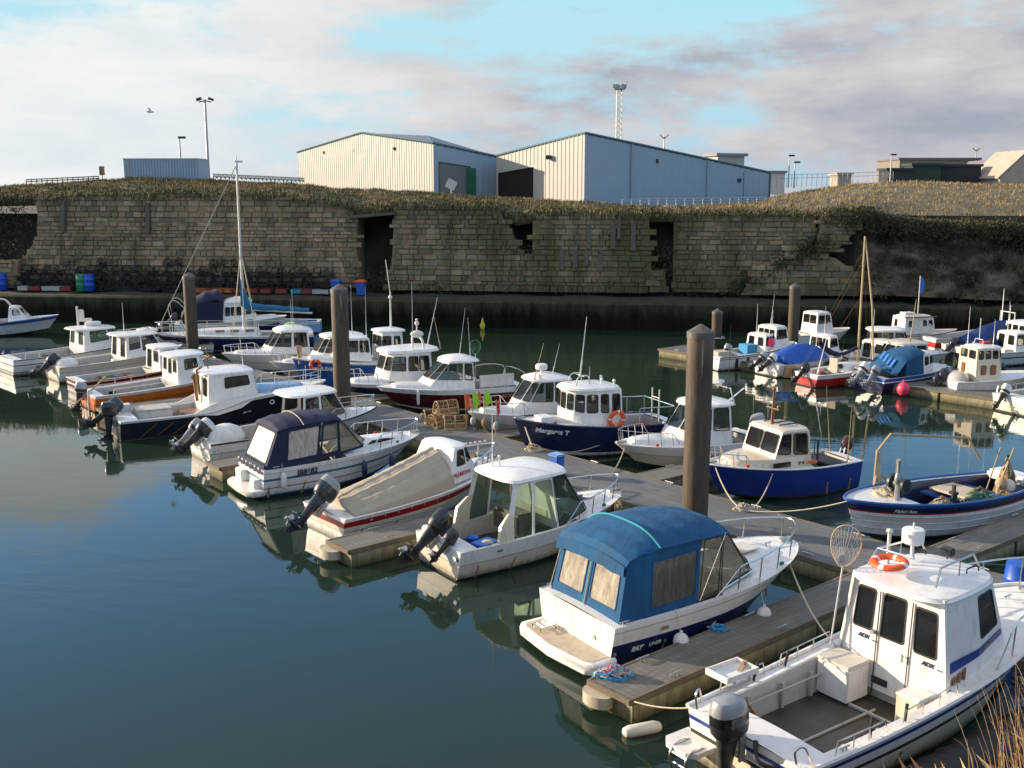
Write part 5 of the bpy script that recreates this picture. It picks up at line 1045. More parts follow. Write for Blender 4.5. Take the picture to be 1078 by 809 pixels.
cabin(a,[(1.0,.80,.9,1.05,.73,2.6),(2.3,.75,1.0,2.2,.67,2.6),(2.6,.4,1.1,2.45,.4,2.6)],wins={0:[(.08,.30,.68,.93),(.38,.62,.68,.93),(.70,.94,.68,.93)],1:[(.1,.9,.68,.93)]},aft=[(.08,.45,.68,.93),(.55,.92,.68,.93)],front=[(.08,.92,.66,.93)],wallm='cream_gelcoat',roof=dict(ov=.05,th=.06,cam=.08))
mb=MB()
for x in (1.4,1.9): mb.cut(); mb.box((x,-.785,1.5),(.28,.04,.5),0)
mb.cut(); mb.box((1.0,.3,1.5),(.04,.3,.5),0); mb.build_each('cabin_shutter','varnished_wood',a.root,bevel=.02)
mb=MB(); mb.tube([(1.5,-.4,2.65),(1.55,-.3,3.0),(1.55,.3,3.0),(1.5,.4,2.65)],.022); mb.cyl((1.55,0,3.0),(1.55,0,4.1),.02); mb.box((1.95,.1,2.75),(.4,.4,.2),1); mb.build('roof_gantry',['worn_white','red_paint'],a.root); aerial(a,(2.1,-.3,2.65),1.4); aerial(a,(1.2,.4,2.65),2.0); outboard(a,-.05,.2,.7,1.1,30,0,'outboard_black')
mb=MB(); mb.ball((.5,-.1,1.0),(.5,.7,.4),n=12,k=7); mb.build('stern_cover','grey_gelcoat',a.root)
p0=P(1063,436,0)
a=make_boat('speedboat','cream-sterned boat cut by the right edge of the far row',(p0.x,p0.y),24,5.2,2.2,.85,1.05,[(.1,'antifoul_dark'),(.6,'cream_gelcoat'),(1,'white_gelcoat')],tr=.92,cock=dict(s1=.12,s0=.5,sw=.15,zf=.35),rub='grey_gelcoat'); a.root.scale=(.88,.88,.82)
coach(a,2.2,3.0,3.6,.85,.8,1.7,fr=.4); side_rail(a,.05,.4,1,.3,.02); side_rail(a,.05,.4,-1,.3,.02); outboard(a,-.05,.3,.8,.9,30,0,'outboard_white')
# other side of that pontoon
bow=P(889,385,1.0)
a=make_boat('pilothouse_boat','white pilothouse boat with a big raked windscreen behind the red sailing boat',stern(bow,205,5.6),205,5.6,2.3,.85,1.05,[(.5,'white_gelcoat'),(.55,'grey_gelcoat'),(1,'clean_white')],tr=.9,cock=dict(s1=.08,s0=.5,sw=.14,zf=.3),rub='grey_gelcoat'); a.root.scale=(.88,.88,.82)
coach(a,1.6,2.5,3.7,.95,.8,2.25,wins=(.1,.95,.45,.92),roof=dict(ov=.1,aft=.3,fwd=.1,th=.06,cam=.10,mat='cream_gelcoat'),fr=.6); trunk(a,3.4,5.0,.66,.3,.1); aerial(a,(2.5,.5,2.3),2.4,(-.2,0),.03,mat='mast_wood')
bow=P(1000,384,1.0); 
a=make_boat('pilothouse_boat','white pilothouse boat with broad front windows behind the blue cockpit cover',stern(bow,200,5.6),200,5.6,2.3,.85,1.1,[(.5,'white_gelcoat'),(1,'clean_white')],tr=.9,cock=dict(s1=.08,s0=.5,sw=.14,zf=.3),rub='grey_gelcoat'); a.root.scale=(.88,.88,.82)
p0=P(1000,392,0)
a.root.location=(p0.x-4.6,p0.y+1.8,0); a.root.rotation_euler[2]=R(-14)
coach(a,1.2,2.6,3.4,.95,.8,2.35,wins=(.05,.95,.5,.92),nw=2,aft=[(.05,.48,.5,.92),(.52,.95,.5,.92)],roof=dict(ov=.1,aft=.2,fwd=.1,th=.06,cam=.10),wallm='cream_gelcoat',fr=.4); trunk(a,3.4,5.0,.7,.3,.12)
p0=P(930,366,0)
a=make_boat('fishing_boat','old white wheelhouse boat with a rusty roof edge and a small flag, far right row',(p0.x,p0.y),8,5.0,2.2,.9,1.2,[(.06,'antifoul_dark'),(.8,'cream_gelcoat'),(1,'worn_white')],tr=.8,cock=dict(s1=.05,s0=.2,sw=.15,zf=.4),rub='varnished_wood'); a.root.scale=(.88,.88,.82)
cabin(a,[(.9,.9,.95,.95,.8,2.15),(3.0,.8,1.1,2.9,.7,2.15)],wins={0:[(.12,.24,.45,.8),(.62,.74,.45,.8),(.82,.94,.45,.8)]},aft=[(.2,.4,.4,.8)],front=[(.1,.9,.5,.85)],wallm='worn_white',roof=dict(ov=.06,th=.06,cam=.05,mat='worn_white')); mb=MB(); mb.tube([(.85,-.88,2.18),(3.05,-.78,2.18)],.04); mb.build('roof_edge','varnished_wood',a.root); cockpit_box(a,(1.5,0,2.32),(.7,.7,.2),'roof_box','worn_white')
mb=MB(); mb.cyl((2.2,0,2.2),(2.2,0,4.9),.03); mb.build('flagstaff','worn_white',a.root)
mb=MB(); mb.face([(0,0,0),(.20,.06,-.1),(.24,-.06,-.45),(.16,.0,-1.0),(.02,0,-.9)],0); mb.face([(0,.01,0),(.02,.01,-.9),(.16,.01,-1.0),(.24,-.05,-.45),(.20,.07,-.1)],0); tag(mb.build('flag','flag_blue',loc=lx(a,(2.22,0,4.85))),'limp blue and white flag on a staff over the old wheelhouse boat','flag')
p0=P(976,370,0)
a=make_boat('open_boat','red and white open boat lying across at the far right row',(p0.x,p0.y),10,5.2,2.2,.95,1.5,[(.1,'antifoul_blue'),(.35,'worn_white'),(.72,'red_paint'),(1,'worn_white')],tr=.8,cock=dict(s1=.05,s0=.7,sw=.12,zf=.35),rub='worn_white'); a.root.scale=(.88,.88,.82)
p0=P(1002,380,0)
a=make_boat('motor_boat','boat shrouded in a dark blue ridged cover in the far right row',(p0.x,p0.y),14,6.4,2.4,.95,1.2,[(.1,'antifoul_dark'),(.6,'black_navy'),(1,'worn_white')],tr=.88,rub='worn_white'); a.root.scale=(.88,.88,.82)
mb=MB(); rr=[]
for i in range(15):
    x=.5+i*4.6/14; w=a.bx(x)-.02; zc=.5+.95*math.sin(min(1,i/9)*PI/2)*(1 if i<10 else 1-(i-9)*.12); rr.append([Vector((x,w*(2*j/12-1),a.zx(x)+.03+zc*(1-abs(2*j/12-1)**1.3)+.03*math.sin(i*2+j))) for j in range(13)])
mb.loft(rr,0,closed=False); mb.build('tarpaulin','cover_blue',a.root); outboard(a,-.05,0,.8,1.0,45,0,'outboard_black'); aerial(a,(3.2,0,2.5),2.0,r=.03); aerial(a,(4.0,.3,2.2),1.2,r=.03)
mb=MB(); mb.tube([(3.6,-.6,2.2),(3.6,-.6,3.0),(3.6,.6,3.0),(3.6,.6,2.2)],.04); mb.build('roof_gantry','worn_white',a.root)
p0=P(1044,382,0)
a=make_boat('fishing_boat','white fishing boat with a three-windowed wheelhouse at the far right edge',(p0.x,p0.y),12,6.5,2.5,1.0,1.35,[(.08,'antifoul_blue'),(1,'white_gelcoat')],tr=.85,cock=dict(s1=.05,s0=.2,sw=.15,zf=.4),rub='worn_white'); a.root.scale=(.88,.88,.82)
cabin(a,[(1.3,.95,1.0,1.4,.85,2.5),(3.2,.9,1.1,3.0,.8,2.5)],wins={0:[(.08,.3,.5,.9),(.38,.62,.5,.9),(.7,.92,.5,.9)]},aft=[(.05,.3,.5,.9),(.37,.63,.5,.9),(.7,.95,.5,.9)],front=[(.1,.9,.5,.9)],roof=dict(ov=.06,th=.06,cam=.08)); outboard(a,-.05,.3,.8,1.0,40,0,'outboard_black'); mb=MB(); mb.tube(smooth_path([(2.4,0,2.5),(2.4,.0,3.2),(2.8,0,3.5),(3.0,0,3.3)],4),.06); mb.build('hauler_arm','worn_white',a.root); mb=MB(); mb.ball((2.9,.3,2.75),(.5,.5,.3)); mb.build('roof_bundle','net_green',a.root)
p0=P(838,372,0)
a=make_boat('fishing_boat','small white wheelhouse boat seen past the thin right-hand pile',(p0.x,p0.y+2.5),20,5.0,2.1,.85,1.1,[(.08,'antifoul_dark'),(1,'white_gelcoat')],tr=.85,cock=dict(s1=.05,s0=.3,sw=.15,zf=.35),rub='worn_white'); a.root.scale=(.88,.88,.82)
aftcoach(a,1.8,3.2,.85,.85,2.3,2)

for i,(b_,ck) in enumerate(ALLB[12:]):
    if ck['s0']-ck['s1']>.2 and b_ is not K: clutter(b_,i+50,ck['zf'],ck['s1']+.05,max(ck['s1']+.1,min(.3,ck['s0']-.1)))

def fittings(b,i):
    for x,k in ((b.L*.90,0),(b.L*.03+.12,1)):
        if k==0: cleat(b,Vector((x-.1,0,b.zx(x)+.03)))
        else:
            for sd in (1,-1): cleat(b,Vector((x+.5,sd*(b.bx(x+.5)-.07),b.zx(x+.5)+.0)))
    for sd,c in ((1,'flag_red'),(-1,'box_green')):
        x=b.L*.80; q=b.S(b.sx(x),1,sd); mb=MB(); mb.box((q.x,q.y-sd*.10,q.z+.05),(.10,.05,.07),0); mb.build('nav_light',c,b.root,bevel=.01)
    for x in (b.L*.10,b.L*.30):
        for sd in (1,-1):
            q=b.S(b.sx(x),.42,sd); mb=MB(); mb.cyl(q-Vector((0,sd*.03,0)),q+Vector((0,sd*.018,0)),.028,n=10); mb.build('drain_outlet','galvanised',b.root)
            mb=MB(); w=.02; pts=[]
            for t in (.40,.30,.2,.1,.03): pts.append(b.S(b.sx(x),t,sd)+Vector((0,sd*.006,0)))
            mb.loft([[p+Vector((-w*(1+j*.25),0,0)),p+Vector((w*(1+j*.25),0,0))] for j,p in enumerate(pts)],0,closed=False,cap0=False,cap1=False); mb.build('rust_run','rust_stain',b.root)
    q=b.S(.985,1,1); mb=MB(); mb.box((q.x-.12,0,q.z+.03),(.36,.12,.05),0); mb.cyl((q.x+.02,-.05,q.z+.03),(q.x+.02,.05,q.z+.03),.04,n=10); mb.build('bow_roller','galvanised',b.root)
pm('rust_stain',(.30,.20,.10),rough=.8,var=.4,scale=9)
for i,b_ in enumerate((A,B2,C3,D4,E5,F1,F2,F3)): fittings(b_,i)
# more small craft packed into the rows
bow=P(150,361,.8)
a=make_boat('rowing_boat','small white dinghy tucked among the boats just left of the left pile',stern(bow,214,3.6),214,3.6,1.5,.55,.7,[(.3,'worn_white'),(.4,'mid_blue'),(1,'worn_white')],tr=.8,cock=dict(s1=.05,s0=.85,sw=.08,zf=.2),rub='varnished_wood')
bow=P(110,357,.9)
a=make_boat('speedboat','low white runabout with a raked screen between the cream pilothouse boat and the yacht',stern(bow,212,4.6),212,4.6,1.9,.65,.85,[(.5,'white_gelcoat'),(.62,'navy_paint'),(1,'clean_white')],tr=.9,cock=dict(s1=.08,s0=.5,sw=.13,zf=.3),rub='grey_gelcoat')
coach(a,2.1,2.5,3.0,.75,.65,1.25,fr=.4,openaft=True); outboard(a,-.05,0,.6,.8,40,0,'outboard_grey')
def inflatable(px,py,az,label,L=3.2,m='grey_gelcoat'):
    p=P(px,py,0); e=empty('inflatable_dinghy',(p.x,p.y,0),R(az),label,'boat','boats moored in the harbour'); w=.62; r=.21; path=[(0,-w,.20),(L*.6,-w,.22),(L*.85,-w*.6,.30),(L*.95,0,.36),(L*.85,w*.6,.30),(L*.6,w,.22),(0,w,.20)]
    mb=MB(); mb.tube(smooth_path(path,6),r,n=12); mb.build('tube',m,e); mb=MB(); mb.box((L*.42,0,.12),(L*.84,1.0,.08),0); mb.box((.05,0,.32),(.06,1.0,.45),0); mb.build('floor','grey_floor',e); mb=MB(); mb.box((L*.45,0,.40),(.25,1.2,.05),0); mb.build('thwart','pale_wood',e)
    b=Boat(); b.root=e; outboard(b,-.05,0,.5,.7,30,0,'outboard_black')
inflatable(985,417,40,'grey inflatable dinghy squeezed between the blue cabin boat and the stubby cream-housed boat')
inflatable(1052,404,150,'dark inflatable dinghy behind the stubby cream-housed boat in the far right row',3.0,'grey_floor')
for (px,py,az,nm,lab,z1,w) in ((905,404,27,'motor_boat','small white cuddy boat between the red sailing boat and the blue cabin boat',1.5,.8),(776,394,27,'motor_boat','small cream half-cabin boat squeezed behind the blue-sheeted boat\'s outboards',1.5,.75),(1030,386,12,'motor_boat','low white half-cabin boat in front of the dark blue ridged cover',1.6,.8)):
    p=P(px,py,0)
    a=make_boat(nm,lab,(p.x,p.y+ (2.2 if px!=1030 else .5)),az,4.4,1.9,.7,.95,[(.08,'antifoul_dark'),(.55,'worn_white'),(.64,'navy_paint' if px!=776 else 'varnished_wood'),(1,'worn_white' if px!=776 else 'cream_gelcoat')],tr=.85,cock=dict(s1=.08,s0=.42,sw=.14,zf=.3),rub='worn_white')
    coach(a,1.7,2.4,3.0,w,.65,z1,fr=.3,roof=dict(ov=.05,aft=.1,fwd=.1,th=.05,cam=.06)); outboard(a,-.05,0,.62,.8,25,0,'outboard_grey'); aerial(a,(2.0,.3,z1+.05),1.5)
# ================================================================= SETTING
# ---- water
def water_mat():
    m,nt,b=nodes('water'); v=mapping(nt,(1,1,1),(0,0,R(12)))
    b.inputs['Base Color'].default_value=(.015,.030,.019,1); b.inputs['Roughness'].default_value=.035; b.inputs['IOR'].default_value=1.333
    b.inputs['Specular IOR Level'].default_value=.62
    mp=nt.nodes.new('ShaderNodeMapping'); mp.inputs['Scale'].default_value=(.55,1.5,1); nt.links.new(v,mp.inputs[0])
    n1=noise(nt,mp.outputs[0],1.1,3,.5); n2=noise(nt,mp.outputs[0],4.5,2,.5)
    ad=nt.nodes.new('ShaderNodeMath'); ad.operation='MULTIPLY_ADD'; nt.links.new(n2,ad.inputs[0]); ad.inputs[1].default_value=.18; nt.links.new(n1,ad.inputs[2])
    # patches of light breeze
    pk=ramp(nt,noise(nt,mp.outputs[0],.09,2,.5),.44,.62,(.04,)*3+(1,),(.42,)*3+(1,))
    bp=nt.nodes.new('ShaderNodeBump'); bp.inputs['Distance'].default_value=.03; nt.links.new(pk,bp.inputs['Strength']); nt.links.new(ad.outputs[0],bp.inputs['Height']); nt.links.new(bp.outputs[0],b.inputs['Normal'])
    M['water']=m
water_mat()
mb=MB(); mb.face([(-260,-40,0),(260,-40,0),(260,120,0),(-260,120,0)],0); struct(mb.build('water','water'))
mb=MB(); mb.face([(-900,-200,-4),(900,-200,-4),(900,1400,-4),(-900,1400,-4)],0); pm('seabed',(.05,.045,.03),rough=.9); struct(mb.build('seabed','seabed'))
# ---- pontoons
def plank_mat(name,c1,c2,scale=1.0,dark=.35):
    m,nt,b=nodes(name); t=nt.nodes.new('ShaderNodeTexCoord'); br=nt.nodes.new('ShaderNodeTexBrick')
    nt.links.new(t.outputs['Object'],br.inputs['Vector']); br.inputs['Color1'].default_value=(*c1,1); br.inputs['Color2'].default_value=(*c2,1); br.inputs['Mortar'].default_value=(c1[0]*dark,c1[1]*dark,c1[2]*dark,1)
    br.inputs['Scale'].default_value=1; br.inputs['Brick Width'].default_value=.145; br.inputs['Row Height'].default_value=2.4; br.inputs['Mortar Size'].default_value=.008; br.offset=0
    f=noise(nt,mapping(nt,(.6,5,5)),2.2,8,.7); c=mixc(nt,ramp(nt,f,.3,.75),br.outputs['Color'],[x*.5 for x in c1])
    g=noise(nt,mapping(nt),.8,6,.7); c=mixc(nt,ramp(nt,g,.55,.75,(0,0,0,1),(.55,.55,.55,1)),c,(.06,.065,.05))
    vo=nt.nodes.new('ShaderNodeTexVoronoi'); vo.inputs['Scale'].default_value=1.7; nt.links.new(mapping(nt),vo.inputs['Vector']); c=mixc(nt,ramp(nt,vo.outputs['Distance'],.05,.075,(.8,.8,.8,1),(0,0,0,1)),c,(.55,.54,.50))
    w2=noise(nt,mapping(nt,(.35,1.2,1)),1.1,5,.6); c=mixc(nt,ramp(nt,w2,.45,.70,(0,0,0,1),(.7,.7,.7,1)),c,[x*.45 for x in c1])
    nt.links.new(c,b.inputs['Base Color']); b.inputs['Roughness'].default_value=.72
    bp=nt.nodes.new('ShaderNodeBump'); bp.inputs['Strength'].default_value=.5; bp.inputs['Distance'].default_value=.01; nt.links.new(br.outputs['Fac'],bp.inputs['Height']); bp.invert=True; nt.links.new(bp.outputs[0],b.inputs['Normal'])
    M[name]=m
plank_mat('pontoon_deck',(.17,.175,.18),(.195,.20,.20),dark=.6); plank_mat('finger_deck',(.205,.195,.17),(.24,.225,.19),dark=.5)
pm('fascia_wood',(.17,.135,.09),rough=.8,var=.4,scale=3,stretch=(.5,6,6),dirt=.5)
m=pm('float_concrete',(.30,.26,.15),rough=.85,var=.4,scale=3,stretch=(2.5,2.5,.4),dirt=.9,dirtcol=(.05,.05,.015),bump=.3,bscale=12,waterline=.95,wlh=.25)
dm=Vector((.643,-.766,0)); nm=Vector((.766,.643,0)); F0=Vector((-3.31,37.96,0)); N0=F0-nm*2.33
def pontoon(name,origin,az,L,w,label,cat,deck='finger_deck',group=None,x0=0):
    r=empty(name,origin,R(az),label,cat,group)
    mb=MB(); mb.box((x0+L/2,0,.41),(L,w-.12,.06),0); mb.build('deck',deck,r)
    mb=MB()
    for sd in (-1,1): mb.box((x0+L/2,sd*(w/2-.03),.40),(L,.06,.10),0)
    mb.box((x0-.03,0,.40),(.06,w,.10),0); mb.box((x0+L+.03,0,.40),(.06,w,.10),0); mb.build('fascia','fascia_wood',r,bevel=.008)
    for i in range(int(L/3)):
        for sd in (-1,1):
            mb=MB(); mb.T=Matrix.Translation((x0+1.2+i*3,sd*(w/2-.12),.44)); mb.cyl((-.05,0,0),(-.05,0,.06),.016,n=5); mb.cyl((.05,0,0),(.05,0,.06),.016,n=5); mb.tube([(-.15,0,.07),(-.05,0,.075),(.05,0,.075),(.15,0,.07)],.016,n=5); mb.build('cleat','galvanised',r)
    n=max(1,int(L/2.6)); seg=L/n
    for i in range(n):
        mb=MB(); mb.box((x0+seg*(i+.5),0,.055),(seg-.10,w-.03,.56),0); mb.build('float','float_concrete',r,bevel=.02)
    return r
O=F0-nm*1.165
mp_=pontoon('pontoon',O-dm*31,math.degrees(math.atan2(dm.y,dm.x)),62,2.33,'long grey main walkway pontoon running between the two rows of boats','pontoon','pontoon_deck')
def near_finger(end,label,L=None,az=40,w=1.0):
    e=Vector((end[0],end[1],0)); d=Vector((math.cos(R(az)),math.sin(R(az)),0))
    k=(N0-e).dot(nm)/d.dot(nm)
    return pontoon('finger_pontoon',e,az,k-.06,w,label,'pontoon',group='finger pontoons')
fg=near_finger((1.62,16.12),'wooden finger pontoon with streaked concrete sides beside the blue-canopied cruiser')
for y in (-.42,.42):
    mb=MB(); mb.loft([[Vector((-.06+.22*math.cos(2*PI*i/18),y*.5+.30*math.sin(2*PI*i/18),z)) for i in range(18)] for z in (.14,.20,.30,.34)],0)
    if y>0: mb.build('end_bumper','tan_deck',fg)
fg2=near_finger((-4.05,23.35),'wooden finger pontoon between the tarpaulined speedboat and the green-glassed boat')
mb=MB(); mb.loft([[Vector((-.06+.25*math.cos(2*PI*i/18),.25+.34*math.sin(2*PI*i/18),z)) for i in range(18)] for z in (.12,.18,.28,.32)],0); mb.build('end_bumper','tan_deck',fg2)
near_finger((-9.05,30.75),'finger pontoon between the navy-canopied cruiser and its flat-roofed neighbour')
near_finger((-15.6,38.9),'finger pontoon between the orange boat and the long navy boat')
near_finger((-22.6,49.3),'finger pontoon beside the large white cruiser at far left')
def far_finger(px,py,L,label,az=38,w=.95):
    p=P(px,py,.45); e=Vector((p.x,p.y,0)); e=e-nm*((e-F0).dot(nm)-.08)
    return pontoon('finger_pontoon',e,az,L,w,label,'pontoon',group='finger pontoons')
far_finger(985,586,8,'wooden finger pontoon beside the open coble at right')
far_finger(690,500,6,'sunlit wooden finger pontoon between the tall pile and the white pilothouse boat')
far_finger(522,458,6,'pale finger pontoon between the navy boat and the flag markers')
far_finger(372,422,6,'finger pontoon between the middle pile and the maroon cruiser')
q=P(822,383,.4); q2=P(1000,409,.4)
d2=(q2-q).normalized(); d2=Vector((.643,-.766,0))
pontoon('pontoon',Vector((q.x,q.y,0))-d2*7,math.degrees(math.atan2(d2.y,d2.x)),34,2.2,'grey walkway pontoon of the far right row of boats','pontoon','pontoon_deck')
# ---- piles
def pile_mat():
    m,nt,b=nodes('pile_steel'); v=mapping(nt,(2.5,2.5,.35)); f=noise(nt,v,3,8,.7)
    c=mixc(nt,ramp(nt,f,.35,.7),(.042,.029,.018),(.112,.074,.043))
    g=noise(nt,mapping(nt,(1,1,.5)),2,5,.6); c=mixc(nt,ramp(nt,g,.5,.62),c,(.065,.058,.036))
    t=nt.nodes.new('ShaderNodeTexCoord'); s=nt.nodes.new('ShaderNodeSeparateXYZ'); nt.links.new(t.outputs['Object'],s.inputs[0])
    mr=nt.nodes.new('ShaderNodeMapRange'); nt.links.new(s.outputs[2],mr.inputs[0]); mr.inputs[1].default_value=4.6; mr.inputs[2].default_value=5.3
    c=mixc(nt,mr.outputs[0],c,mixc(nt,ramp(nt,f,.35,.7),(.10,.045,.02),(.20,.17,.15)))
    wl=nt.nodes.new('ShaderNodeMath'); wl.operation='MULTIPLY_ADD'; nt.links.new(noise(nt,mapping(nt,(3,3,.8)),3,6,.7),wl.inputs[0]); wl.inputs[1].default_value=-1.1; nt.links.new(s.outputs[2],wl.inputs[2])
    m2=nt.nodes.new('ShaderNodeMapRange'); nt.links.new(wl.outputs[0],m2.inputs[0]); m2.inputs[1].default_value=.55; m2.inputs[2].default_value=-.1; m2.inputs[4].default_value=.95; c=mixc(nt,m2.outputs[0],c,(.028,.032,.014))
    dr=noise(nt,mapping(nt,(7,7,.35)),2.0,6,.7); zz=nt.nodes.new('ShaderNodeMapRange'); nt.links.new(s.outputs[2],zz.inputs[0]); zz.inputs[1].default_value=3.4; zz.inputs[2].default_value=5.4
    dm_=nt.nodes.new('ShaderNodeMath'); dm_.operation='MULTIPLY'; nt.links.new(ramp(nt,dr,.58,.66),dm_.inputs[0]); nt.links.new(zz.outputs[0],dm_.inputs[1]); c=mixc(nt,dm_.outputs[0],c,(.50,.48,.43))
    nt.links.new(c,b.inputs['Base Color']); b.inputs['Roughness'].default_value=.72
    bp=nt.nodes.new('ShaderNodeBump'); bp.inputs['Strength'].default_value=.4; bp.inputs['Distance'].default_value=.01; nt.links.new(f,bp.inputs['Height']); nt.links.new(bp.outputs[0],b.inputs['Normal']); M['pile_steel']=m
pile_mat()
def pile(bx,by,ty,r,label,z=.45,cap=True):
    p=P(bx,by,z); top=PY(bx,ty,p.y).z
    e=empty('mooring_pile',(p.x,p.y,0),random.uniform(0,3),label,'pile','mooring piles of the pontoons')
    mb=MB(); ns=20; rings=[]
    H_=top-r*.7
    for k in range(14):
        zz=-3+(H_+3)*k/13; rings.append([Vector(((r+.006*math.sin(k*2+i))*math.cos(2*PI*i/ns),(r+.006*math.sin(k*3+i*2))*math.sin(2*PI*i/ns),zz)) for i in range(ns)])
    mb.loft(rings,0); mb.build('post','pile_steel',e)
    mb=MB(); mb.loft([[Vector((q*math.cos(2*PI*i/ns),q*math.sin(2*PI*i/ns),zz)) for i in range(ns)] for q,zz in ((r*1.05,H_-.12),(r*1.05,H_+.03),(r*.5,H_+r*.42),(.02,top))],0); mb.build('cap','pile_cap',e)
    mb=MB(); mb.tube([((r+.14)*math.cos(2*PI*i/16),(r+.14)*math.sin(2*PI*i/16),.56) for i in range(16)],.05,closed=True); mb.build('guide_ring','galvanised',e)
    return e
pile(731,556,341,.315,'tallest nearest brown mooring pile with pointed cap, behind the blue canopy')
pile(361,437,299,.31,'brown mooring pile by the middle of the pontoon, left of the maroon cruiser')
pile(203,370,287,.31,'mooring pile at left beside the dark-canopied cruiser')
pile(834,370,298,.29,'slim mooring pile in front of the far right row',z=.1)
pile(754,364,325,.29,'short dark mooring pile peeping out just behind the tallest pile',z=.1)
# ---- things on the pontoon
def creel_mesh(fr='pale_wood',net='net_mix',fine=True):
    mb=MB(); L,W,H_=.66,.46,.38
    mb.box((0,0,.02),(L,W,.03),0)
    for x in (-L/2,0,L/2): mb.tube([(x,W/2*math.cos(PI*i/10),.03+H_*math.sin(PI*i/10)) for i in range(11)],.016,0,5)
    for a in (.15,.5,.85): mb.tube([(-L/2,W/2*math.cos(PI*a),.03+H_*math.sin(PI*a)),(L/2,W/2*math.cos(PI*a),.03+H_*math.sin(PI*a))],.014,0,4)
    k=9 if fine else 5
    for j in range(1,k*2): 
        x0_=-L/2+L*(j%k)/k; s=1 if j<k else -1
        mb.tube([(max(-L/2,min(L/2,x0_+s*.5*L*i/8-.1*s)),W/2*math.cos(PI*i/8)*.99,.03+H_*.99*math.sin(PI*i/8)) for i in range(9)],.006,1,3)
    for sx in (-1,1):
        for j in range(5): mb.tube([(sx*L/2,-W/2+W*(j+.5)/5,.03),(sx*L/2,(-W/2+W*(j+.5)/5)*.8,.03+H_*math.sin(math.acos(abs(2*((j+.5)/5)-1)*.8)))],.006,1,3)
        mb.tube([(sx*L/2+.01,.11*math.cos(2*PI*i/12),.19+.11*math.sin(2*PI*i/12)) for i in range(12)],.012,0,4,closed=True)
    # inner net funnel volume reads as a dim mass
    mb.loft([[Vector((x,q*W/2*math.cos(PI*i/8),.03+q*H_*math.sin(PI*i/8))) for i in range(9)] for x,q in ((-L/2+.02,.45),(-.05,.2),(.05,.2),(L/2-.02,.45))],1)
    return mb
c0=creel_mesh('pale_wood','flag_orange').build('lobster_creel',['mast_wood','net_mix'])
pc=P(463,448,.44); base=[(-.55,.15,0,20,'leftmost'),(.10,-.10,0,50,'front middle'),(.75,.10,0,10,'rightmost'),(.10,.2,.42,30,'topmost')]
for i,(dx,dy,dz,rz,w) in enumerate(base):
    o=c0 if i==0 else c0.copy()
    if i: COL.objects.link(o)
    o.location=pc+dm*dx+nm*dy+Vector((0,0,dz)); o.rotation_euler=(0,0,R(rz)); o.scale=(1.15,1.15,1.15)
    tag(o,'orange-brown netted lobster creel, %s of the small pile on the pontoon'%w,'creel','lobster creels on the pontoon')
pf=P(503,455,.44)
for i,(dx,dy,c,lab) in enumerate(((-.75,.1,'flag_orange','leftmost orange'),(-.25,.0,'flag_lime','lower lime green'),(.18,.15,'flag_lime','taller lime green'),(.85,.1,'flag_red','rightmost slim red'),(-.45,.3,'flag_orange','short orange-red'))):
    p=pf+dm*dx+nm*dy; e=empty('marker_flag',p,random.uniform(-.4,.4),'%s flag on a marker pole among the dan buoys on the pontoon'%lab,'flag','flag markers on the pontoon')
    h=1.25+.12*(i%3); mb=MB(); mb.tube([(0,0,0),(.03*(i-2),.02,h)],.012,n=5); mb.build('pole','pale_wood',e)
    mb=MB(); w=.26 if i<3 else .12; x=.03*(i-2)
    mb.face([(x,.0,h),(x+w*.7,.03,h-.12),(x+w,-.02,h-.42),(x+.05,.02,h-.62)],0); mb.face([(x-.01,.006,h),(x+.04,.026,h-.62),(x+w-.01,-.014,h-.42),(x+w*.7-.01,.036,h-.12)],0); mb.build('flag',c,e)
    mb=MB(); mb.ball((.01*(i-2),.01,.34),(.10,.10,.16)); mb.build('float','box_white' if i%2 else 'net_mix',e)
pb=P(586,500,.44); mb=MB(); mb.box((0,0,.30),(.36,.30,.55),0); mb.box((0,0,.60),(.42,.36,.07),1); o=mb.build('dock_box',['box_blue','sky_blue'],bevel=.02,loc=pb); o.rotation_euler=(0,0,R(-50)); tag(o,'small bright blue box standing on the main pontoon','box')
pb=P(1071,640,.44); mb=MB(); mb.loft([[Vector((q*math.cos(2*PI*i/20),q*math.sin(2*PI*i/20),z)) for i in range(20)] for q,z in ((.27,0),(.29,.05),(.29,.28),(.305,.31),(.29,.34),(.29,.6),(.305,.63),(.29,.66),(.27,.92),(.22,.94))],0); tag(mb.build('plastic_drum','fender_blue',loc=pb),'bright blue plastic drum on the pontoon past the nearest boat\'s bow','drum')
# rope pile, floats, lines
o=heap(None,P(646,713,.43),(.34,.20,.16),['rope_blue','rope_blue','rope_cream','fender_pink'],'rope_pile',n=46,seed=4,label='tangled blue and pink rope heaped on the end of the near finger pontoon',cat='rope')
pfl=P(676,768,.06); mb=MB(); mb.loft([[Vector((x,q*math.cos(2*PI*i/14),q*.8*math.sin(2*PI*i/14))) for i in range(14)] for x,q in ((-.34,.04),(-.31,.09),(-.22,.12),(.22,.12),(.31,.09),(.34,.04))],0); o=mb.build('fender','seat_vinyl',loc=pfl); o.rotation_euler=(0,0,R(20)); tag(o,'cream sausage fender floating below the end of the near finger pontoon','fender','fenders hung on the boats')
by=P(508,347,0); mb=MB(); mb.loft([[Vector((q*math.cos(2*PI*i/12),q*math.sin(2*PI*i/12),z)) for i in range(12)] for q,z in ((.05,-.1),(.15,.1),(.17,.3),(.07,.5),(.03,.75))],0); tag(mb.build('marker_buoy','box_yellow',loc=by),'small yellow buoy alone on the dark water before the far quay','buoy')
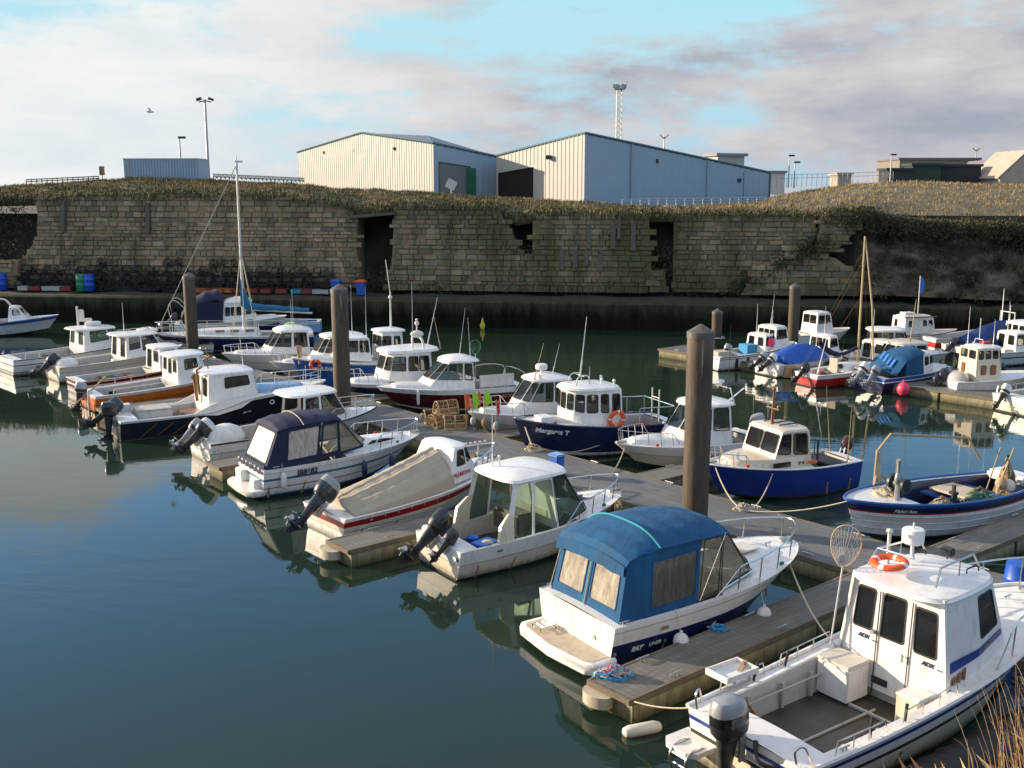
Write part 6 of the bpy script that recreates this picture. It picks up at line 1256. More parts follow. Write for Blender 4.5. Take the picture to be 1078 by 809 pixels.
rope(P(783,537,.47),lx(F1,(4.75,.1,1.1)),.25,.018,label='slack pale line from the blue-hulled boat\'s bow down to the pontoon by the tall pile')
rope(P(786,538,.47),lx(K,(6.55,0,1.15)),.12,.018,label='long taut pale line from the pontoon to the open coble\'s bow')
rope(P(783,537,.47),lx(F1,(3.3,.85,.9)),.35,.016,label='sagging spring line along the near side of the blue-hulled boat')
rope(lx(F2,(5.1,.1,.9)),P(645,497,.47),.1,.018,label='pale bow line of the white pilothouse boat beside the tall pile')
rope(lx(F3,(5.4,.1,1.25)),P(562,474,.47),.05,.03,label='thick pale bow line hanging from the navy named boat to the pontoon')
rope(P(562,474,.47),lx(F3,(2.0,1.0,.85)),.35,.016,label='slack line running along the waterline of the navy named boat')
heap(None,P(562,475,.43),(.30,.22,.16),['rope_cream','net_mix','rope_cream'],'rope_pile',n=16,label='tan rope coil on the pontoon edge under the navy boat\'s bow',cat='rope')
heap(None,P(783,538,.43),(.28,.18,.14),['rope_cream','rope_cream','net_grey'],'rope_pile',n=16,label='pale knotted rope on the pontoon edge right of the tall pile',cat='rope')
rope(lx(B2,(6.0,-.1,1.1)),lx(A,(3.35,1.0,.95)),.25,.018,label='white line from the blue-canopied cruiser\'s bow to the nearest boat')
rope(lx(B2,(3.4,-1.0,.95)),P(745,660,.46),.22,.018,label='white spring line from the blue-canopied cruiser down to the near finger')
heap(None,P(757,664,.44),(.18,.10,.05),['rope_blue','rope_blue'],'rope_tail',n=10,label='short blue rope tail lying on the near finger pontoon',cat='rope')
rope(P(668,739,.45),lx(A,(.02,1.05,.80)),.05,.014,label='line from the finger\'s end to the nearest boat\'s stern quarter')
rope(P(1012,592,.47),Vector((13.5,21.6,.5)),.04,.016,'rope_green',label='green line stretched out from the wooden finger at right')
rope(lx(C3,(5.2,0,1.0)),P(655,535,.47),.05,.016,label='line from the green-glassed boat\'s bow to the pontoon')
rope(lx(E5,(5.9,0,1.05)),P(455,462,.47),.06,.014,label='line from the navy-canopied cruiser\'s bow to the pontoon')
pr=Vector((3.42,14.2,0))+Vector((.574,-.819,0))*1.85-Vector((.819,.574,0))*1.2
e=empty('floating_boom',(pr.x,pr.y,0),R(35),'black ribbed floating boom alongside the nearest white boat','boom')
mb=MB(); rg=[]
for i in range(150):
    x=i*.075; q=.34+(.035 if i%6 in (0,1) else 0)+(.02 if i%6 in (3,) else 0); rg.append([Vector((x,q*math.cos(2*PI*j/16),.14+q*math.sin(2*PI*j/16))) for j in range(16)])
mb.loft(rg,0); mb.build('ribbed_float','black_rubber',e)
# ---- near quay under the camera and its dry reeds
pm('quay_stone',(.16,.14,.11),rough=.9,var=.4,scale=2,bump=.5,bscale=6)
mb=MB(); mb.box((0,3.2,-.4),(120,10.0,7.6),0); struct(mb.build('near_quay','quay_stone'))
rnd=random.Random(5); mb=MB()
for i in range(240):
    x=rnd.uniform(3.6,5.4); 
    if rnd.random()<.7: x=rnd.uniform(4.1,5.6)
    y=rnd.uniform(7.5,8.15); h=rnd.uniform(.5,1.35)*(.55+.45*min(1,max(0,(x-3.1)/1.2))); lean=rnd.uniform(-.30,-.02); ly=rnd.uniform(-.1,.25)
    pts=[Vector((x+lean*t*t*h,y+ly*t*t*h,3.38+h*t)) for t in (0,.3,.6,.85,1)]
    mb.tube(pts,[.0042,.0036,.003,.0022,.001],m=rnd.randrange(3),n=4)
    if rnd.random()<.6:
        tp=pts[-1]; dv=(pts[-1]-pts[-2]).normalized()
        for q in range(14):
            a0=tp-dv*.012*q; o=Vector((rnd.uniform(-1,1),rnd.uniform(-1,1),rnd.uniform(-.2,1)))*.03; mb.face([a0,a0+o*.5+Vector((.003,0,0)),a0+o],rnd.randrange(3))
    if rnd.random()<.5:
        a0=pts[rnd.choice((1,2))]; o=Vector((rnd.uniform(-.2,.05),rnd.uniform(-.12,.12),rnd.uniform(.02,.2))); mb.face([a0,a0+o*.5+Vector((.004,0,.03)),a0+o,a0+o*.5-Vector((.004,0,-.02))],rnd.randrange(3))
for i in range(700):
    x=rnd.uniform(2.6,6.2); y=rnd.uniform(7.2,8.19); h=rnd.uniform(.10,.42); d=rnd.uniform(0,6.3); l=rnd.uniform(.05,.3); s=Vector((math.sin(d),-math.cos(d),0))*.006
    a=Vector((x,y,3.39)); t=a+Vector((l*math.cos(d),l*math.sin(d),h)); mb.face([a-s,a+s,(a+t)/2+Vector((0,0,.08))+s*.6,t],rnd.randrange(2))
pm('reed_straw',(.42,.24,.10),rough=.8,var=.3,scale=8); pm('reed_brown',(.24,.13,.06),rough=.85,var=.3,scale=8); pm('reed_pale',(.50,.35,.18),rough=.8,var=.3,scale=8)
struct(mb.build('dry_reeds',['reed_straw','reed_pale','reed_brown']),'stuff')
# ---- far quay wall
wt=Vector((.992,-.126,0)); wn=Vector((.126,.992,0)); WO=Vector((0,70.24,0))
CAM=Vector((0,0,CH))
def WPX(x,y,d=0):
    r=PY(x,y,10)-CAM; k=((WO-CAM).dot(wn)+d)/r.dot(wn); return CAM+r*k
def sz(p): return ((p-WO).dot(wt),p.z)
def W(s,d,z): return WO+wt*s+wn*d+Vector((0,0,z))
def stonemat(name,col):
    m,nt,b=nodes(name); f=noise(nt,mapping(nt),1.6,8,.7); c=mixc(nt,ramp(nt,f,.3,.72),[x*.6 for x in col],[x*1.12 for x in col])
    g=noise(nt,mapping(nt,(.16,.16,.11)),1.0,5,.6); h=noise(nt,mapping(nt,(.5,.5,.07)),1.0,7,.7)
    ad=nt.nodes.new('ShaderNodeMath'); ad.operation='MULTIPLY_ADD'; nt.links.new(h,ad.inputs[0]); ad.inputs[1].default_value=.7; nt.links.new(g,ad.inputs[2])
    x=nt.nodes.new('ShaderNodeTexCoord'); s=nt.nodes.new('ShaderNodeSeparateXYZ'); nt.links.new(x.outputs['Object'],s.inputs[0])
    bx=nt.nodes.new('ShaderNodeMapRange'); nt.links.new(s.outputs[0],bx.inputs[0]); bx.inputs[1].default_value=-22; bx.inputs[2].default_value=2; bx.inputs[3].default_value=-.10; bx.inputs[4].default_value=.06
    a2=nt.nodes.new('ShaderNodeMath'); a2.operation='ADD'; nt.links.new(ad.outputs[0],a2.inputs[0]); nt.links.new(bx.outputs[0],a2.inputs[1])
    c=mixc(nt,ramp(nt,a2.outputs[0],.80,1.0,(0,0,0,1),(.85,.85,.85,1)),c,(.075,.085,.026))
    k=noise(nt,mapping(nt,(.9,.9,.09)),1.3,8,.72); c=mixc(nt,ramp(nt,k,.50,.72,(0,0,0,1),(.8,.8,.8,1)),c,(.035,.032,.022))
    w=noise(nt,mapping(nt,(.35,.35,.3)),1.7,8,.75); c=mixc(nt,ramp(nt,w,.60,.72,(0,0,0,1),(.6,.6,.6,1)),c,(.33,.31,.27))
    z=nt.nodes.new('ShaderNodeMapRange'); nt.links.new(s.outputs[2],z.inputs[0]); z.inputs[1].default_value=3.2; z.inputs[2].default_value=1.8; z.inputs[4].default_value=.6; c=mixc(nt,z.outputs[0],c,(.05,.052,.028))
    nt.links.new(c,b.inputs['Base Color']); b.inputs['Roughness'].default_value=.92
    bp=nt.nodes.new('ShaderNodeBump'); bp.inputs['Strength'].default_value=.7; bp.inputs['Distance'].default_value=.05; nt.links.new(noise(nt,mapping(nt),5,6,.65),bp.inputs['Height']); nt.links.new(bp.outputs[0],b.inputs['Normal']); M[name]=m
for n,c in (('stone_tan',(0.366,0.257,0.149)),('stone_brown',(0.317,0.222,0.132)),('stone_pale',(0.403,0.304,0.193)),('stone_moss',(0.244,0.211,0.110)),('stone_dark',(0.201,0.158,0.105)),('stone_grey',(0.317,0.252,0.176))): stonemat(n,c)
pm('earth_dark',(.035,.032,.02),rough=.95,var=.5,scale=.8,bump=.8,bscale=3,dirt=.5,dirtcol=(.05,.06,.02))
def quay_face_mat():  # near-black low down, mottled olive brown towards the top
    m,nt,b=nodes('quay_face'); f=noise(nt,mapping(nt,(.9,.9,.25)),2,8,.7); t=nt.nodes.new('ShaderNodeTexCoord'); s=nt.nodes.new('ShaderNodeSeparateXYZ'); nt.links.new(t.outputs['Object'],s.inputs[0])
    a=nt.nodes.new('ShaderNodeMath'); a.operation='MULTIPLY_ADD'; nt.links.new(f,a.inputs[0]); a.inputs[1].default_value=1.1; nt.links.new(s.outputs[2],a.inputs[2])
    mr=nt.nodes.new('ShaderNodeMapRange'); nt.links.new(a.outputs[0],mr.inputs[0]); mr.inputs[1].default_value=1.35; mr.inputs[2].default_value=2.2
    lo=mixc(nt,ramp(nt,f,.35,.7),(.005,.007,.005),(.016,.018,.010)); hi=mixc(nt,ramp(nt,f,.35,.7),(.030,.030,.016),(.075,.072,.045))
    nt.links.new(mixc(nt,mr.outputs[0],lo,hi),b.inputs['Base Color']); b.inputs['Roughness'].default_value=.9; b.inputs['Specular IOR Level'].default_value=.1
    bp=nt.nodes.new('ShaderNodeBump'); bp.inputs['Strength'].default_value=.8; bp.inputs['Distance'].default_value=.06; nt.links.new(f,bp.inputs['Height']); nt.links.new(bp.outputs[0],b.inputs['Normal']); M['quay_face']=m
quay_face_mat()
pm('ledge_top',(.035,.037,.022),rough=.95,var=.4,scale=1,bump=.5)
def inpoly(s,z,poly):
    c=False; j=len(poly)-1
    for i in range(len(poly)):
        if (poly[i][1]>z)!=(poly[j][1]>z) and s<(poly[j][0]-poly[i][0])*(z-poly[i][1])/(poly[j][1]-poly[i][1])+poly[i][0]: c=not c
        j=i
    return c
STM=['stone_tan','stone_brown','stone_pale','stone_moss','stone_dark','stone_grey']
def stone_wall(px,label,weights,seed=1,d=0,batter=.10,courses=.31,mossbias=None,miss=.03):
    rnd=random.Random(seed); poly=[sz(WPX(x,y,d)) for x,y in px]
    zmin=min(p[1] for p in poly); zmax=max(p[1] for p in poly); smin=min(p[0] for p in poly); smax=max(p[0] for p in poly)
    mb=MB(); bd=lambda z:d+batter*(z-zmin)
    mb.loft([[W(s,bd(z)+.02,z) for s,z in poly],[W(s,d+2.4,z) for s,z in poly]],1)
    z=zmin
    while z<zmax:
        h=courses*rnd.uniform(.65,1.45); s=smin-rnd.random()
        while s<smax:
            w=rnd.uniform(.28,1.15)
            if inpoly(s+w/2,z+h/2,poly) and rnd.random()>miss:
                mt=rnd.choices(range(6),weights)[0]
                if mossbias:
                    f=mossbias(s+w/2,(z-zmin)/(zmax-zmin))
                    if rnd.random()<f: mt=3 if rnd.random()<.75 else 4
                g=.010; pr=rnd.uniform(-.04,.05); a=[(s+g,z+g),(s+w-g,z+g),(s+w-g,z+h-g),(s+g,z+h-g)]
                b0=[W(x,bd(y)+.02,y) for x,y in a]; b1=[W(x+(.03 if k in(0,3) else -.03),bd(y)-.06-pr,y+(.03 if k<2 else -.03)) for k,(x,y) in enumerate(a)]
                mb.loft([b0,b1],mt,cap0=False)
            s+=w
        z+=h
    o=mb.build('dock_wall',STM,flat=True); return tag(o,label,'wall','stone walls of the old dock')
nz=lambda s,z,k=0: .5+.5*math.sin(s*.7+k)*math.sin(s*.31+2*z+k*2)
wA=stone_wall([(20,303),(20,277),(36,250),(34,208),(200,205),(300,208),(352,214),(374,232),(374,262),(381,303)],'long brown sandstone dock wall at left with the creel stack along its foot',[5,4,2,.6,1.2,1.5],1,mossbias=lambda s,v:max(0,1.0*nz(s,v)-.40)+0)
wB=stone_wall([(407,306),(412,270),(413,216),(520,218),(533,236),(548,268),(560,268),(560,234),(574,224),(683,226),(687,308)],'mossy stepped stone dock wall left of the narrow gap, with stumps of old timber',[2.5,2.5,1.5,2.5,1.5,2.5],2,mossbias=lambda s,v:max(0,1.25*nz(s*.7,v,1)-.25))
wC=stone_wall([(708,308),(710,226),(860,226),(860,250),(810,308)],'darker courses of stone dock wall right of the narrow gap',[1,2,.6,1.5,3,3],3,d=.3,mossbias=lambda s,v:max(0,.8*nz(s*.6,v,3)-.4))
wD=stone_wall([(862,262),(866,226),(908,224),(912,218),(918,218),(918,226),(902,243),(880,264),(866,266)],'greenish stone block standing at the top of the wall before the overgrown cliff',[.6,1,.2,3,2,2],4,d=-.2)
wE=stone_wall([(780,311),(800,280),(840,266),(880,272),(905,290),(908,312)],'low ruined stone facing half covered by earth under the greenish block',[1,2,.8,1,2,3],5,d=-.4,miss=.12)
wF=stone_wall([(684,308),(685,286),(700,285),(702,308)],'small pale whitewashed wall stub at the foot of the narrow gap',[0,0,6,0,.5,2],6,d=-.3)
wG=stone_wall([(-60,303),(-60,276),(17,275),(18,303)],'red-brown brick wall stub at the far left end of the quay',[3,3,1,0,0,0],7,d=-.5,courses=.25)
pm('old_timber',(.12,.105,.09),rough=.9,var=.4,scale=4,stretch=(4,4,.5))
for par,lst in ((wA,((67,212,244,.30),(156,214,246,.30))),(wB,((592,250,284,.3),(606,252,282,.28),(618,254,280,.26),(633,252,286,.3),(620,236,262,.3),(646,236,262,.3),(652,226,252,.2),(667,236,264,.3),(622,300,302,.1)))):
    for x,y0,y1,w in lst:
        a=WPX(x,y0,-.1+.6); c=WPX(x,y1,-.1+.25); s0,z0=sz(a); s1,z1=sz(c); mb=MB(); mb.loft([[W(s0+k*w/2,dd,z0) for k,dd in ((-1,.35),(1,.35),(1,.85),(-1,.85))],[W(s0+k*w/2,dd-.35,z1) for k,dd in ((-1,.35),(1,.35),(1,.85),(-1,.85))]],0); mb.build('timber_post','old_timber',par)
mb=MB(); a=WPX(392,228,.3); s0,z0=sz(a); mb.loft([[W(s0+x,dd,z0+z) for x,z in ((-1.6,-.15),(1.6,.12),(1.6,.32),(-1.6,.05))] for dd in (.0,1.2)],0); tag(mb.build('fallen_beam','old_timber'),'weathered beam spanning the notch between the left and middle dock walls','beam')
# ledge
mb=MB(); zl=1.72
mb.loft([[W(-60,-3.2,-4),W(-60,-3.0,zl-.1),W(-60,-2.8,zl),W(-60,4,zl),W(-60,4,-4)],[W(70,-3.6,-4),W(70,-3.4,zl-.1),W(70,-3.2,zl),W(70,4,zl),W(70,4,-4)]],0); 
for i in range(40):
    s=-57+i*3.1+.5*math.sin(i*1.9); f=.08*math.sin(i*2.7); d0=-3.0-.4*(s+60)/130
    mb.loft([[W(s+f-.17,d0-.02,-3),W(s+f+.17,d0-.02,-3),W(s+f+.15,d0-.12,-3),W(s+f-.15,d0-.12,-3)],[W(s+f-.15,d0+.12,zl-.25-.1*(i%3)),W(s+f+.15,d0+.12,zl-.25-.1*(i%3)),W(s+f+.13,d0-.08,zl-.25-.1*(i%3)),W(s+f-.13,d0-.08,zl-.25-.1*(i%3))]],0)
struct(mb.build('far_quay',['quay_face']))
mb=MB(); rr=[]
for i in range(90):
    s=-58+i*1.42; rr.append([W(s,-2.7+.15*math.sin(i*1.3),zl+.004),W(s,-1.5,zl+.05+.05*math.sin(i*2.1)),W(s,0,zl+.12+.06*math.cos(i*1.7)),W(s,2.4,zl+.15)])
mb.loft(rr,0,closed=False,cap0=False,cap1=False); struct(mb.build('quay_surface','ledge_top'))
# earth behind the gaps
from mathutils import noise as NZ
mb=MB(); rr=[]
for i in range(150):
    s=-62+i*.9; col=[]
    for j in range(9):
        t=j/8; z=zl+.1+(5.3)*t; dd=1.0+2.6*t+1.3*NZ.noise(Vector((s*.5,t*3,1.7)))
        col.append(W(s,max(.4,dd),z))
    rr.append(col)
mb.loft(rr,0,closed=False,cap0=False,cap1=False); struct(mb.build('earth_bank','earth_dark',ang=180))
# ---- bank and plateau
def lerp(tab,x):
    for (a,ya),(b_,yb) in zip(tab,tab[1:]):
        if x<=b_: 
            t=max(0,(x-a)/(b_-a)); return ya+(yb-ya)*t
    return tab[-1][1]
LIP=[(-120, 211), (30, 208), (200, 204), (300, 207), (352, 213), (376, 223), (412, 216), (520, 217), (545, 229), (575, 223), (683, 225), (708, 225), (860, 225), (905, 223), (960, 235), (1180, 243)]
SKY=[(-120, 198), (0, 197), (60, 194), (120, 190), (150, 189), (220, 191), (310, 195), (420, 203), (470, 206), (520, 208), (600, 214), (660, 218), (690, 219.5), (760, 217), (800, 214), (812, 208), (850, 201), (900, 194), (960, 191), (1040, 194), (1180, 195)]
DS=[(-120,86),(300,86),(420,84),(700,84),(800,90),(900,104),(1180,108)]
pm('grass_ground',(.125,.10,.042),rough=.95,var=.5,scale=.35,dirt=.9,dirtcol=(.26,.18,.08),bump=.8,bscale=6)
tcols=[];xs=list(range(-120,1190,7))
def tpt(x,t):
    a=WPX(x,lerp(LIP,x),.95 if x<905 else .5); b_=PY(x,lerp(SKY,x),lerp(DS,x)); 
    tz=t**.8 if x<820 else t
    p=a+(b_-a)*t; p.z=a.z+(b_.z-a.z)*tz
    k=math.sin(PI*t)
    p.z+=(.30*NZ.noise(Vector((p.x*.25,p.y*.25,0)))+.22*NZ.noise(Vector((p.x*.8,p.y*.8,3))))*(.5+k)*(.45 if x>780 else .8)
    if t>.55 and x>830: p.z+=.0
    return p
for x in xs:
    c=[]; a=WPX(x,lerp(LIP,x)+9,1.3 if x<905 else .4); c.append(a)
    for j in range(15): c.append(tpt(x,j/14))
    e=c[-1]; d=(Vector((e.x,e.y,0))).normalized(); c.append(e+d*14+Vector((0,0,-.3))); c.append(e+d*60+Vector((0,0,-.4))); c.append(e+d*320+Vector((0,0,-1.5)))
    tcols.append(c)
mb=MB(); mb.loft(tcols,0,closed=False,cap0=False,cap1=False); struct(mb.build('terrain','grass_ground',ang=180))
# overgrown cliff at right
pm('cliff_rock',(.115,.095,.065),rough=.95,var=.55,scale=.5,bump=1.0,bscale=2.5,dirt=1.0,dirtcol=(.035,.042,.015))
rr=[]
def cliffpt(x,t):
    y=lerp(LIP,x)+3+(lerp([(880,309),(1180,322)],x)-lerp(LIP,x)-3)*t
    if x<915: dd=.9
    n=NZ.fractal(Vector((x*.035,t*3.2,2)),1,2,5)
    base=1.6-3.6*t+1.5*n; fade=min(1,max(0,(x-876)/45.)); base=base*fade+2.3*(1-fade)
    return WPX(x,y,base)
for x in range(872,1190,4): rr.append([cliffpt(x,j/26) for j in range(27)])
mb=MB(); mb.loft(rr,0,closed=False,cap0=False,cap1=False); struct(mb.build('cliff','cliff_rock',ang=180))
# grass and scrub
rnd=random.Random(21); mb=MB()
for n,c in (('grass_olive',(.105,.100,.036)),('grass_straw',(.36,.255,.12)),('grass_brown',(.18,.13,.06)),('scrub_green',(.035,.050,.014))): pm(n,c,rough=.9,var=.4,scale=1.2)
def tuft(p,h,w,mt,k=3):
    for _ in range(k):
        a=rnd.uniform(0,6.28); d=Vector((math.cos(a),math.sin(a),0)); s=Vector((-d.y,d.x,0))*w; l=rnd.uniform(.1,.55)*h
        b0=p+d*rnd.uniform(0,.15); tp=b0+d*l+Vector((rnd.uniform(-.05,.12),0,h*rnd.uniform(.6,1.1)))
        mb.face([b0-s,b0+s,tp+s*.25,tp-s*.25],mt)
for i in range(46000):
    x=rnd.uniform(-110,1175); t=rnd.random()
    if rnd.random()<.25: t=1-.12*rnd.random()
    p=tpt(x,t)-Vector((0,0,.05)); v=NZ.noise(Vector((p.x*.12,p.y*.3,0)))+.5*NZ.noise(Vector((p.x*.5,p.y*.6,5)))
    st=.20+.60*v+(.30 if x>690 else 0)+(.70*t if x>800 else .30*max(0,t-.75)*3)+(-.25 if t<.3 else 0)+(.05 if x<330 else 0)  # straw share; the extra on the right also stands in for golden sunlight
    r=rnd.random(); mt=1 if r<st else (2 if r<st+.28 else 0)
    if x>780 and rnd.random()<.35: continue
    tuft(p,rnd.uniform(.08,.30),rnd.uniform(.018,.045),mt,2)
for i in range(8000): # shaggy lip hanging over the masonry
    x=rnd.uniform(-60,1170); p=WPX(x,lerp(LIP,x)+rnd.uniform(-4,1.5)+4*max(0,NZ.noise(Vector((x*.03,0,4)))),rnd.uniform(.15,.9)); h=rnd.uniform(.15,.45)
    a=rnd.uniform(3.6,5.8); d=Vector((math.cos(a),math.sin(a),0)); s=Vector((-d.y,d.x,0))*.04; tp=p+d*.3*h+Vector((0,0,h*rnd.uniform(-1.3,.8))); mb.face([p-s,p+s,tp+s*.2,tp-s*.2],rnd.choice((0,0,2,3,3,1 if rnd.random()<.3 else 0)))
struct(mb.build('grass',['grass_olive','grass_straw','grass_brown','scrub_green'],flat=True),'stuff')
mb=MB()
pm('scrub_olive',(.065,.065,.026),rough=.9,var=.5,scale=1); pm('scrub_brown',(.085,.065,.036),rough=.9,var=.5,scale=1)
def leafclump(c,r,n,mts):
    for _ in range(n):
        d=Vector((rnd.gauss(0,1),rnd.gauss(0,1),rnd.gauss(0,.8))); d=d.normalized()*r*rnd.uniform(.4,1.1); p=c+d; a=Vector((rnd.gauss(0,1),rnd.gauss(0,1),rnd.gauss(0,1))).normalized()*rnd.uniform(.04,.10); b_=a.cross(Vector((rnd.gauss(0,1),rnd.gauss(0,1),rnd.gauss(0,1)))).normalized()*rnd.uniform(.03,.07)
        mb.face([p-a,p+b_,p+a,p-b_],rnd.choice(mts))
for i in range(520):
    x=rnd.uniform(880,1160); t=rnd.random(); p=cliffpt(x,t)
    if NZ.noise(Vector((x*.03,t*4,9)))>-.15: leafclump(p,rnd.uniform(.3,.8),34,(0,1,2,2))
for i in range(620):
    x=rnd.uniform(868,1170); leafclump(WPX(x,lerp(LIP,x)+rnd.uniform(-4,15),rnd.uniform(-.5,.4)),rnd.uniform(.25,.55),16,(0,1,1,2))
for i in range(240): # diagonal growth and gap filling
    t=rnd.random(); x,y=868-92*t+rnd.gauss(0,7),256+50*t+rnd.gauss(0,5); leafclump(WPX(x,y,rnd.uniform(-.3,.2)),rnd.uniform(.25,.6),18,(0,0,1))
for x0_,x1,y0,y1,n in ((685,707,262,296,30),(374,410,285,302,30),(535,562,258,268,8),(-60,36,204,275,220),(405,700,300,308,90),(700,1100,308,318,120),(20,400,300,306,60)):
    for i in range(n): leafclump(WPX(rnd.uniform(x0_,x1),rnd.uniform(y0,y1),rnd.uniform(-.2,1.2)),rnd.uniform(.2,.6),18,(0,0,1,2))
struct(mb.build('scrub',['scrub_green','scrub_olive','scrub_brown'],flat=True),'stuff')
# ---- creels, boxes, barrels along the quay
cm=creel_mesh('black','black',False).build('lobster_creel',['net_mix','black_rubber'],flat=True); cm.data.materials[0]=pm('creel_dark',(.028,.028,.026),rough=.8,var=.6,scale=2,dirt=.5,dirtcol=(.10,.09,.07)); cm.data.materials[1]=pm('creel_net',(.018,.022,.024),rough=.9,var=.6,scale=2)
first=True; k=0
for row in range(4):
    x=24
    while x<352:
        if row<3 or (70<x<260 and rnd.random()<.7):
            o=cm if first else cm.copy()
            if not first: COL.objects.link(o)
            first=False; p=WPX(x,300,-.2-.3*rnd.random()); p.z=zl+.15+row*.56+rnd.uniform(-.05,.05)
            o.location=p+wn*row*.25; o.rotation_euler=(R(rnd.uniform(-8,8)),R(rnd.uniform(-6,6)),R(rnd.choice((-7,83))+rnd.uniform(-14,14))); o.scale=(1.4,1.4,1.42); k+=1
            tag(o,'dark netted lobster creel in the long stack at the foot of the left dock wall','creel','lobster creels stacked on the far quay')
        x+=rnd.uniform(10.5,13.5)
bxm={}
def fishbox(mat):
    if mat not in bxm:
        mb=MB(); mb.box((0,0,.02),(.9,.55,.04),0)
        for dx,dy,sx,sy in ((0,.26,.9,.03),(0,-.26,.9,.03),(.435,0,.03,.5),(-.435,0,.03,.5)): mb.box((dx,dy,.20),(sx,sy,.34),0)
        mb.box((0,.26,.36),(.96,.05,.04),0); mb.box((0,-.26,.36),(.96,.05,.04),0)
        bxm[mat]=mb.build('fish_box',mat,bevel=.01); return bxm[mat]
    o=bxm[mat].copy(); COL.objects.link(o); return o
seq=['box_white','box_red','box_white','box_white','box_red','box_orange','box_red','box_orange','box_orange','box_red','box_orange','box_red','box_red','box_red','box_teal','box_red','box_white','box_white']
xsq=[25,38,50,60,70,212,222,230,240,250,258,266,280,296,312,322,334,342]
order={}
nm_={'box_white':'white','box_red':'red','box_orange':'orange','box_teal':'teal','box_blue':'blue'}
for x,c in zip(xsq,seq):
    o=fishbox(c); p=WPX(x,303,-1.1); p.z=zl+.16; o.location=p; o.rotation_euler=(0,0,R(-7+rnd.uniform(-25,25))); o.scale=(.8,.8,.78)
    side='left' if x<150 else 'right'; key=(c,side); order.setdefault(key,[]).append(o)
ow=['first','second','third','fourth','fifth','sixth','seventh']
for (c,side),l in order.items():
    for i,o in enumerate(l):
        where='left of the green drum' if side=='left' else 'right of the yacht'
        tag(o,('only %s fish box %s before the creel stack'%(nm_[c],where)) if len(l)==1 else '%s %s fish box, counted from the left, %s'%(ow[i],nm_[c],where),'fish box','fish boxes before the creel stack')
def drum(x,c,label,h=1.15,r=.36,lid=None):
    p=WPX(x,301,-1.0); p.z=zl+.15; mb=MB(); mb.loft([[Vector((q*math.cos(2*PI*i/16),q*math.sin(2*PI*i/16),z)) for i in range(16)] for q,z in ((r*.92,0),(r,.05),(r,h*.33),(r*1.05,h*.35),(r,h*.37),(r,h*.66),(r*1.05,h*.68),(r,h*.70),(r*.95,h),(r*.8,h+.02))],0); return tag(mb.build('plastic_drum',c,loc=p),label,'drum')
drum(86,'box_green','green plastic drum standing before the creel stack'); drum(94,'fender_blue','blue plastic drum next to the green one before the creel stack'); drum(2,'fender_blue','blue plastic drum at the far left by the brick wall stub')
def wbin(x,body,lid,label):
    p=WPX(x,303,-1.3); p.z=zl+.1; e=empty('wheelie_bin',p,R(-7),label,'bin'); e.scale=(.75,.75,.75); mb=MB(); mb.loft([[Vector((sx*w,sy*w*1.1,z)) for sx,sy in ((-1,-1),(1,-1),(1,1),(-1,1))] for w,z in ((.30,.05),(.40,1.2))],0); mb.build('body',body,e,bevel=.03)
    mb=MB(); mb.loft([[Vector((sx*w,sy*w*1.1,z)) for sx,sy in ((-1,-1),(1,-1),(1,1),(-1,1))] for w,z in ((.44,1.2),(.45,1.28),(.30,1.40))],0); mb.build('lid',lid,e,bevel=.02)
wbin(354,'box_blue','box_blue','all blue wheelie bin near the end of the creel stack'); wbin(380,'box_blue','flag_orange','blue wheelie bin with an orange lid at the notch in the dock wall')
# ---- buildings and posts on top
pm('clad_cream',(.40,.385,.345),rough=.5,var=.06,scale=1,dirt=.25); pm('clad_blue',(.30,.39,.48),rough=.45,var=.05,scale=1,dirt=.15); pm('trim_green',(.07,.13,.14),rough=.5); pm('door_green',(.02,.13,.08),rough=.5); pm('roller_grey',(.17,.18,.18),rough=.6,var=.1); pm('doorway_shade',(.006,.006,.007),rough=.9); pm('roof_grey',(.2,.22,.24),rough=.6)
def shed(name,label,faces,roofs,trims,cat='building'):
    e=empty(name,(0,0,0),0,label,cat)
    for i,(a,b_,z0,za,zb,mat,wins,fm,gm,ribs) in enumerate(faces):
        a=Vector(a);b_=Vector(b_); mb=MB(); d=(b_-a); n=Vector((d.y,-d.x)).normalized()
        wall_obj=bpy.data.objects.new('wall',bpy.data.meshes.new('wall')); COL.objects.link(wall_obj); wall_obj.parent=e
        wall(mb,((a.x,a.y,z0),(b_.x,b_.y,z0),(b_.x,b_.y,zb),(a.x,a.y,za)),wins,0,None,wall_obj,fm,gm,.02,'door',.12)
        L=d.length; k=int(L/ribs) if ribs else 0
        for j in range(k):
            t0=(j+.1)/k; t1=(j+.45)/k; tm=(t0+t1)/2
            if any(w[0]-.015<tm<w[1]+.015 for w in wins):
                w=[w for w in wins if w[0]-.015<tm<w[1]+.015][0]; vb=w[3]+.03
            else: vb=0
            zt=za+(zb-za)*tm; zb0=z0+(zt-z0)*vb; p0=a+d*t0;p1=a+d*t1;w_=d*(.08/k)
            mb.loft([[Vector((q.x+n.x*o,q.y+n.y*o,z)) for q,o in ((p0,-.01),(p0+w_,.035),(p1-w_,.035),(p1,-.01))] for z in (zb0,zt-.05)],0,closed=False,cap0=False,cap1=False)
        o=mb.build('t',mat); me=o.data; bpy.data.objects.remove(o); wall_obj.data=me; me.name='wall'
    mb=MB()
    for r in roofs: mb.loft([[Vector(p) for p in r],[Vector(p)-Vector((0,0,.15)) for p in r]],0)
    mb.build('roof','roof_grey',e)
    mb=MB()
    for t in trims: mb.tube([Vector(p) for p in t],.14,n=4)
    mb.build('trim','trim_green',e); return e
A_=(-26.1,130);X_=(-16.6,118.5);B_=(-7.95,108);C_=(-1.55,113.3); ext=Vector((.77,.64))*9
zA,zX,zB,zC=13.55,15.2,13.6,12.45; z0=6
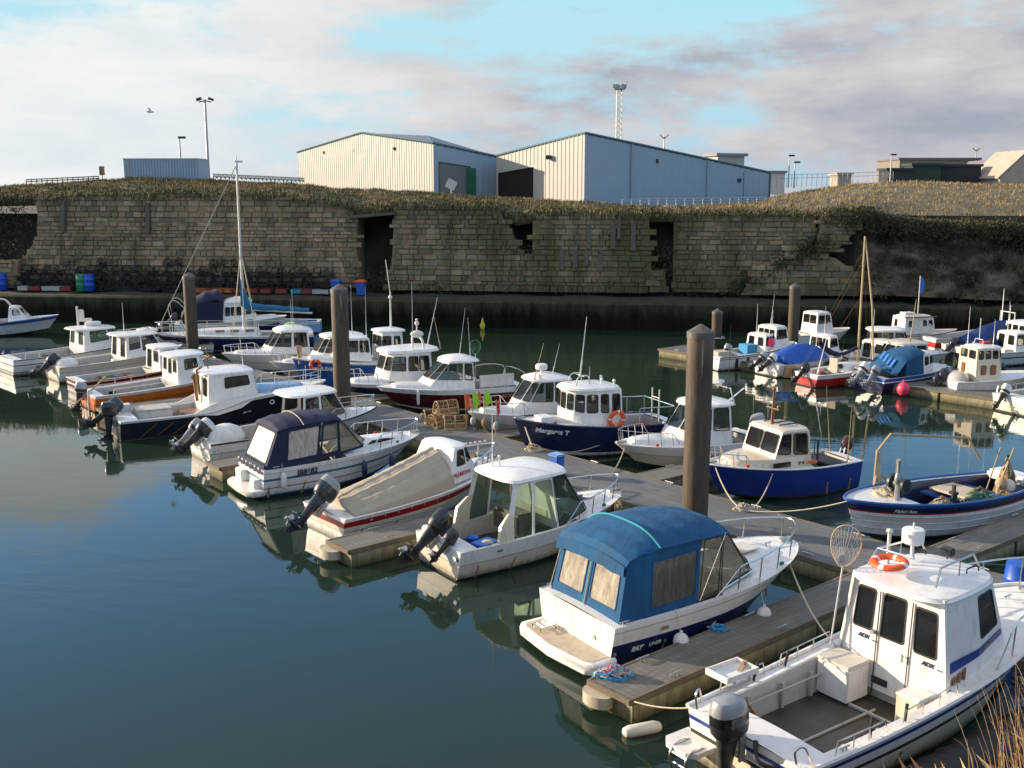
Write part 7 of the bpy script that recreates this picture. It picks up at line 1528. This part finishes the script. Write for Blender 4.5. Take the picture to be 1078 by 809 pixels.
ad=lambda p,z,k=1:(p[0]+ext.x*k,p[1]+ext.y*k,z)
s1=shed('warehouse','cream-fronted metal warehouse with a green-framed roller door, left of the two',[
 (A_,X_,z0,zA,zX,'clad_cream',[],'trim_green','doorway_shade',.44),(X_,B_,z0,zX,zB,'clad_cream',[],'trim_green','doorway_shade',.44),
 (B_,C_,z0,zB,zC,'clad_blue',[(.08,.56,.02,.77)],'door_green','roller_grey',.8)],
 [[(*A_,zA),(*X_,zX),ad(X_,zX),ad(A_,zA)],[(*X_,zX),(*B_,zB),(*C_,zC),ad(X_,zX)]],[[(*A_,zA),(*X_,zX),(*B_,zB),(*C_,zC)]])
mb=MB(); p=Vector((B_[0],B_[1]))+Vector((.77,.64))*4.75+Vector((.64,-.77))*.08; mb.box((p.x,p.y,8.6),(1.15,.1,5.2),0,rz=math.atan2(.64,.77)); mb.build('door_panel','door_green',s1)
mb=MB()
for px,py in ((346,161),(420,157),(378,159)):
    f=(px-318)/140.; q=Vector(A_)+(Vector(B_)-Vector(A_))*f; 
    t=PY(px,py,q.y); mb.box((t.x-.3,t.y-.45,t.z),(.5,.5,.3),0); mb.cyl((t.x,t.y,t.z),(t.x-.3,t.y-.4,t.z),.05)
mb.build('flood_lamp','outboard_leg',s1)
C2=(-1.62,110.15);K_=(6.8,100.);E_=(28.6,118.15); zC2,zK,zE=12.42,14.15,10.9
s2=shed('warehouse','larger blue-grey metal warehouse with a dark open doorway, right of the two',[
 (C2,K_,z0,zC2,zK,'clad_cream',[(.035,.44,.02,.72)],'doorway_shade','doorway_shade',.55),(K_,E_,z0,zK,zE,'clad_blue',[],'trim_green','doorway_shade',1.0)],  # near-black pane fills the open doorway, standing in for its unlit inside
 [[(*C2,zC2),(*K_,zK),(*E_,zE),ad(C2,zC2,2)]],[[(*C2,zC2),(*K_,zK),(*E_,zE)],[(*E_,zE),(*E_,z0)]])
mb=MB()
for px,py in ((690,170),(777,190),(577,166)):
    t=PY(px,py,lerp([(523,110),(614,99.6),(805,117.6)],px)); mb.box((t.x,t.y-.3,t.z),(.5,.4,.4),0)
mb.build('flood_lamp','outboard_leg',s2)
mb=MB()
for f in (.22,.62):
    q0=Vector(K_)+(Vector(E_)-Vector(K_))*f; mb.cut(); mb.tube([(q0.x+.1,q0.y-.12,6),(q0.x+.1,q0.y-.12,zK+(zE-zK)*f-.1)],.09,n=6)
mb.build_each('downpipe','clad_blue',s2); mb=MB(); s_=PY(782,195,115.3); mb.box((s_.x,s_.y-.05,s_.z-1.2),(.14,.2,5.2),0); mb.build('seam_post','outboard_leg',s2)
p=PY(763,173,116); e=empty('roof_cabin',(p.x,p.y,0),R(20),'small pale roof cabin behind the right warehouse roof','building'); mb=MB(); mb.box((0,0,p.z-1),(3.3,2.5,3.6),0); mb.build('wall','clad_cream',e); mb=MB(); mb.box((0,0,p.z+.95),(3.9,3.0,.30),0); mb.build('roof','roof_grey',e)
p=PY(176,189,87); e=empty('shipping_container',(p.x,p.y,p.z-.1),R(-3),'grey-blue ribbed container standing on the grassy bank at left','container'); mb=MB(); mb.box((0,0,.85),(6.1,2.4,1.66),0)
for i in range(26): mb.box((-2.9+i*.232,-1.22,.85),(.11,.06,1.5),0)
mb.build('box','clad_blue',e); mb=MB(); mb.box((0,0,1.70),(6.2,2.5,.08),0); mb.box((-2.55,-1.24,.85),(.05,.05,1.7),0); mb.build('frame','galvanised',e)
def post(px,y0,y1,D,label,head,r=.09,name='lamp_post',cat='lamp post'):
    b=PY(px,y0,D); t=PY(px,y1,D); h=t.z-b.z; e=empty(name,(b.x,b.y,b.z-.6),0,label,cat); mb=MB(); mb.tube([(0,0,0),(0,0,h+.6)],[r,r*.7],n=7); mb.build('pole','galvanised',e)
    mb=MB(); z=h+.6
    if head=='twin': 
        for sd in (-1,1): mb.box((sd*.50,0,z+.03),(.42,.30,.20),0,ry=sd*.35)
        mb.tube([(-.5,0,z-.2),(0,0,z-.1),(.5,0,z-.2)],.05)
    elif head=='arm': mb.box((.22,0,z),(.6,.3,.18),0); 
    elif head=='box': mb.box((0,0,z-.3),(.35,.25,.7),0)
    elif head=='fork': mb.tube([(-.5,0,z),(0,0,z-.5),(.5,0,z)],.06)
    mb.build('lamp_head','outboard_leg' if head!='box' else 'net_mix',e); return e
post(220,190,105,90,'tall twin-headed floodlight post beside the container','twin',.13)
post(190,168,145,92,'short lamp post rising behind the container','arm')
post(108,191,176,86,'small brown post box sign on the left bank','box',.06,'sign_post','sign')
post(699,160,142,125,'thin forked lamp post behind the right warehouse roof','fork')
post(830,192,164,115,'thin pale lamp post right of the warehouse','arm',.08); post(836,192,171,112,'short dark-headed lamp post right of the warehouse','arm',.08); post(937,190,163,120,'lamp post left of the long grey building','arm'); post(1027,170,156,150,'double-armed lamp post over the long grey building','fork')
b=PY(651,150,150); t=PY(652,94,150); e=empty('lattice_tower',(b.x,b.y,6),0,'tall lattice floodlight tower behind the right warehouse','tower'); H_=t.z-6; mb=MB()
for sx,sy in ((-1,-1),(1,-1),(1,1),(-1,1)): mb.tube([(sx*.42,sy*.42,0),(sx*.32,sy*.32,H_)],.05,n=4)
for k in range(22):
    z=H_*k/22; w=.42-.1*k/22
    for sx,sy,tx,ty in ((-1,-1,1,-1),(1,-1,1,1),(1,1,-1,1),(-1,1,-1,-1)): mb.tube([(sx*w,sy*w,z),(tx*w,ty*w,z+H_/22)],.028,n=4)
mb.build('mast_frame','galvanised',e); mb=MB(); mb.box((0,0,H_),(1.5,1.2,.15),0)
for x,y in ((-.75,-.4),(.75,-.4),(-.4,-.7),(.4,-.7),(0,.5)): mb.box((x,y,H_+.35),(.4,.35,.5),0)
mb.cyl((.8,0,H_),(1.1,0,H_+1.1),.06); mb.build('lamp_cluster','outboard_grey',e)
# railings
def railing(x0_,x1,y0,y1,D,h,n,label,mat='galvanised',mesh=False,thin=1):
    a=PY(x0_,y0,D);b_=PY(x1,y1,D); e=empty('railing',a,0,label,'railing'); d=b_-a; mb=MB()
    for z in (h,h*.55): mb.tube([Vector((0,0,z)),d+Vector((0,0,z))],.04*thin,n=4)
    mb.build('rail',mat,e); mb=MB()
    for i in range(n+1): mb.cut(); mb.tube([d*(i/n)-Vector((0,0,.5)),d*(i/n)+Vector((0,0,h))],.045*thin,n=4)
    if mesh:
        mb.build_each('post',mat,e); mb=MB()
        for i in range(n*2): mb.tube([d*(i/(n*2))+Vector((0,0,h if i%2 else .1)),d*((i+1)/(n*2))+Vector((0,0,.1 if i%2 else h))],.035,n=4)
        mb.build('lattice',mat,e); return
    mb.build_each('post',mat,e)
railing(224,320,189.5,194,92,.5,22,'latticed pale railing running from the lamp post to the cream warehouse',mesh=True)
railing(28,104,194,190.5,87,.35,14,'low dark fence along the left bank crest','outboard_leg'); railing(655,806,216,214,88,.45,16,'low blue-grey rail along the foot of the right warehouse','clad_blue'); railing(812,940,193,189,112,.8,24,'thin grey fence along the right bank crest','galvanised',thin=.55)
pm('tile_pale',(.40,.34,.27),rough=.8,var=.2,scale=1); pm('render_white',(.6,.58,.55),rough=.8); pm('wall_buff',(.22,.19,.16),rough=.85,var=.15); pm('dark_fence',(.03,.035,.04),rough=.8); pm('green_dark',(.03,.055,.045),rough=.8); pm('purple_roof',(.16,.14,.17),rough=.7)
def block(name,px0,px1,y0,y1,D,depth,wallm,roofm,label,gable=0):
    a=PY(px0,y1,D); b_=PY(px1,y1,D); t=PY(px0,y0,D).z; e=empty(name,((a.x+b_.x)/2,a.y+depth/2,a.z-1),0,label,'building'); w=b_.x-a.x; h=t-a.z+1
    mb=MB(); mb.box((0,0,h/2),(w,depth,h),0); 
    if gable: mb.loft([[(-w/2,-depth/2,h),(w/2,-depth/2,h),(0,-depth/2,h+gable)],[(-w/2,depth/2,h),(w/2,depth/2,h),(0,depth/2,h+gable)]],0)
    wl=mb.build('wall',wallm,e); mb=MB()
    if gable:
        for sd in (-1,1): mb.loft([[Vector((0,y,h+gable+.08)),Vector((sd*(w/2+.3),y,h-.1)),Vector((sd*(w/2+.3),y,h-.25)),Vector((0,y,h+gable-.07))] for y in (-depth/2-.2,depth/2+.2)],0)
    else: mb.box((0,0,h+.08),(w+.4,depth+.4,.28),0)
    mb.build('roof',roofm,e); 
    return e,wl,w,h,depth
e,wl,w,h,dp=block('long_building',946,1030,168,190,150,9,'wall_buff','purple_roof','long buff building with a purple-grey roof on the right skyline')
for i in range(5):
    mb=MB(); mb.box((-w/2+w*(i+.5)/5,-dp/2-.03,h-1.1),(1.2,.08,.8),0); mb.build('window','window_glass',wl)
block('container_shed',960,990,174,190,128,3,'green_dark','green_dark','dark green container before the long buff building')
block('container_shed',934,960,179,190,126,3,'dark_fence','dark_fence','low black hut left of the dark green container')
block('timber_fence_shed',990,1032,175,190,130,2,'dark_fence','dark_fence','black boarded enclosure right of the dark green container')
block('portacabin',805,826,182,196,125,4,'render_white','roof_grey','low pale cabin just right of the big warehouse'); block('portacabin',882,896,184,190,118,3,'tile_pale','tile_pale','small buff hut on the right bank crest')
block('gabled_house',1037,1050,180,194,135,7,'render_white','purple_roof','white gabled house at the right skyline',1.3); block('gabled_house',1052,1105,186,196,125,8,'tile_pale','tile_pale','pale-roofed house cut by the right edge of the view',3.0)
p=PY(475,199,86); mb=MB(); mb.box((0,0,.35),(.8,.05,.75),0,ry=.45); mb.cyl((0,0,-.6),(0,0,.3),.04); tag(mb.build('notice_board','render_white',loc=p),'tilted white board on the grass before the roller door','sign')
p=PY(158,118,75); mb=MB(); mb.loft([[Vector((x,q*math.cos(2*PI*i/8),q*math.sin(2*PI*i/8))) for i in range(8)] for x,q in ((-.25,.02),(-.1,.06),(.08,.07),(.2,.04),(.28,.01))],0)
for sd in (-1,1): mb.loft([[Vector((-.06,sd*.05,.02)),Vector((.10,sd*.05,.02)),Vector((.10,sd*.05,.04))],[Vector((-.08,sd*.35,.16)),Vector((.06,sd*.35,.16)),Vector((.06,sd*.35,.175))],[Vector((-.14,sd*.62,.10)),Vector((-.10,sd*.62,.10)),Vector((-.10,sd*.62,.11))]],0)
g=mb.build('gull','outboard_grey',loc=p); g.rotation_euler=(R(20),0,R(30)); tag(g,'gull flying alone in the pale left sky','bird')
# ---- sky, sun, camera
EL=14.5; SAZ=R(-72); sv=Vector((math.sin(SAZ)*math.cos(R(EL)),math.cos(SAZ)*math.cos(R(EL)),math.sin(R(EL))))
w=bpy.data.worlds.new('World'); sc.world=w; w.use_nodes=True; nt=w.node_tree; bg_=nt.nodes['Background']
sk=nt.nodes.new('ShaderNodeTexSky'); sk.sky_type='NISHITA'; sk.sun_disc=False; sk.sun_elevation=R(EL); sk.sun_rotation=math.atan2(sv.x,sv.y); sk.air_density=1.0; sk.dust_density=.35; sk.ozone_density=2.2
SKYS=.145
tc=nt.nodes.new('ShaderNodeTexCoord'); se=nt.nodes.new('ShaderNodeSeparateXYZ'); nt.links.new(tc.outputs['Generated'],se.inputs[0])
def math_(op,a,b=None,c=None):
    n=nt.nodes.new('ShaderNodeMath'); n.operation=op
    for i,v in enumerate((a,b,c)):
        if v is None: continue
        if hasattr(v,'is_output'): nt.links.new(v,n.inputs[i])
        else: n.inputs[i].default_value=v
    return n.outputs[0]
X_n,Y_n,Z_n=se.outputs
cb_=nt.nodes.new('ShaderNodeCombineXYZ'); nt.links.new(X_n,cb_.inputs[0]); nt.links.new(Y_n,cb_.inputs[1]); nt.links.new(math_('MULTIPLY',Z_n,3.3),cb_.inputs[2])
mpn=nt.nodes.new('ShaderNodeMapping'); mpn.inputs['Scale'].default_value=(1,1,1); mpn.inputs['Rotation'].default_value=(0,R(8),0); mpn.inputs['Location'].default_value=(2.1,5.5,0.2); nt.links.new(cb_.outputs[0],mpn.inputs[0])
n1=noise(nt,mpn.outputs[0],3.0,10,.58); n2=noise(nt,mpn.outputs[0],9,9,.66)
dens=math_('ADD',math_('MULTIPLY',n1,.72),math_('MULTIPLY',n2,.28))
dens=math_('SUBTRACT',dens,math_('MULTIPLY',math_('MAXIMUM',math_('SUBTRACT',Z_n,math_('MULTIPLY_ADD',math_('MINIMUM',math_('MAXIMUM',math_('MULTIPLY',X_n,-2.5),0),1),.085,.165)),0),2.6))
# thicker cover towards the sun on the left
sunx=math_('MULTIPLY',X_n,-1)
dens=math_('ADD',dens,math_('MULTIPLY',math_('MAXIMUM',math_('ADD',sunx,.05),0),.32))
dens=math_('ADD',dens,math_('MULTIPLY_ADD',X_n,.085,-.004))
mask=ramp(nt,dens,.497,.580)
oh=nt.nodes.new('ShaderNodeMapRange'); oh.interpolation_type='SMOOTHSTEP'; nt.links.new(Z_n,oh.inputs[0]); oh.inputs[1].default_value=.33; oh.inputs[2].default_value=.72; oh.inputs[3].default_value=0; oh.inputs[4].default_value=.75  # unseen bright cloud overhead, added to lift the soft fill light
mask=math_('MAXIMUM',mask,oh.outputs[0])
dark=ramp(nt,math_('SUBTRACT',noise(nt,mpn.outputs[0],5.5,8,.6),math_('MULTIPLY',sunx,.22)),.34,.70)
sunmix=ramp(nt,sunx,-.30,.30)
ccol=mixc(nt,sunmix,(.38,.36,.36),(.46,.47,.475)); cdark=mixc(nt,sunmix,(.195,.215,.255),(.35,.40,.43))
ccol=mixc(nt,dark,ccol,cdark)
tint=mixc(nt,1.0,sk.outputs[0],(.80,1.0,1.16),'MULTIPLY'); sky=nt.nodes.new('ShaderNodeVectorMath'); sky.operation='SCALE'; nt.links.new(tint,sky.inputs[0]); sky.inputs['Scale'].default_value=SKYS
ccs=nt.nodes.new('ShaderNodeVectorMath'); ccs.operation='SCALE'; nt.links.new(ccol,ccs.inputs[0]); ccs.inputs['Scale'].default_value=1
mn=nt.nodes.new('ShaderNodeVectorMath'); mn.operation='MINIMUM'; nt.links.new(sky.outputs[0],mn.inputs[0]); 
up=nt.nodes.new('ShaderNodeMapRange'); up.interpolation_type='SMOOTHSTEP'; nt.links.new(Z_n,up.inputs[0]); up.inputs[1].default_value=.17; up.inputs[2].default_value=.24
nt.links.new(mixc(nt,up.outputs[0],(.25,.41,.46),(.50,.66,.82)),mn.inputs[1])
hz=nt.nodes.new('ShaderNodeMapRange'); hz.interpolation_type='SMOOTHSTEP'; nt.links.new(Z_n,hz.inputs[0]); hz.inputs[1].default_value=.13; hz.inputs[2].default_value=0; hz.inputs[3].default_value=0; hz.inputs[4].default_value=.85
skc=mixc(nt,hz.outputs[0],mn.outputs[0],mixc(nt,sunmix,(.20,.32,.41),(.40,.435,.44)))
ovh=mixc(nt,oh.outputs[0],ccs.outputs[0],(.52,.49,.46))
fin=mixc(nt,mask,skc,ovh)
nt.links.new(fin,bg_.inputs[0]); bg_.inputs[1].default_value=1.0
sd=bpy.data.lights.new('sun','SUN'); sd.energy=4.3; sd.angle=R(.6); sd.color=(1,.83,.61); so=bpy.data.objects.new('sun',sd); COL.objects.link(so); so.rotation_euler=(-sv).to_track_quat('-Z','Y').to_euler()
cd=bpy.data.cameras.new('camera'); cd.sensor_width=36; cd.sensor_fit='HORIZONTAL'; cd.lens=FPX/1078*36; cd.clip_end=3000; cd.clip_start=.2; co=bpy.data.objects.new('camera',cd); COL.objects.link(co); co.location=(0,0,CH); co.rotation_euler=(PI/2-TH,0,0); sc.camera=co
sc.view_settings.view_transform='Standard'; sc.view_settings.look='None'; sc.view_settings.exposure=.95; sc.view_settings.gamma=1; sc.view_settings.use_curve_mapping=False
